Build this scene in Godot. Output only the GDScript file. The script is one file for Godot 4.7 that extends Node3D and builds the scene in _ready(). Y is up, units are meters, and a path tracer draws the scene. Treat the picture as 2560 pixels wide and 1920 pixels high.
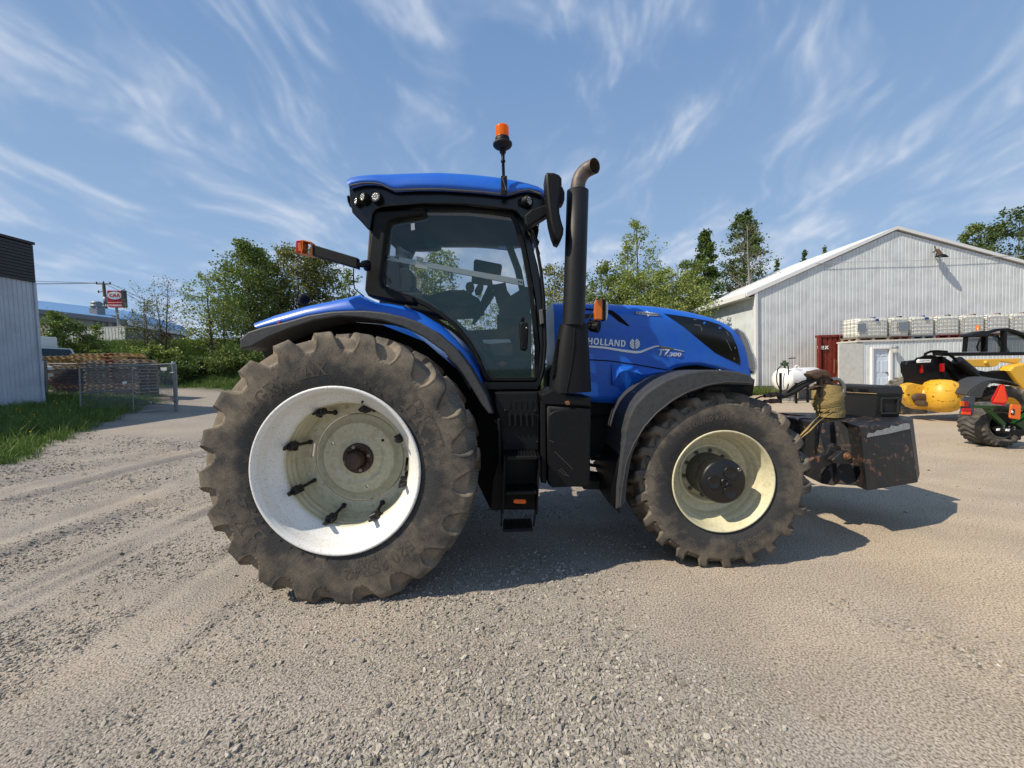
extends Node3D

var M := {}
var used := {}
var rng := RandomNumberGenerator.new()
var bump_noise := FastNoiseLite.new()
var patch_noise := FastNoiseLite.new()


func _ready() -> void:
	rng.seed = 7
	set_view()
	make_materials()
	make_ground()
	make_left_yard()
	make_right_yard()
	make_trees()
	make_tractor()
	make_ballast()
	make_telehandler()
	make_implement()
	make_gravel()


func set_view() -> void:
	var cam := Camera3D.new()
	cam.name = "camera"
	cam.position = Vector3(0, 1.6, 0)
	cam.rotation_degrees = Vector3(-2.2424, 0, -1.8000)
	cam.fov = 89.9655
	cam.near = 0.05
	cam.far = 2000.0
	cam.current = true
	add_child(cam)
	var env := Environment.new()
	env.background_mode = Environment.BG_SKY
	var sky := Sky.new()
	var pano := PanoramaSkyMaterial.new()
	pano.panorama = make_sky()
	sky.sky_material = pano
	env.sky = sky
	env.tonemap_mode = Environment.TONE_MAPPER_LINEAR
	env.tonemap_exposure = 1.06
	env.sdfgi_enabled = true
	env.ssao_enabled = true
	env.ssil_enabled = true
	var we := WorldEnvironment.new()
	we.name = "world_environment"
	we.environment = env
	add_child(we)
	var sun := DirectionalLight3D.new()
	sun.name = "sun"
	sun.light_energy = 1.58
	sun.light_color = Color(1.0, 0.955, 0.88)
	sun.light_angular_distance = 0.5
	sun.shadow_enabled = true
	add_child(sun)
	sun.look_at_from_position(Vector3.ZERO, Vector3(0.63, -0.725, -0.26), Vector3.UP)


func make_sky() -> ImageTexture:
	# air and thin cirrus on one flat layer, the same in every direction
	var a := FastNoiseLite.new()
	a.seed = 11
	a.frequency = 1.0
	a.fractal_octaves = 5
	a.fractal_gain = 0.55
	var b := FastNoiseLite.new()
	b.seed = 23
	b.frequency = 0.5
	b.fractal_octaves = 3
	var w := 1800
	var h := 900
	var data := PackedFloat32Array()
	data.resize(w * h * 3)
	var top := Vector3(0.075, 0.185, 0.42)
	var low := Vector3(0.41, 0.58, 0.80)
	var cloud := Vector3(0.72, 0.77, 0.86)
	var ground := Vector3(0.22, 0.20, 0.17)
	for j in h:
		var el := (0.5 - (j + 0.5) / h) * PI
		var y := sin(el)
		var base := low.lerp(top, pow(clampf(y, 0.0, 1.0), 0.72))
		for i in w:
			var c := base
			if y <= 0.0:
				c = ground
			else:
				var az := ((i + 0.5) / w - 0.5) * TAU
				var k := cos(el) / (y + 0.16)
				var px := sin(az) * k
				var pz := -cos(az) * k
				var wx := b.get_noise_2d(px * 1.6 + 40.0, pz * 1.2) * 0.20
				var wz := b.get_noise_2d(px * 1.8 - 70.0, pz * 1.1 + 9.0) * 0.20
				var band := b.get_noise_2d(px * 1.0 + 5.0, pz * 0.8 + 31.0)
				var streak := a.get_noise_2d((px + wx) * 2.4 + 0.3 * pz, (pz + wz) * 1.35)
				var wisp := a.get_noise_2d((px + wx * 1.5) * 8.0 + 0.9 * pz, (pz + wz) * 2.4 + 50.0)
				var fleck := a.get_noise_2d((px + wx * 2.0) * 19.0 + 2.0 * pz, (pz + wz * 2.0) * 7.0 - 20.0)
				var body := streak * 0.9 + 0.55 * band + 0.30 * wisp + 0.14 * fleck
				var dens := 0.60 * smoothstep(-0.35, 1.15, body) + 0.20 * smoothstep(0.0, 1.0, body + 0.45 * wisp + 0.40 * fleck)
				dens += 0.34 * smoothstep(0.36, 0.0, y) * smoothstep(-0.3, 0.5, band + streak * 0.5)
				c = base.lerp(cloud, clampf(dens, 0.0, 0.9))
			var at := (j * w + i) * 3
			data[at] = c.x
			data[at + 1] = c.y
			data[at + 2] = c.z
	return ImageTexture.create_from_image(Image.create_from_data(w, h, false, Image.FORMAT_RGBF, data.to_byte_array()))


# ---------------------------------------------------------------- helpers

func v2(a: Array) -> PackedVector2Array:
	var out := PackedVector2Array()
	for i in range(0, a.size(), 2):
		out.append(Vector2(a[i], a[i + 1]))
	return out


func v3(a: Array) -> PackedVector3Array:
	var out := PackedVector3Array()
	for i in range(0, a.size(), 3):
		out.append(Vector3(a[i], a[i + 1], a[i + 2]))
	return out


func numbered(called: String) -> String:
	if not used.has(called):
		used[called] = 0
		return called
	used[called] += 1
	return "%s_%03d" % [called, used[called]]


func thing(called: String, label: String, category: String, at := Vector3.ZERO, group := "") -> Node3D:
	var o := Node3D.new()
	o.name = numbered(called)
	o.position = at
	o.set_meta("label", label)
	o.set_meta("category", category)
	if group:
		o.set_meta("group", group)
	add_child(o)
	return o


func copy_thing(src: Node3D, called: String, at: Vector3, turn: float, label := "") -> Node3D:
	var o: Node3D = src.duplicate()
	o.name = numbered(called)
	o.position = at
	o.rotation.y = turn
	if label:
		o.set_meta("label", label)
	add_child(o)
	return o


func begin() -> SurfaceTool:
	var st := SurfaceTool.new()
	st.begin(Mesh.PRIMITIVE_TRIANGLES)
	return st


func finish(st: SurfaceTool, m: Material) -> ArrayMesh:
	st.generate_normals()
	st.index()
	var mesh := st.commit()
	mesh.surface_set_material(0, m)
	return mesh


# a part whose vertices are given in the yard's own coordinates
func part(parent: Node3D, called: String, st: SurfaceTool, m: Material) -> MeshInstance3D:
	var o := part_local(parent, called, st, m)
	var p: Node3D = parent
	var at := Vector3.ZERO
	while p != self and p != null:
		at += p.position
		p = p.get_parent() as Node3D
	o.position = -at
	return o


func part_local(parent: Node3D, called: String, st: SurfaceTool, m: Material) -> MeshInstance3D:
	return part_mesh(parent, called, finish(st, m))


func part_mesh(parent: Node3D, called: String, mesh: Mesh) -> MeshInstance3D:
	var o := MeshInstance3D.new()
	o.name = called
	o.mesh = mesh
	parent.add_child(o, true)
	return o


func structure(called: String, st: SurfaceTool, m: Material) -> MeshInstance3D:
	var o := part_local(self, called, st, m)
	o.set_meta("kind", "structure")
	return o


func tri(st: SurfaceTool, a: Vector3, b: Vector3, c: Vector3) -> void:
	st.add_vertex(a)
	st.add_vertex(b)
	st.add_vertex(c)


func quad(st: SurfaceTool, a: Vector3, b: Vector3, c: Vector3, d: Vector3) -> void:
	tri(st, a, b, c)
	tri(st, a, c, d)


# box with chamfered edges
func box(st: SurfaceTool, c: Vector3, s: Vector3, bev := 0.0, basis := Basis.IDENTITY) -> void:
	st.set_smooth_group(-1)
	var h := s * 0.5
	var e := minf(bev, minf(h.x, minf(h.y, h.z)) * 0.9)
	for ax in 3:
		var u := (ax + 1) % 3
		var v := (ax + 2) % 3
		for sg in [-1.0, 1.0]:
			var q := []
			for k in [[-1, -1], [1, -1], [1, 1], [-1, 1]]:
				var p := Vector3.ZERO
				p[ax] = sg * h[ax]
				p[u] = k[0] * (h[u] - e)
				p[v] = k[1] * (h[v] - e)
				q.append(c + basis * p)
			if sg > 0:
				quad(st, q[0], q[3], q[2], q[1])
			else:
				quad(st, q[0], q[1], q[2], q[3])
	if e <= 0.0:
		return
	for ax in 3:
		var u := (ax + 1) % 3
		var v := (ax + 2) % 3
		for su in [-1.0, 1.0]:
			for sv in [-1.0, 1.0]:
				var q := []
				for k in [[-1, 0], [1, 0], [1, 1], [-1, 1]]:
					var p := Vector3.ZERO
					p[ax] = k[0] * (h[ax] - e)
					p[u] = su * (h[u] - (e if k[1] == 0 else 0.0))
					p[v] = sv * (h[v] - (0.0 if k[1] == 0 else e))
					q.append(c + basis * p)
				if su * sv > 0:
					quad(st, q[0], q[1], q[2], q[3])
				else:
					quad(st, q[0], q[3], q[2], q[1])
	for sx in [-1.0, 1.0]:
		for sy in [-1.0, 1.0]:
			for sz in [-1.0, 1.0]:
				var sgn := Vector3(sx, sy, sz)
				var q := []
				for k in 3:
					var p := h - Vector3(e, e, e)
					p[k] = h[k]
					q.append(c + basis * (p * sgn))
				if sx * sy * sz > 0:
					tri(st, q[0], q[2], q[1])
				else:
					tri(st, q[0], q[1], q[2])


# box between two corner heights standing on a point
func post(st: SurfaceTool, a: Vector3, b: Vector3, w: float, t: float, bev := 0.0, side := Vector3.BACK) -> void:
	var y := (b - a).normalized()
	var x := y.cross(side).normalized()
	var z := x.cross(y).normalized()
	box(st, (a + b) * 0.5, Vector3(w, a.distance_to(b), t), bev, Basis(x, y, z))


func ccw(poly: PackedVector2Array) -> PackedVector2Array:
	if Geometry2D.is_polygon_clockwise(poly):
		var r := poly.duplicate()
		r.reverse()
		return r
	return poly


func inset(poly: PackedVector2Array, by: float) -> PackedVector2Array:
	var out := PackedVector2Array()
	var k := poly.size()
	for i in k:
		var e0 := (poly[i] - poly[(i + k - 1) % k]).normalized()
		var e1 := (poly[(i + 1) % k] - poly[i]).normalized()
		var n0 := Vector2(-e0.y, e0.x)
		var n1 := Vector2(-e1.y, e1.x)
		var m := (n0 + n1)
		var l := m.length()
		m = m / l if l > 0.01 else n0
		out.append(poly[i] + m * by / maxf(0.45, m.dot(n0)))
	return out


# outline in the upright plane across the view, given depth from d0 (near) to d1 (far), edges rounded by bev
func slab(st: SurfaceTool, outline: PackedVector2Array, d0: float, d1: float, bev := 0.0, smooth := false) -> void:
	var poly := ccw(outline)
	var rings := []
	if bev > 0.0:
		rings.append([inset(poly, bev), -d0])
		rings.append([inset(poly, bev * 0.29), -d0 - bev * 0.29])
		rings.append([poly, -d0 - bev])
		rings.append([poly, -d1 + bev])
		rings.append([inset(poly, bev * 0.29), -d1 + bev * 0.29])
		rings.append([inset(poly, bev), -d1])
	else:
		rings.append([poly, -d0])
		rings.append([poly, -d1])
	var k := poly.size()
	st.set_smooth_group(1 if smooth else -1)
	for r in rings.size() - 1:
		var p: PackedVector2Array = rings[r][0]
		var q: PackedVector2Array = rings[r + 1][0]
		var zp: float = rings[r][1]
		var zq: float = rings[r + 1][1]
		for i in k:
			var j := (i + 1) % k
			quad(st, Vector3(p[i].x, p[i].y, zp), Vector3(p[j].x, p[j].y, zp), Vector3(q[j].x, q[j].y, zq), Vector3(q[i].x, q[i].y, zq))
	st.set_smooth_group(-1)
	for e in [0, rings.size() - 1]:
		var p: PackedVector2Array = rings[e][0]
		var z: float = rings[e][1]
		var t := Geometry2D.triangulate_polygon(p)
		for i in range(0, t.size(), 3):
			var a := Vector3(p[t[i]].x, p[t[i]].y, z)
			var b := Vector3(p[t[i + 1]].x, p[t[i + 1]].y, z)
			var c := Vector3(p[t[i + 2]].x, p[t[i + 2]].y, z)
			var up := (c - a).cross(b - a).z > 0.0
			if up == (e == 0):
				tri(st, a, b, c)
			else:
				tri(st, a, c, b)


# plan outline (x, z) raised from y0 to y1
func prism(st: SurfaceTool, plan: PackedVector2Array, y0: float, y1: float, bev := 0.0) -> void:
	var t := begin()
	slab(t, plan, 0.0, y1 - y0, bev)
	var arr := t.commit_to_arrays()
	var v: PackedVector3Array = arr[Mesh.ARRAY_VERTEX]
	st.set_smooth_group(-1)
	for i in range(0, v.size(), 3):
		var q := []
		for k in 3:
			q.append(Vector3(v[i + k].x, y1 + v[i + k].z, v[i + k].y))
		tri(st, q[0], q[2], q[1])


func loft(st: SurfaceTool, rings: Array, closed := true, caps := true, group := 1) -> void:
	st.set_smooth_group(group)
	var k: int = rings[0].size()
	for r in rings.size() - 1:
		var p: PackedVector3Array = rings[r]
		var q: PackedVector3Array = rings[r + 1]
		for i in (k if closed else k - 1):
			var j := (i + 1) % k
			quad(st, p[i], p[j], q[j], q[i])
	if caps and closed:
		st.set_smooth_group(-1)
		for e in [0, rings.size() - 1]:
			var p: PackedVector3Array = rings[e]
			var mid := Vector3.ZERO
			for v in p:
				mid += v / k
			for i in k:
				if e == 0:
					tri(st, mid, p[(i + 1) % k], p[i])
				else:
					tri(st, mid, p[i], p[(i + 1) % k])


func tube(st: SurfaceTool, pts: PackedVector3Array, radius: Variant, n := 8, caps := true, group := 1) -> void:
	var rings := []
	var up := Vector3.UP
	for i in pts.size():
		var t := (pts[mini(i + 1, pts.size() - 1)] - pts[maxi(i - 1, 0)]).normalized()
		if i == 0 and absf(t.dot(up)) > 0.9:
			up = Vector3.BACK
		var x := up.cross(t).normalized()
		if x.length() < 0.1:
			x = Vector3.RIGHT
		up = t.cross(x).normalized()
		var r: float = radius if radius is float or radius is int else radius[i]
		var ring := PackedVector3Array()
		for k in n:
			var a := TAU * k / n
			ring.append(pts[i] + (x * cos(a) + up * sin(a)) * r)
		rings.append(ring)
	loft(st, rings, true, caps, group)


# flat bar swept along a path; w across the path in the picture plane, depth from d0 to d1
func strip(st: SurfaceTool, path: PackedVector2Array, w: float, d0: float, d1: float, closed := false, bev := 0.0) -> void:
	var k := path.size()
	var outer := PackedVector2Array()
	var inner := PackedVector2Array()
	for i in k:
		var a := path[(i + k - 1) % k] if closed or i > 0 else path[i]
		var b := path[(i + 1) % k] if closed or i < k - 1 else path[i]
		var t := (b - a).normalized()
		var nn := Vector2(-t.y, t.x)
		outer.append(path[i] + nn * w * 0.5)
		inner.append(path[i] - nn * w * 0.5)
	var rings := []
	for i in k:
		var o := outer[i]
		var q := inner[i]
		var m := (o - q).normalized() * bev
		var ring := PackedVector3Array()
		if bev > 0.0:
			ring.append_array([Vector3(o.x - m.x, o.y - m.y, -d0), Vector3(o.x, o.y, -d0 - bev), Vector3(o.x, o.y, -d1), Vector3(q.x, q.y, -d1), Vector3(q.x, q.y, -d0 - bev), Vector3(q.x + m.x, q.y + m.y, -d0)])
		else:
			ring.append_array([Vector3(o.x, o.y, -d0), Vector3(o.x, o.y, -d1), Vector3(q.x, q.y, -d1), Vector3(q.x, q.y, -d0)])
		rings.append(ring)
	if closed:
		rings.append(rings[0])
	loft(st, rings, true, not closed, -1)


# profile of (radius, along the axis) turned about the z axis of xf
func lathe(st: SurfaceTool, profile: PackedVector2Array, xf := Transform3D.IDENTITY, n := 48, group := 1) -> void:
	var rings := []
	for p in profile:
		var ring := PackedVector3Array()
		for k in n:
			var a := TAU * k / n
			ring.append(xf * Vector3(cos(a) * p.x, sin(a) * p.x, p.y))
		rings.append(ring)
	loft(st, rings, true, false, group)


func disc(st: SurfaceTool, c: Vector3, r: float, xf := Basis.IDENTITY, n := 24) -> void:
	st.set_smooth_group(-1)
	for k in n:
		var a := TAU * k / n
		var b := TAU * (k + 1) / n
		tri(st, c, c + xf * Vector3(cos(b) * r, sin(b) * r, 0), c + xf * Vector3(cos(a) * r, sin(a) * r, 0))


func rod(st: SurfaceTool, a: Vector3, b: Vector3, r: float, n := 12, r2 := -1.0) -> void:
	tube(st, PackedVector3Array([a, b]), [r, r if r2 < 0 else r2], n)


func axis_basis(z: Vector3) -> Basis:
	var f := z.normalized()
	var x := Vector3.UP.cross(f)
	x = x.normalized() if x.length() > 0.01 else Vector3.RIGHT
	return Basis(x, f.cross(x).normalized(), f)


# outline laid on a surface z = f(x, y), lifted by off and closed to a plate
func drape(st: SurfaceTool, outline: PackedVector2Array, f: Callable, off: float, step := 0.05) -> void:
	var lo := outline[0]
	var hi := outline[0]
	for p in outline:
		lo = lo.min(p)
		hi = hi.max(p)
	st.set_smooth_group(1)
	var x := floorf(lo.x / step) * step
	while x < hi.x:
		var y := floorf(lo.y / step) * step
		while y < hi.y:
			var cell := PackedVector2Array([Vector2(x, y), Vector2(x + step, y), Vector2(x + step, y + step), Vector2(x, y + step)])
			for piece in Geometry2D.intersect_polygons(outline, cell):
				var t := Geometry2D.triangulate_polygon(piece)
				for i in range(0, t.size(), 3):
					var q := []
					for k in 3:
						var p: Vector2 = piece[t[i + k]]
						q.append(Vector3(p.x, p.y, f.call(p.x, p.y) + off))
					if (q[2] - q[0]).cross(q[1] - q[0]).z > 0.0:
						tri(st, q[0], q[1], q[2])
					else:
						tri(st, q[0], q[2], q[1])
			y += step
		x += step
	st.set_smooth_group(-1)
	var k := outline.size()
	for i in k:
		var a := outline[i]
		var b := outline[(i + 1) % k]
		var az: float = f.call(a.x, a.y)
		var bz: float = f.call(b.x, b.y)
		quad(st, Vector3(a.x, a.y, az + off), Vector3(b.x, b.y, bz + off), Vector3(b.x, b.y, bz - 0.004), Vector3(a.x, a.y, az - 0.004))


func lettering(parent: Node3D, called: String, words: String, height: float, at: Vector3, basis: Basis, m: Material, depth := 0.006, font_name := "Droid Sans", heavy := 0) -> MeshInstance3D:
	var o := part_mesh(parent, called, text_mesh(words, height, depth, font_name, heavy))
	o.mesh.material = m
	var p: Node3D = parent
	var off := Vector3.ZERO
	while p != self and p != null:
		off += p.position
		p = p.get_parent() as Node3D
	o.transform = Transform3D(basis, at - off)
	return o


func text_mesh(words: String, height: float, depth: float, font_name := "Droid Sans", heavy := 0) -> TextMesh:
	var font := SystemFont.new()
	font.font_names = PackedStringArray([font_name])
	font.font_weight = 700 if heavy else 400
	var t := TextMesh.new()
	t.text = words
	t.font = font
	t.font_size = 64
	t.pixel_size = height / 46.0
	t.depth = depth
	t.curve_step = 2.0
	return t


# raised writing bent round an axle: middle angle (0 = top, clockwise), radius, and the wall's height at a radius
func arc_text(st: SurfaceTool, words: String, height: float, mid: float, radius: float, wall: Callable, depth: float, flip := false, font_name := "Droid Sans", heavy := 1) -> void:
	var arr := text_mesh(words, height, depth, font_name, heavy).get_mesh_arrays()
	var v: PackedVector3Array = arr[Mesh.ARRAY_VERTEX]
	var idx: PackedInt32Array = arr[Mesh.ARRAY_INDEX] if arr[Mesh.ARRAY_INDEX] != null else PackedInt32Array(range(v.size()))
	st.set_smooth_group(-1)
	for i in idx.size():
		var p := v[idx[i]]
		var r := radius + (p.y if not flip else -p.y)
		var a := mid + (p.x if not flip else -p.x) / radius
		st.add_vertex(Vector3(sin(a) * r, cos(a) * r, wall.call(r) + p.z + depth * 0.2))


func mat(col: Color, rough := 0.6, metal := 0.0, spec := 0.5) -> StandardMaterial3D:
	var m := StandardMaterial3D.new()
	m.albedo_color = col
	m.roughness = rough
	m.metallic = metal
	m.metallic_specular = spec
	return m


func ramp_noise(seed_: int, freq: float, offs: Array, cols: Array, size := 512, octaves := 5, cellular := false) -> NoiseTexture2D:
	var n := FastNoiseLite.new()
	n.seed = seed_
	n.frequency = freq
	n.fractal_octaves = octaves
	if cellular:
		n.noise_type = FastNoiseLite.TYPE_CELLULAR
	var t := NoiseTexture2D.new()
	t.width = size
	t.height = size
	t.seamless = true
	t.noise = n
	if cols.size():
		var g := Gradient.new()
		g.offsets = PackedFloat32Array(offs)
		g.colors = PackedColorArray(cols)
		t.color_ramp = g
	return t


func grey(v: float) -> Color:
	return Color(v, v, v)


# noise over all three planes, in metres per repeat
func over(m: StandardMaterial3D, tex: Texture2D, metres: float, world := false) -> StandardMaterial3D:
	m.albedo_texture = tex
	m.uv1_triplanar = true
	m.uv1_world_triplanar = world
	m.uv1_scale = Vector3.ONE / metres
	return m


func relief(m: StandardMaterial3D, tex: Texture2D, cm: float) -> StandardMaterial3D:
	m.heightmap_enabled = true
	m.heightmap_texture = tex
	m.heightmap_scale = cm
	return m


# ---------------------------------------------------------------- materials

func make_materials() -> void:
	var fine := ramp_noise(3, 0.05, [], [], 512, 4)
	var coarse_grain := ramp_noise(4, 0.02, [], [], 512, 5)
	# paint
	var blue := mat(Color(0.10, 0.385, 0.775), 0.42, 0.0, 0.4)
	blue.clearcoat_enabled = true
	blue.clearcoat = 0.45
	blue.clearcoat_roughness = 0.18
	over(blue, ramp_noise(31, 0.012, [0.25, 0.55, 0.8], [Color(0.93, 0.95, 1.0), Color(1, 1, 1), Color(1.0, 0.98, 0.95)]), 0.9)
	M.blue = blue
	var dirt_on_black := ramp_noise(32, 0.016, [0.2, 0.5, 0.66, 0.8], [Color(0.8, 0.8, 0.82), Color(1, 1, 1), Color(1.25, 1.2, 1.12), Color(1.9, 1.75, 1.55)])
	M.black = over(mat(Color(0.060, 0.062, 0.066), 0.52, 0.0, 0.35), dirt_on_black, 0.5)
	M.black_gloss = mat(Color(0.03, 0.03, 0.033), 0.25)
	M.black_matt = mat(Color(0.05, 0.05, 0.05), 0.8, 0.0, 0.3)
	M.under = over(mat(Color(0.06, 0.06, 0.06), 0.7), dirt_on_black, 0.4)
	M.rubber_trim = mat(Color(0.10, 0.10, 0.10), 0.65)
	M.trim_grey = mat(Color(0.36, 0.35, 0.34), 0.5)
	M.fender_grey = relief(over(mat(Color(0.235, 0.24, 0.25), 0.6), ramp_noise(33, 0.02, [0.2, 0.5, 0.7, 0.85], [grey(0.86), grey(0.98), Color(1.0, 0.99, 0.97), Color(1.35, 1.3, 1.22)]), 0.6), fine, 0.06)
	var scratched := ramp_noise(34, 0.02, [0.3, 0.62, 0.7, 0.76], [grey(0.9), grey(1.0), grey(1.15), grey(1.9)], 512, 6)
	M.panel_black = over(mat(Color(0.075, 0.078, 0.085), 0.55, 0.0, 0.32), scratched, 0.45)
	M.silver = mat(Color(0.80, 0.80, 0.80), 0.28, 0.75)
	M.silver_paint = mat(Color(0.78, 0.79, 0.80), 0.32, 0.2)
	M.aluminium = mat(Color(0.80, 0.84, 0.84), 0.42, 0.35)
	M.white_sticker = mat(Color(0.92, 0.93, 0.92), 0.6)
	M.exhaust_steel = over(mat(Color(0.40, 0.365, 0.34), 0.55, 0.35), ramp_noise(35, 0.01, [0.2, 0.6, 0.9], [grey(0.75), grey(0.95), Color(1.05, 1.0, 0.95)]), 0.4)
	M.muffler = over(mat(Color(0.09, 0.094, 0.10), 0.5, 0.0, 0.4), dirt_on_black, 0.7)
	# wheels
	var chips := ramp_noise(36, 0.04, [0.0, 0.15, 0.175, 0.20, 0.68, 0.76, 0.88], [Color(0.28, 0.24, 0.20), Color(0.42, 0.36, 0.30), Color(0.93, 0.91, 0.88), grey(1.0), grey(0.985), Color(0.88, 0.83, 0.76), Color(0.70, 0.62, 0.52)], 1024, 4)
	M.rim_white = over(mat(Color(0.90, 0.90, 0.885), 0.42), chips, 0.75)
	var dusty := ramp_noise(37, 0.012, [0.2, 0.5, 0.75], [Color(0.90, 0.88, 0.84), grey(1.0), Color(0.95, 0.93, 0.88)])
	M.rim_inner = over(mat(Color(0.80, 0.785, 0.69), 0.45), dusty, 0.6)
	M.rim_cream = over(mat(Color(0.84, 0.82, 0.70), 0.42), dusty, 0.5)
	var rubber_grain := ramp_noise(38, 0.05, [0.15, 0.5, 0.85], [grey(0.78), grey(0.95), grey(1.0)], 512, 5)
	M.tyre = relief(over(mat(Color(1, 1, 1), 0.85, 0.0, 0.3), rubber_grain, 0.35), fine, 0.10)
	M.tyre.vertex_color_use_as_albedo = true
	M.tyre_text = over(mat(Color(0.37, 0.345, 0.31), 0.8, 0.0, 0.3), rubber_grain, 0.35)
	M.tyre_dark = over(mat(Color(0.24, 0.235, 0.225), 0.85, 0.0, 0.3), rubber_grain, 0.35)
	M.hub_black = over(mat(Color(0.085, 0.085, 0.085), 0.42), ramp_noise(40, 0.03, [0.2, 0.55, 0.72, 0.8], [grey(0.8), grey(1.0), grey(1.5), Color(2.2, 2.1, 1.9)]), 0.3)
	M.cast_grey = over(mat(Color(0.42, 0.41, 0.38), 0.6, 0.2), ramp_noise(41, 0.03, [0.25, 0.5, 0.8], [grey(0.45), grey(0.8), grey(1.1)]), 0.25)
	M.axle_rust = over(mat(Color(0.30, 0.235, 0.205), 0.65, 0.2), ramp_noise(42, 0.03, [0.2, 0.5, 0.8], [grey(0.6), grey(1.0), grey(1.2)]), 0.2)
	M.clamp = over(mat(Color(0.09, 0.09, 0.09), 0.5), dirt_on_black, 0.2)
	# glass and lamps
	var g := mat(Color(0.10, 0.24, 0.25, 0.38), 0.03)
	g.transparency = BaseMaterial3D.TRANSPARENCY_ALPHA
	M.glass = g
	var g2 := mat(Color(0.16, 0.26, 0.27, 0.16), 0.03)
	g2.transparency = BaseMaterial3D.TRANSPARENCY_ALPHA
	M.glass_far = g2
	var g3 := mat(Color(0.17, 0.22, 0.22, 0.55), 0.04)
	g3.transparency = BaseMaterial3D.TRANSPARENCY_ALPHA
	M.glass_dark = g3
	var clear := mat(Color(0.6, 0.62, 0.63, 0.25), 0.08)
	clear.transparency = BaseMaterial3D.TRANSPARENCY_ALPHA
	M.lens_clear = clear
	M.smoked = mat(Color(0.045, 0.045, 0.05), 0.13)
	M.amber = mat(Color(1.0, 0.50, 0.02), 0.2)
	M.amber.backlight_enabled = true
	M.amber.backlight = Color(1.0, 0.62, 0.05)
	M.amber_lens = mat(Color(0.80, 0.42, 0.10), 0.2)
	M.red_lens = mat(Color(0.62, 0.06, 0.04), 0.25)
	M.reflector = mat(Color(0.55, 0.53, 0.50), 0.25, 0.7)
	M.led = mat(Color(0.85, 0.85, 0.82), 0.2, 0.3)
	M.interior = mat(Color(0.12, 0.125, 0.13), 0.8)
	M.interior_light = mat(Color(0.36, 0.38, 0.37), 0.7)
	# iron, strap, tool box
	var rust := ramp_noise(43, 0.008, [0.0, 0.70, 0.745, 0.76, 0.82, 0.90], [Color(0.075, 0.077, 0.085), Color(0.115, 0.115, 0.12), Color(0.20, 0.19, 0.18), Color(0.40, 0.27, 0.19), Color(0.52, 0.35, 0.23), Color(0.42, 0.29, 0.20)], 1024, 7)
	M.rusty_black = relief(over(mat(Color(1, 1, 1), 0.55, 0.0, 0.5), rust, 0.95), coarse_grain, 0.15)
	M.rusty_iron = over(mat(Color(0.40, 0.31, 0.25), 0.7, 0.1), ramp_noise(44, 0.03, [0.2, 0.5, 0.8], [grey(0.5), grey(0.9), Color(1.2, 1.1, 1.0)]), 0.25)
	M.bolt_rust = mat(Color(0.47, 0.33, 0.23), 0.6, 0.3)
	M.old_grey = over(mat(Color(0.72, 0.73, 0.72), 0.6), ramp_noise(45, 0.03, [0.3, 0.6, 0.8], [Color(0.62, 0.57, 0.54), grey(0.95), grey(1.0)]), 0.2)
	M.strap = relief(over(mat(Color(0.62, 0.54, 0.35), 0.85), ramp_noise(46, 0.02, [0.2, 0.5, 0.8], [Color(0.72, 0.68, 0.62), grey(1.0), Color(1.08, 1.05, 0.95)]), 0.2), fine, 0.05)
	M.toolbox = over(mat(Color(0.12, 0.125, 0.13), 0.6), ramp_noise(47, 0.03, [0.3, 0.6, 0.74, 0.82], [grey(0.85), grey(1.0), grey(1.5), grey(2.4)], 512, 6), 0.35)
	M.steel_bright = mat(Color(0.56, 0.55, 0.53), 0.35, 0.8)
	# buildings
	M.clad_white = over(mat(Color(0.83, 0.85, 0.85), 0.5), ramp_noise(48, 0.008, [0.2, 0.5, 0.8], [grey(0.93), grey(0.98), grey(1.0)]), 4.0)
	M.clad_grey = over(mat(Color(0.72, 0.75, 0.79), 0.5), ramp_noise(49, 0.008, [0.2, 0.5, 0.8], [grey(0.93), grey(0.98), grey(1.0)]), 4.0)
	M.clad_black = mat(Color(0.17, 0.175, 0.19), 0.5)
	M.trim_white = mat(Color(0.88, 0.88, 0.87), 0.5)
	M.roof_white = mat(Color(0.86, 0.87, 0.87), 0.45)
	M.old_white = over(mat(Color(0.80, 0.80, 0.77), 0.6), ramp_noise(50, 0.02, [0.2, 0.45, 0.8], [Color(0.95, 0.94, 0.92), grey(0.98), grey(1.0)], 512, 6), 3.0)
	M.container_red = over(mat(Color(0.50, 0.165, 0.115), 0.6), ramp_noise(51, 0.02, [0.2, 0.5, 0.8], [Color(0.75, 0.7, 0.68), grey(0.95), Color(1.1, 1.05, 1.0)], 512, 6), 1.5)
	M.door_white = mat(Color(0.78, 0.83, 0.88), 0.5)
	M.concrete = over(mat(Color(0.50, 0.48, 0.44), 0.9), ramp_noise(52, 0.03, [0.2, 0.5, 0.8], [grey(0.7), grey(0.95), grey(1.05)]), 0.8)
	M.roof_blue = mat(Color(0.33, 0.50, 0.68), 0.5)
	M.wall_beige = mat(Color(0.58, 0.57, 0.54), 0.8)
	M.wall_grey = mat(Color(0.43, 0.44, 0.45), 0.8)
	M.fascia_blue = mat(Color(0.17, 0.24, 0.33), 0.6)
	M.brown_door = mat(Color(0.42, 0.20, 0.12), 0.7)
	M.galv = over(mat(Color(0.56, 0.58, 0.59), 0.5, 0.35), ramp_noise(53, 0.02, [0.2, 0.5, 0.8], [grey(0.75), grey(0.95), grey(1.05)]), 0.5)
	M.wire = mat(Color(0.50, 0.52, 0.53), 0.5, 0.4)
	M.wire_dark = mat(Color(0.58, 0.59, 0.60), 0.55, 0.3)
	M.tank_white = mat(Color(0.90, 0.90, 0.89), 0.4)
	M.pump_green = mat(Color(0.22, 0.30, 0.18), 0.5)
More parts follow.
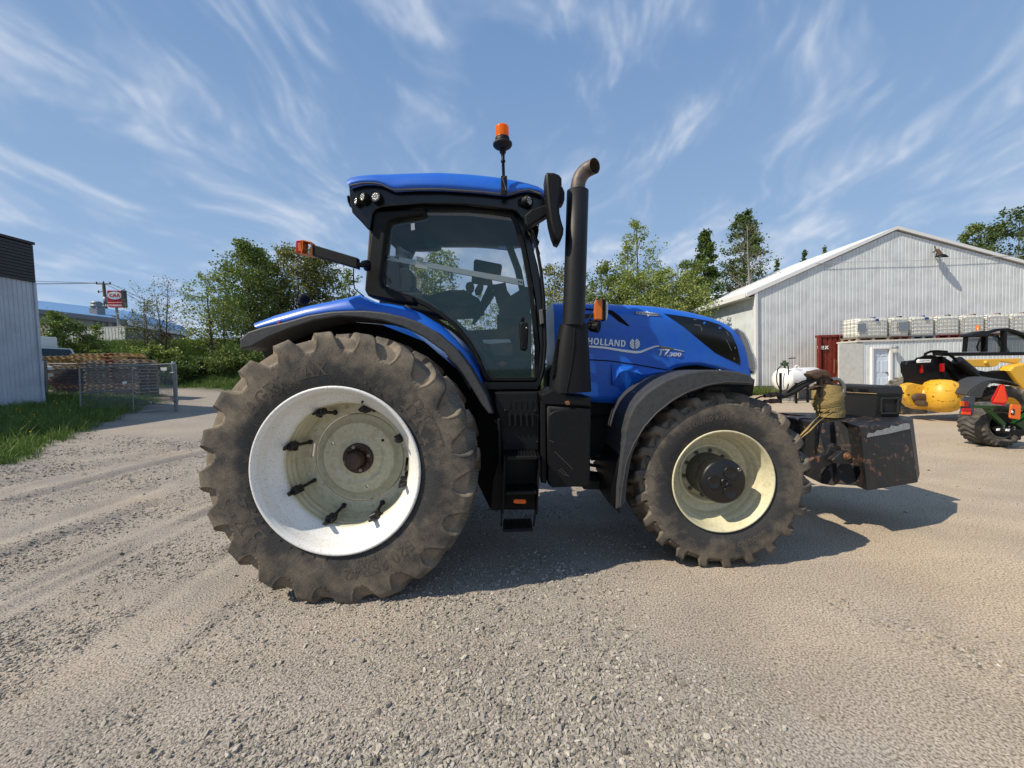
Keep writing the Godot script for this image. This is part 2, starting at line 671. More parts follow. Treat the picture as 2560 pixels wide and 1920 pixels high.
	var tote := mat(Color(0.93, 0.93, 0.90), 0.45)
	tote.subsurf_scatter_enabled = true
	tote.subsurf_scatter_strength = 0.15
	M.tote = over(tote, ramp_noise(54, 0.012, [0.2, 0.5, 0.8], [Color(0.9, 0.89, 0.85), grey(0.97), grey(1.0)]), 1.0)
	M.tote_label = mat(Color(0.47, 0.50, 0.54), 0.5)
	M.tote_cap = mat(Color(0.12, 0.20, 0.50), 0.5)
	M.tote_cap_red = mat(Color(0.42, 0.14, 0.13), 0.5)
	M.wood = wood(Color(0.76, 0.66, 0.52), 61)
	M.wood_grey = wood(Color(0.68, 0.61, 0.53), 62)
	M.wood_dark = wood(Color(0.47, 0.32, 0.25), 63)
	M.wood_new = wood(Color(0.76, 0.65, 0.46), 64)
	M.red_spray = mat(Color(0.50, 0.17, 0.15), 0.8)
	M.pole_wood = wood(Color(0.47, 0.40, 0.31), 65)
	M.sign_red = mat(Color(0.80, 0.06, 0.07), 0.4)
	M.sign_side = mat(Color(0.30, 0.29, 0.28), 0.7)
	M.sign_white = mat(Color(0.95, 0.95, 0.95), 0.4)
	M.sign_blue = mat(Color(0.10, 0.11, 0.35), 0.4)
	M.truck_white = mat(Color(0.83, 0.84, 0.84), 0.4)
	M.truck_glass = mat(Color(0.10, 0.14, 0.14), 0.1)
	# machines
	var worn := ramp_noise(55, 0.010, [0.0, 0.20, 0.235, 0.25, 1.0], [Color(0.30, 0.21, 0.14), Color(0.34, 0.24, 0.15), Color(0.62, 0.48, 0.2), grey(1.0), grey(0.97)], 1024, 5)
	M.yellow_worn = over(mat(Color(0.87, 0.67, 0.20), 0.42), worn, 1.4)
	M.yellow = mat(Color(0.87, 0.67, 0.20), 0.4)
	M.green = mat(Color(0.10, 0.27, 0.10), 0.4)
	M.safety_orange = mat(Color(0.98, 0.27, 0.06), 0.5)
	M.safety_red = mat(Color(0.78, 0.06, 0.08), 0.4)
	M.orange_panel = mat(Color(0.95, 0.42, 0.10), 0.5)
	M.board_grey = mat(Color(0.25, 0.28, 0.31), 0.6)
	# plants
	M.bark = relief(over(mat(Color(0.35, 0.31, 0.27), 0.9), ramp_noise(56, 0.03, [0.2, 0.5, 0.8], [grey(0.6), grey(0.95), grey(1.2)]), 0.6), coarse_grain, 0.6)
	M.bark_pale = mat(Color(0.55, 0.52, 0.48), 0.9)
	var leaf := mat(Color(1, 1, 1), 0.6, 0.0, 0.35)
	leaf.vertex_color_use_as_albedo = true
	leaf.backlight_enabled = true
	leaf.backlight = Color(0.62, 0.72, 0.35)
	M.leaf = leaf
	var blade := mat(Color(1, 1, 1), 0.7, 0.0, 0.3)
	blade.vertex_color_use_as_albedo = true
	blade.backlight_enabled = true
	blade.backlight = Color(0.5, 0.6, 0.3)
	M.blade = blade
	# ground
	var soil := mat(Color(1, 1, 1), 0.95, 0.0, 0.2)
	soil.vertex_color_use_as_albedo = true
	over(soil, ramp_noise(57, 0.055, [0.15, 0.35, 0.5, 0.65, 0.85], [Color(0.55, 0.54, 0.53), Color(0.77, 0.76, 0.75), Color(0.90, 0.89, 0.88), grey(0.98), grey(1.0)], 1024, 6), 0.9, true)
	relief(soil, ramp_noise(58, 0.05, [], [], 1024, 7), 0.5)
	M.soil = soil
	var stone := mat(Color(1, 1, 1), 0.9, 0.0, 0.25)
	stone.vertex_color_use_as_albedo = true
	M.stone = stone


func wood(col: Color, seed_: int) -> StandardMaterial3D:
	return over(mat(col, 0.85), ramp_noise(seed_, 0.02, [0.2, 0.5, 0.8], [grey(0.72), grey(0.95), grey(1.08)]), 0.7)


# ---------------------------------------------------------------- ground

func rise(x: float, z: float) -> float:
	var d := -z
	var t := -x - 5.0
	var h := 0.095 * (t + sqrt(t * t + 1.0)) * 0.5
	h = minf(h, 1.05 + 0.02 * maxf(0.0, t - 11.0))
	h -= 0.062 * smoothstep(-0.6, 1.7, x) + 0.15 * smoothstep(3.5, 8.0, x)
	h += 3.05 * smoothstep(19.5, 28.0, d) * smoothstep(-9.0, -16.0, x)
	return h


func rut(x: float, z: float) -> float:
	# wheel tracks running in from the drive, bending a little towards the tractor
	if x > 0.5 or x < -14.0:
		return 0.0
	var s := 0.0
	var d := -z
	for k in 9:
		var q: float = x - ([-3.45, -3.70, -4.75, -5.35, -6.3, -7.05, -2.45, -7.9, -1.9][k] + 0.014 * (d - 3.0) * (d - 3.0) - 0.16 * sin(d * 0.5 + k))
		var w: float = [0.0035, 0.002, 0.004, 0.008, 0.004, 0.008, 0.003, 0.006, 0.003][k]
		var on := 0.35 + 0.65 * smoothstep(-0.35, 0.15, patch_noise.get_noise_2d(d * 0.7 + k * 9.0, k * 5.0))
		s += (exp(-q * q / w) - 0.55 * exp(-pow(absf(q) - 3.0 * sqrt(w), 2.0) / (w * 1.6))) * on * [1.0, 0.7, 1.0, 0.6, 0.9, 0.7, 0.5, 0.6, 0.4][k]
	return s * smoothstep(0.8, 2.2, d)


func ground_at(x: float, z: float) -> float:
	var h := rise(x, z)
	if absf(x) < 30.0 and z > -32.0:
		h += bump_noise.get_noise_2d(x * 0.6, z * 0.6) * 0.020 * smoothstep(0.5, 4.0, Vector2(x, (z + 4.0) * 0.7).length()) + bump_noise.get_noise_2d(x * 5.0, z * 5.0) * 0.005 - 0.042 * rut(x, z)
	return h


# grass lies left of this line, and beyond the drive
func grass_amount(x: float, z: float) -> float:
	var wob := patch_noise.get_noise_2d(x * 1.5, z * 1.5) * 0.5
	var edge := lerpf(-8.3, -13.6, clampf((-z - 6.0) / 8.5, -0.4, 1.2))
	var lawn := smoothstep(edge + 0.35, edge - 0.35, x + wob) * smoothstep(-16.3, -15.5, z + wob * 0.5)
	var verge := smoothstep(-19.6, -20.4, z + wob) * smoothstep(-8.0, -10.0, x + wob)
	var back := smoothstep(-23.5, -25.0, z + wob) * smoothstep(12.9, 12.0, x)
	return clampf(maxf(lawn, maxf(verge, back)), 0.0, 1.0)


func stony(x: float, z: float) -> float:
	var n := patch_noise.get_noise_2d(x * 0.55 + 30.0, z * 0.8) * 0.8 + patch_noise.get_noise_2d(x * 2.2, z * 2.2 + 9.0) * 0.35
	var side := smoothstep(2.1, 0.2, x + (z + 2.0) * 0.25)
	var line := x - (2.25 + (z + 2.4) * 0.75)
	var windrow := exp(-line * line / 0.09) * smoothstep(-3.3, -2.2, z)
	var lane := 0.0
	for c in [-3.58, -5.05, -6.7, -2.2]:
		var q: float = x - (c + 0.014 * (z + 3.0) * (z + 3.0) - 0.16 * sin(-z * 0.5))
		lane = maxf(lane, smoothstep(0.34, 0.22, absf(q)))
	return clampf((0.45 * side + n * (0.25 + 0.5 * side) + 0.08 + 0.65 * windrow) * (1.0 - 0.85 * lane * smoothstep(1.0, -1.0, x)), 0.0, 1.0)


func axis_steps(fine_lo: float, fine_hi: float, step: float, lo: float, hi: float) -> PackedFloat32Array:
	var out := PackedFloat32Array()
	var x := fine_lo
	var s := step
	var left := []
	while x > lo:
		s *= 1.16
		x -= s
		left.append(x)
	left.reverse()
	out.append_array(PackedFloat32Array(left))
	x = fine_lo
	while x < fine_hi:
		out.append(x)
		x += step
	s = step
	while x < hi:
		out.append(x)
		x += s
		s *= 1.16
	out.append(x)
	return out


func make_ground() -> void:
	bump_noise.seed = 5
	bump_noise.frequency = 0.8
	bump_noise.fractal_octaves = 4
	patch_noise.seed = 9
	patch_noise.frequency = 0.8
	patch_noise.fractal_octaves = 4
	var xs := axis_steps(-8.0, 5.0, 0.045, -700.0, 700.0)
	var zs := axis_steps(-7.0, -1.2, 0.04, -900.0, 60.0)
	var v := PackedVector3Array()
	var nn := PackedVector3Array()
	var cc := PackedColorArray()
	var idx := PackedInt32Array()
	var gravel := Color(0.43, 0.388, 0.34)
	var sand := Color(0.58, 0.48, 0.36)
	var turf := Color(0.055, 0.075, 0.025)
	for z in zs:
		for x in xs:
			var far := absf(x) > 60.0 or z < -60.0 or z > 10.0
			var y := rise(x, z) if far else ground_at(x, z)
			v.append(Vector3(x, y, z))
			var c := turf
			if not far:
				var tan_ := clampf(smoothstep(0.3, 3.8, x + (z + 4.0) * 0.12) + patch_noise.get_noise_2d(x * 0.5, z * 0.9) * 0.55, 0.0, 1.0)
				c = gravel.lerp(sand, tan_)
				c = c * (1.0 + 0.16 * patch_noise.get_noise_2d(x * 0.9 - 20.0, z * 1.6))
				c = c.lerp(turf, grass_amount(x, z))
			cc.append(c)
	var w := xs.size()
	nn.resize(v.size())
	for j in zs.size():
		for i in w:
			var a := v[j * w + maxi(i - 1, 0)]
			var b := v[j * w + mini(i + 1, w - 1)]
			var c := v[maxi(j - 1, 0) * w + i]
			var d := v[mini(j + 1, zs.size() - 1) * w + i]
			nn[j * w + i] = (d - c).cross(b - a).normalized()
			if i < w - 1 and j < zs.size() - 1:
				var k := j * w + i
				idx.append_array([k, k + 1, k + w, k + 1, k + w + 1, k + w])
	var arr := []
	arr.resize(Mesh.ARRAY_MAX)
	arr[Mesh.ARRAY_VERTEX] = v
	arr[Mesh.ARRAY_NORMAL] = nn
	arr[Mesh.ARRAY_COLOR] = cc
	arr[Mesh.ARRAY_INDEX] = idx
	var mesh := ArrayMesh.new()
	mesh.add_surface_from_arrays(Mesh.PRIMITIVE_TRIANGLES, arr)
	mesh.surface_set_material(0, M.soil)
	var o := part_mesh(self, "ground", mesh)
	o.set_meta("kind", "structure")
	make_grass()


func scatter(parent: Node3D, called: String, mesh: Mesh, xfs: Array, cols: PackedColorArray) -> MultiMeshInstance3D:
	var mm := MultiMesh.new()
	mm.transform_format = MultiMesh.TRANSFORM_3D
	mm.use_colors = true
	mm.mesh = mesh
	mm.instance_count = xfs.size()
	for i in xfs.size():
		mm.set_instance_transform(i, xfs[i])
		mm.set_instance_color(i, cols[i])
	var o := MultiMeshInstance3D.new()
	o.name = called
	o.multimesh = mm
	parent.add_child(o, true)
	return o


func tuft_mesh(blades: int, height: float, spread: float) -> ArrayMesh:
	var st := begin()
	st.set_smooth_group(-1)
	for k in blades:
		var a := rng.randf() * TAU
		var r := spread * sqrt(rng.randf())
		var p := Vector3(cos(a) * r, 0, sin(a) * r)
		var lean := Vector3(rng.randfn(0, 0.35), 0, rng.randfn(0, 0.35)) * height
		var hh := height * rng.randf_range(0.55, 1.1)
		var side := Vector3(cos(a + 1.3), 0, sin(a + 1.3)) * 0.006
		var m := p + lean * 0.35 + Vector3.UP * hh * 0.6
		tri(st, p - side, p + side, m + side * 0.8)
		tri(st, p - side, m + side * 0.8, m - side * 0.8)
		tri(st, m - side * 0.8, m + side * 0.8, p + lean + Vector3.UP * hh)
	return finish(st, M.blade)


func make_grass() -> void:
	var meshes := [tuft_mesh(14, 0.16, 0.10), tuft_mesh(12, 0.24, 0.11), tuft_mesh(16, 0.12, 0.12)]
	var holder := Node3D.new()
	holder.name = "grass"
	holder.set_meta("label", "rough green grass on the bank around the gate and beyond the drive")
	holder.set_meta("category", "grass")
	holder.set_meta("kind", "stuff")
	add_child(holder)
	var xfs := [[], [], []]
	var cols := [PackedColorArray(), PackedColorArray(), PackedColorArray()]
	var zones := [[-17.5, -3.0, -8.2, -15.6, 19000], [-30.0, -19.0, -8.0, -30.0, 16000], [-8.0, -23.0, 13.0, -27.0, 5000]]
	for zn in zones:
		for i in zn[4]:
			var x := rng.randf_range(zn[0], zn[2])
			var z := rng.randf_range(zn[3], zn[1])
			if rng.randf() > grass_amount(x, z):
				continue
			var k := rng.randi() % 3
			var s := rng.randf_range(0.6, 1.35)
			if zn[4] != 19000:
				s *= 1.35
			var b := Basis(Vector3.UP, rng.randf() * TAU).scaled(Vector3(s, s * rng.randf_range(0.7, 1.2), s))
			xfs[k].append(Transform3D(b, Vector3(x, ground_at(x, z) - 0.01, z)))
			var t := rng.randf()
			cols[k].append(Color(0.11, 0.175, 0.045).lerp(Color(0.21, 0.27, 0.08), t * t))
	for k in 3:
		scatter(holder, "grass_tufts", meshes[k], xfs[k], cols[k])
	# a few dandelions
	var st := begin()
	lathe(st, v2([0.0, 0.012, 0.018, 0.008, 0.02, 0.0, 0.0, -0.006]), Transform3D(Basis(Vector3.RIGHT, -PI / 2), Vector3(0, 0.2, 0)), 7)
	tube(st, v3([0, 0, 0, 0.01, 0.1, 0, 0, 0.2, 0]), 0.003, 4)
	var m := mat(Color(0.9, 0.72, 0.08), 0.7)
	var fl := finish(st, m)
	var fx := []
	var fc := PackedColorArray()
	while fx.size() < 70:
		var x := rng.randf_range(-17.0, -8.5)
		var z := rng.randf_range(-15.0, -6.0)
		if grass_amount(x, z) > 0.9:
			fx.append(Transform3D(Basis(Vector3.UP, rng.randf() * TAU), Vector3(x, ground_at(x, z), z)))
			fc.append(Color.WHITE)
	scatter(holder, "dandelions", fl, fx, fc)


func stone_mesh(seed_: int, flat: float) -> ArrayMesh:
	var r := RandomNumberGenerator.new()
	r.seed = seed_
	var s := SphereMesh.new()
	s.radius = 0.5
	s.height = 1.0
	s.radial_segments = 5
	s.rings = 2
	var a := s.get_mesh_arrays()
	var v: PackedVector3Array = a[Mesh.ARRAY_VERTEX]
	var idx: PackedInt32Array = a[Mesh.ARRAY_INDEX]
	var moved := {}
	var st := begin()
	st.set_smooth_group(-1)
	for i in idx:
		var key := v[i].snapped(Vector3.ONE * 0.01)
		if not moved.has(key):
			moved[key] = v[i] * Vector3(1.15, flat, 0.85) * r.randf_range(0.65, 1.3)
		st.add_vertex(moved[key])
	return finish(st, M.stone)


func make_gravel() -> void:
	var holder := Node3D.new()
	holder.name = "gravel"
	holder.set_meta("label", "loose grey crushed stone strewn over the yard")
	holder.set_meta("category", "gravel")
	holder.set_meta("kind", "stuff")
	add_child(holder)
	var xfs := [[], [], [], []]
	var cols := [PackedColorArray(), PackedColorArray(), PackedColorArray(), PackedColorArray()]
	for i in 500000:
		var d := 1.15 + 7.5 * pow(rng.randf(), 1.7)
		var x := rng.randf_range(-1.85, 1.85) * (d + 0.15)
		var z := -d
		var s := stony(x, z)
		if rng.randf() > 0.05 + 0.20 * smoothstep(1.5, -0.5, x) * smoothstep(0.0, 0.25, s) + 0.70 * s * s:
			continue
		var k := rng.randi() % 4
		var size := 0.0068 + 0.018 * pow(rng.randf(), 3.5) * (0.35 + s)
		if rng.randf() < 0.006 + 0.010 * s:
			size = rng.randf_range(0.02, 0.036)
		size *= 1.0 + 0.10 * maxf(0.0, d - 2.5)
		var b := Basis.from_euler(Vector3(rng.randfn(0, 0.4), rng.randf() * TAU, rng.randfn(0, 0.4))) * Basis.from_scale(Vector3(rng.randf_range(0.8, 1.5), rng.randf_range(0.6, 1.1), rng.randf_range(0.7, 1.1)) * size)
		xfs[k].append(Transform3D(b, Vector3(x, ground_at(x, z) + size * rng.randf_range(-0.05, 0.22), z)))
		var g := rng.randf_range(0.20, 0.42)
		if rng.randf() < 0.025:
			g = rng.randf_range(0.42, 0.55)
		if rng.randf() < 0.06:
			g = rng.randf_range(0.10, 0.2)
		cols[k].append(Color(g * 1.08, g * 0.985, g * rng.randf_range(0.78, 0.9)))
	for k in 4:
		scatter(holder, "stones", stone_mesh(70 + k, [0.5, 0.65, 0.42, 0.8][k]), xfs[k], cols[k])


# ---------------------------------------------------------------- wheels

func profile_at(prof: PackedVector2Array, t: float) -> Vector2:
	var f := clampf(t, 0.0, 1.0) * (prof.size() - 1)
	var i := mini(int(f), prof.size() - 2)
	var p0 := prof[maxi(i - 1, 0)]
	var p3 := prof[mini(i + 2, prof.size() - 1)]
	return prof[i].cubic_interpolate(prof[i + 1], p0, p3, f - i)


# tractor tyre: profile (radius, along the axle) from bead to bead; grooves between the lugs are cut into it.
# Dust lies in grain and blotches, thickest on the outer half and in the grooves.
func tyre_mesh(prof: PackedVector2Array, lugs: int, lug_h: float, r_foot: float, r_top: float, half: float, sweep: float, gap: float, na: int, ns: int, m: Material, dusty: float, blocky := false) -> ArrayMesh:
	var v := PackedVector3Array()
	var cc := PackedColorArray()
	var idx := PackedInt32Array()
	var pts := []
	var dirt := FastNoiseLite.new()
	dirt.seed = 77
	dirt.frequency = 3.2
	dirt.fractal_octaves = 5
	dirt.fractal_gain = 0.6
	var rubber := Color(0.062, 0.061, 0.060)
	var dust := Color(0.265, 0.218, 0.162)
	for s in ns + 1:
		pts.append(profile_at(prof, float(s) / ns))
	var pitch := TAU / lugs
	for a in na:
		var th := TAU * a / na
		for s in ns + 1:
			var p: Vector2 = pts[s]
			var q0: Vector2 = pts[maxi(s - 1, 0)]
			var q1: Vector2 = pts[mini(s + 1, ns)]
			var t := (q1 - q0).normalized()
			var out := Vector2(-t.y, t.x)
			if out.dot(Vector2(p.x - r_foot * 0.75, p.y * 0.6)) < 0.0:
				out = -out
			out = (out + Vector2(0.5, 0.0)).normalized()
			var side := 1.0 if p.y >= 0.0 else -1.0
			var inward := clampf(1.0 - absf(p.y) / half, 0.0, 1.0)
			var up := clampf((p.x - r_foot) / (r_top - r_foot), 0.0, 1.0)
			var ph := th + (0.5 * pitch if side < 0.0 else 0.0) + (sweep * inward + 0.10 * up) * pitch
			var u := absf(fposmod(ph / pitch, 1.0) - 0.5) * 2.0
			var w := gap * (sqrt(maxf(0.0, 1.0 - pow(1.0 - up, 2.0))) if not blocky else smoothstep(0.0, 0.2, up))
			if absf(p.y) < half * 0.85:
				w = lerpf(gap, gap + 0.08, inward)
			var lug := smoothstep(w - 0.06, w + 0.035, u) if up > 0.0 else 1.0
			var deep := lug_h * (smoothstep(0.0, 0.30, up) * 0.65 + 0.35 * smoothstep(0.3, 1.0, up))
			var ridge := 0.0
			if not blocky and up > 0.0:
				ridge = exp(-pow((u - w - 0.07) / 0.035, 2.0)) * 0.004
			var cut := smoothstep(-0.02 * half, 0.05 * half, absf(p.y))
			var h := -deep * (1.0 - lug * cut) + ridge
			var e := p + out * h
			var q := Vector3(sin(th) * e.x, cos(th) * e.x, e.y)
			v.append(q)
			var n := dirt.get_noise_3dv(q) + 0.55 * dirt.get_noise_3dv(q * 3.3)
			var amt := clampf(dusty + 0.55 * smoothstep(r_foot * 0.70, r_foot * 0.98, p.x) - 0.25 + n * 0.75 + 0.50 * (1.0 - lug), 0.0, 1.0)
			cc.append(rubber.lerp(dust, amt))
	for a in na:
		var b := (a + 1) % na
		for s in ns:
			var k := a * (ns + 1) + s
			var l := b * (ns + 1) + s
			idx.append_array([k, l, l + 1, k, l + 1, k + 1])
	return welded(v, cc, idx, m)


func welded(v: PackedVector3Array, cc: PackedColorArray, idx: PackedInt32Array, m: Material) -> ArrayMesh:
	var nn := PackedVector3Array()
	nn.resize(v.size())
	for i in range(0, idx.size(), 3):
		var fn := (v[idx[i + 2]] - v[idx[i]]).cross(v[idx[i + 1]] - v[idx[i]])
		for k in 3:
			nn[idx[i + k]] += fn
	for i in nn.size():
		nn[i] = nn[i].normalized()
	var arr := []
	arr.resize(Mesh.ARRAY_MAX)
	arr[Mesh.ARRAY_VERTEX] = v
	arr[Mesh.ARRAY_NORMAL] = nn
	arr[Mesh.ARRAY_COLOR] = cc
	arr[Mesh.ARRAY_INDEX] = idx
	var mesh := ArrayMesh.new()
	mesh.add_surface_from_arrays(Mesh.PRIMITIVE_TRIANGLES, arr)
	mesh.surface_set_material(0, m)
	return mesh


func rear_profile() -> PackedVector2Array:
	return v2([0.555, 0.215, 0.585, 0.245, 0.64, 0.262, 0.7, 0.27, 0.76, 0.27, 0.82, 0.266, 0.87, 0.262, 0.915, 0.256, 0.945, 0.236, 0.956, 0.19, 0.959, 0.1, 0.96, 0, 0.959, -0.1, 0.956, -0.19, 0.945, -0.236, 0.915, -0.256, 0.87, -0.262, 0.82, -0.266, 0.76, -0.27, 0.7, -0.27, 0.64, -0.262, 0.585, -0.245, 0.555, -0.215])


func wall_height(prof: PackedVector2Array, r: float) -> float:
	for i in 6:
		if r <= prof[i + 1].x:
			return lerpf(prof[i].y, prof[i + 1].y, inverse_lerp(prof[i].x, prof[i + 1].x, r))
	return prof[6].y


# flat ring with openings: each [angle, radius, half width along the radius, half width across, round]
func holed_ring(st: SurfaceTool, r0: float, z0: float, r1: float, z1: float, holes: Array, deep: float) -> void:
	var n := holes.size()
	var at := func(p: Vector2) -> Vector3: return Vector3(p.x, p.y, lerpf(z0, z1, clampf(inverse_lerp(r0, r1, p.length()), 0.0, 1.0)))
	for k in n:
		var hole: Array = holes[k]
		var a: float = hole[0]
		var prev: float = holes[(k + n - 1) % n][0]
		var next: float = holes[(k + 1) % n][0]
		var back := fposmod(a - prev, TAU) * 0.5
		var ahead := fposmod(next - a, TAU) * 0.5
		var dir := Vector2(cos(a), sin(a))
		var across := Vector2(-sin(a), cos(a))
		var wall := PackedVector2Array()
		for side in [-1.0, 1.0]:
			var poly := PackedVector2Array()
			var span := back if side < 0.0 else ahead
			for i in 17:
				var t: float = a + side * span * (1.0 - i / 16.0)
				poly.append(Vector2(cos(t), sin(t)) * r0)
			var rim_pts := PackedVector2Array()
			if hole[4]:
				for i in 9:
					var q := PI * i / 8.0
					rim_pts.append(dir * (hole[1] + cos(q) * hole[2]) + across * side * sin(q) * hole[3])
			else:
				for q in [[1.0, 0.0], [1.0, 1.0], [-1.0, 1.0], [-1.0, 0.0]]:
					rim_pts.append(dir * (hole[1] + q[0] * hole[2]) + across * side * q[1] * hole[3])
			poly.append_array(rim_pts)
			for i in 17:
				var t: float = a + side * span * i / 16.0
				poly.append(Vector2(cos(t), sin(t)) * r1)
			poly = ccw(poly)
			st.set_smooth_group(-1)
			var tri_ := Geometry2D.triangulate_polygon(poly)
			for i in range(0, tri_.size(), 3):
				tri(st, at.call(poly[tri_[i]]), at.call(poly[tri_[i + 2]]), at.call(poly[tri_[i + 1]]))
			for i in rim_pts.size() - 1:
				var p: Vector3 = at.call(rim_pts[i])
				var q: Vector3 = at.call(rim_pts[i + 1])
				quad(st, p, q, q - Vector3(0, 0, deep), p - Vector3(0, 0, deep))


# near hind wheel: stub axle, deep rim with clamps for a second wheel; axle along +z
func rear_wheel(root: Node3D, at: Vector3, turn: float) -> Node3D:
	var w := Node3D.new()
	w.name = "rear_wheel"
	root.add_child(w, true)
	w.position = at - root.position
	w.rotation.y = turn
	var prof := rear_profile()
	part_mesh(w, "tyre", tyre_mesh(prof, 20, 0.044, 0.815, 0.955, 0.262, 0.55, 0.56, 800, 76, M.tyre, 0.14))
	# z = 0 is the tyre's middle; the outer flange lies at about 0.25
	var st := begin()
	lathe(st, v2([0.556, 0.232, 0.580, 0.250, 0.585, 0.262, 0.580, 0.270, 0.568, 0.270, 0.560, 0.262, 0.556, 0.252, 0.549, 0.246, 0.545, 0.232, 0.541, 0.205, 0.535, 0.196, 0.532, 0.170]), Transform3D.IDENTITY, 96)
	lathe(st, v2([0.532, 0.170, 0.520, 0.150, 0.475, 0.105, 0.462, 0.088, 0.458, 0.075]), Transform3D.IDENTITY, 96)
	part_local(w, "rim", st, M.rim_white)
	st = begin()
	lathe(st, v2([0.459, 0.076, 0.451, 0.070, 0.450, 0.05, 0.458, 0.04, 0.458, 0.022, 0.449, 0.012, 0.449, -0.006, 0.456, -0.016, 0.456, -0.034, 0.447, -0.044, 0.447, -0.062, 0.454, -0.072, 0.452, -0.10, 0.440, -0.125, 0.438, -0.165]), Transform3D.IDENTITY, 96)
	holed_ring(st, 0.44, -0.165, 0.352, -0.168, [[2.96, 0.372, 0.011, 0.055, false], [6.1, 0.372, 0.011, 0.055, false]], 0.02)
	lathe(st, v2([0.352, -0.168, 0.350, -0.176, 0.352, -0.19]), Transform3D.IDENTITY, 96, 2)
	part_local(w, "rim_barrel", st, M.rim_inner)
	st = begin()
	lathe(st, v2([0.347, -0.20, 0.345, -0.182, 0.338, -0.178, 0.315, -0.180, 0.295, -0.165, 0.275, -0.150]), Transform3D.IDENTITY, 96)
	holed_ring(st, 0.275, -0.150, 0.200, -0.142, [[0.6, 0.235, 0.0115, 0.0115, true], [2.6, 0.235, 0.0115, 0.0115, true], [4.95, 0.235, 0.0115, 0.0115, true]], 0.02)
	lathe(st, v2([0.200, -0.142, 0.185, -0.150, 0.172, -0.160, 0.158, -0.152, 0.150, -0.148, 0.085, -0.146]), Transform3D.IDENTITY, 96)
	part_local(w, "wheel_disc", st, M.rim_inner)
	for k in 8:
		st = begin()
		var a := TAU * k / 8.0 + 0.2
		lathe(st, v2([0.0, 0.008, 0.009, 0.008, 0.014, 0.003, 0.015, 0.0]), Transform3D(Basis.IDENTITY, Vector3(cos(a) * 0.395, sin(a) * 0.395, -0.166)), 14)
		part_local(w, "ring_bolt", st, M.rim_inner)
	st = begin()
	lathe(st, v2([0.118, -0.15, 0.118, -0.128, 0.110, -0.122, 0.066, -0.120, 0.066, -0.122]), Transform3D.IDENTITY, 48)
	part_local(w, "hub_flange", st, M.axle_rust)
	st = begin()
	lathe(st, v2([0.062, -0.12, 0.062, -0.03, 0.056, -0.022, 0.0, -0.022]), Transform3D.IDENTITY, 40)
	part_local(w, "axle_stub", st, M.axle_rust)
	for k in 8:
		st = begin()
		var a := TAU * k / 8.0 + 0.25
		var c := Vector3(cos(a) * 0.092, sin(a) * 0.092, -0.121)
		lathe(st, v2([0.0165, 0.0, 0.0165, 0.012, 0.012, 0.016, 0.0, 0.016]), Transform3D(Basis.IDENTITY, c), 6, -1)
		part_local(w, "wheel_nut", st, M.steel_bright if k % 2 == 0 else M.axle_rust)
	# clamps
	for k in 8:
		var a := PI / 2 + deg_to_rad(25.0) + TAU * k / 8.0
		var r := Vector3(cos(a), sin(a), 0)
		var t := Vector3(-sin(a), cos(a), 0)
		var bs := Basis(r, t, Vector3.BACK)
		st = begin()
		var p := r * 0.425
		tube(st, PackedVector3Array([r * 0.400 + Vector3(0, 0, -0.150), r * 0.412 + Vector3(0, 0, -0.06), p + Vector3(0, 0, 0.02)]), 0.012, 8)
		lathe(st, v2([0.0, 0.014, 0.016, 0.014, 0.02, 0.006, 0.02, -0.006, 0.016, -0.014, 0.0, -0.014]), Transform3D(Basis(r, Vector3.BACK, -t), r * 0.400 + Vector3(0, 0, -0.148)), 14)
		box(st, p + Vector3(0, 0, 0.045), Vector3(0.042, 0.055, 0.095), 0.006, bs)
		box(st, p + r * -0.006 + t * 0.024 + Vector3(0, 0, 0.035), Vector3(0.05, 0.012, 0.04), 0.003, bs)
		box(st, p + t * -0.026 + Vector3(0, 0, 0.06), Vector3(0.03, 0.014, 0.03), 0.003, bs)
		box(st, p + r * 0.012 + Vector3(0, 0, 0.112), Vector3(0.018, 0.03, 0.085), 0.004, bs * Basis(Vector3.UP, -0.22))
		part_local(w, "rim_clamp", st, M.clamp)
	st = begin()
	tube(st, v3([0.16, 0.478, 0.10, 0.158, 0.462, 0.125, 0.156, 0.452, 0.14]), [0.008, 0.007, 0.006], 8)
	part_local(w, "valve", st, M.clamp)
	var wall := func(r: float) -> float: return wall_height(prof, r)
	for tx in [["AGRI MAX", 0.085, -0.47, 0.70, false], ["RT 855", 0.042, -0.49, 0.632, false], ["BKT", 0.135, 1.09, 0.70, false], ["BKT", 0.135, 4.23, 0.71, false], ["520/85R42", 0.078, 2.73, 0.71, false], ["(20.8R42)", 0.034, 2.79, 0.642, false], ["R1W", 0.028, 0.42, 0.642, false]]:
		st = begin()
		arc_text(st, tx[0], tx[1], tx[2], tx[3], wall, 0.003, tx[4], "Droid Serif" if tx[1] > 0.05 else "Droid Sans")
		part_local(w, "lettering", st, M.tyre_text)
	st = begin()
	for r in [0.600, 0.612]:
		var z := wall_height(prof, r)
		lathe(st, PackedVector2Array([Vector2(r - 0.002, z - 0.001), Vector2(r, z + 0.002), Vector2(r + 0.002, z - 0.001)]), Transform3D.IDENTITY, 96)
	for k in 44:
		var a := TAU * k / 44.0
		var z := wall_height(prof, 0.63)
		box(st, Vector3(sin(a) * 0.622, cos(a) * 0.622, z - 0.004), Vector3(0.002, 0.034, 0.010), 0.0, Basis(Vector3.BACK, -a))
	part_local(w, "bead_ring", st, M.tyre_text)
	return w


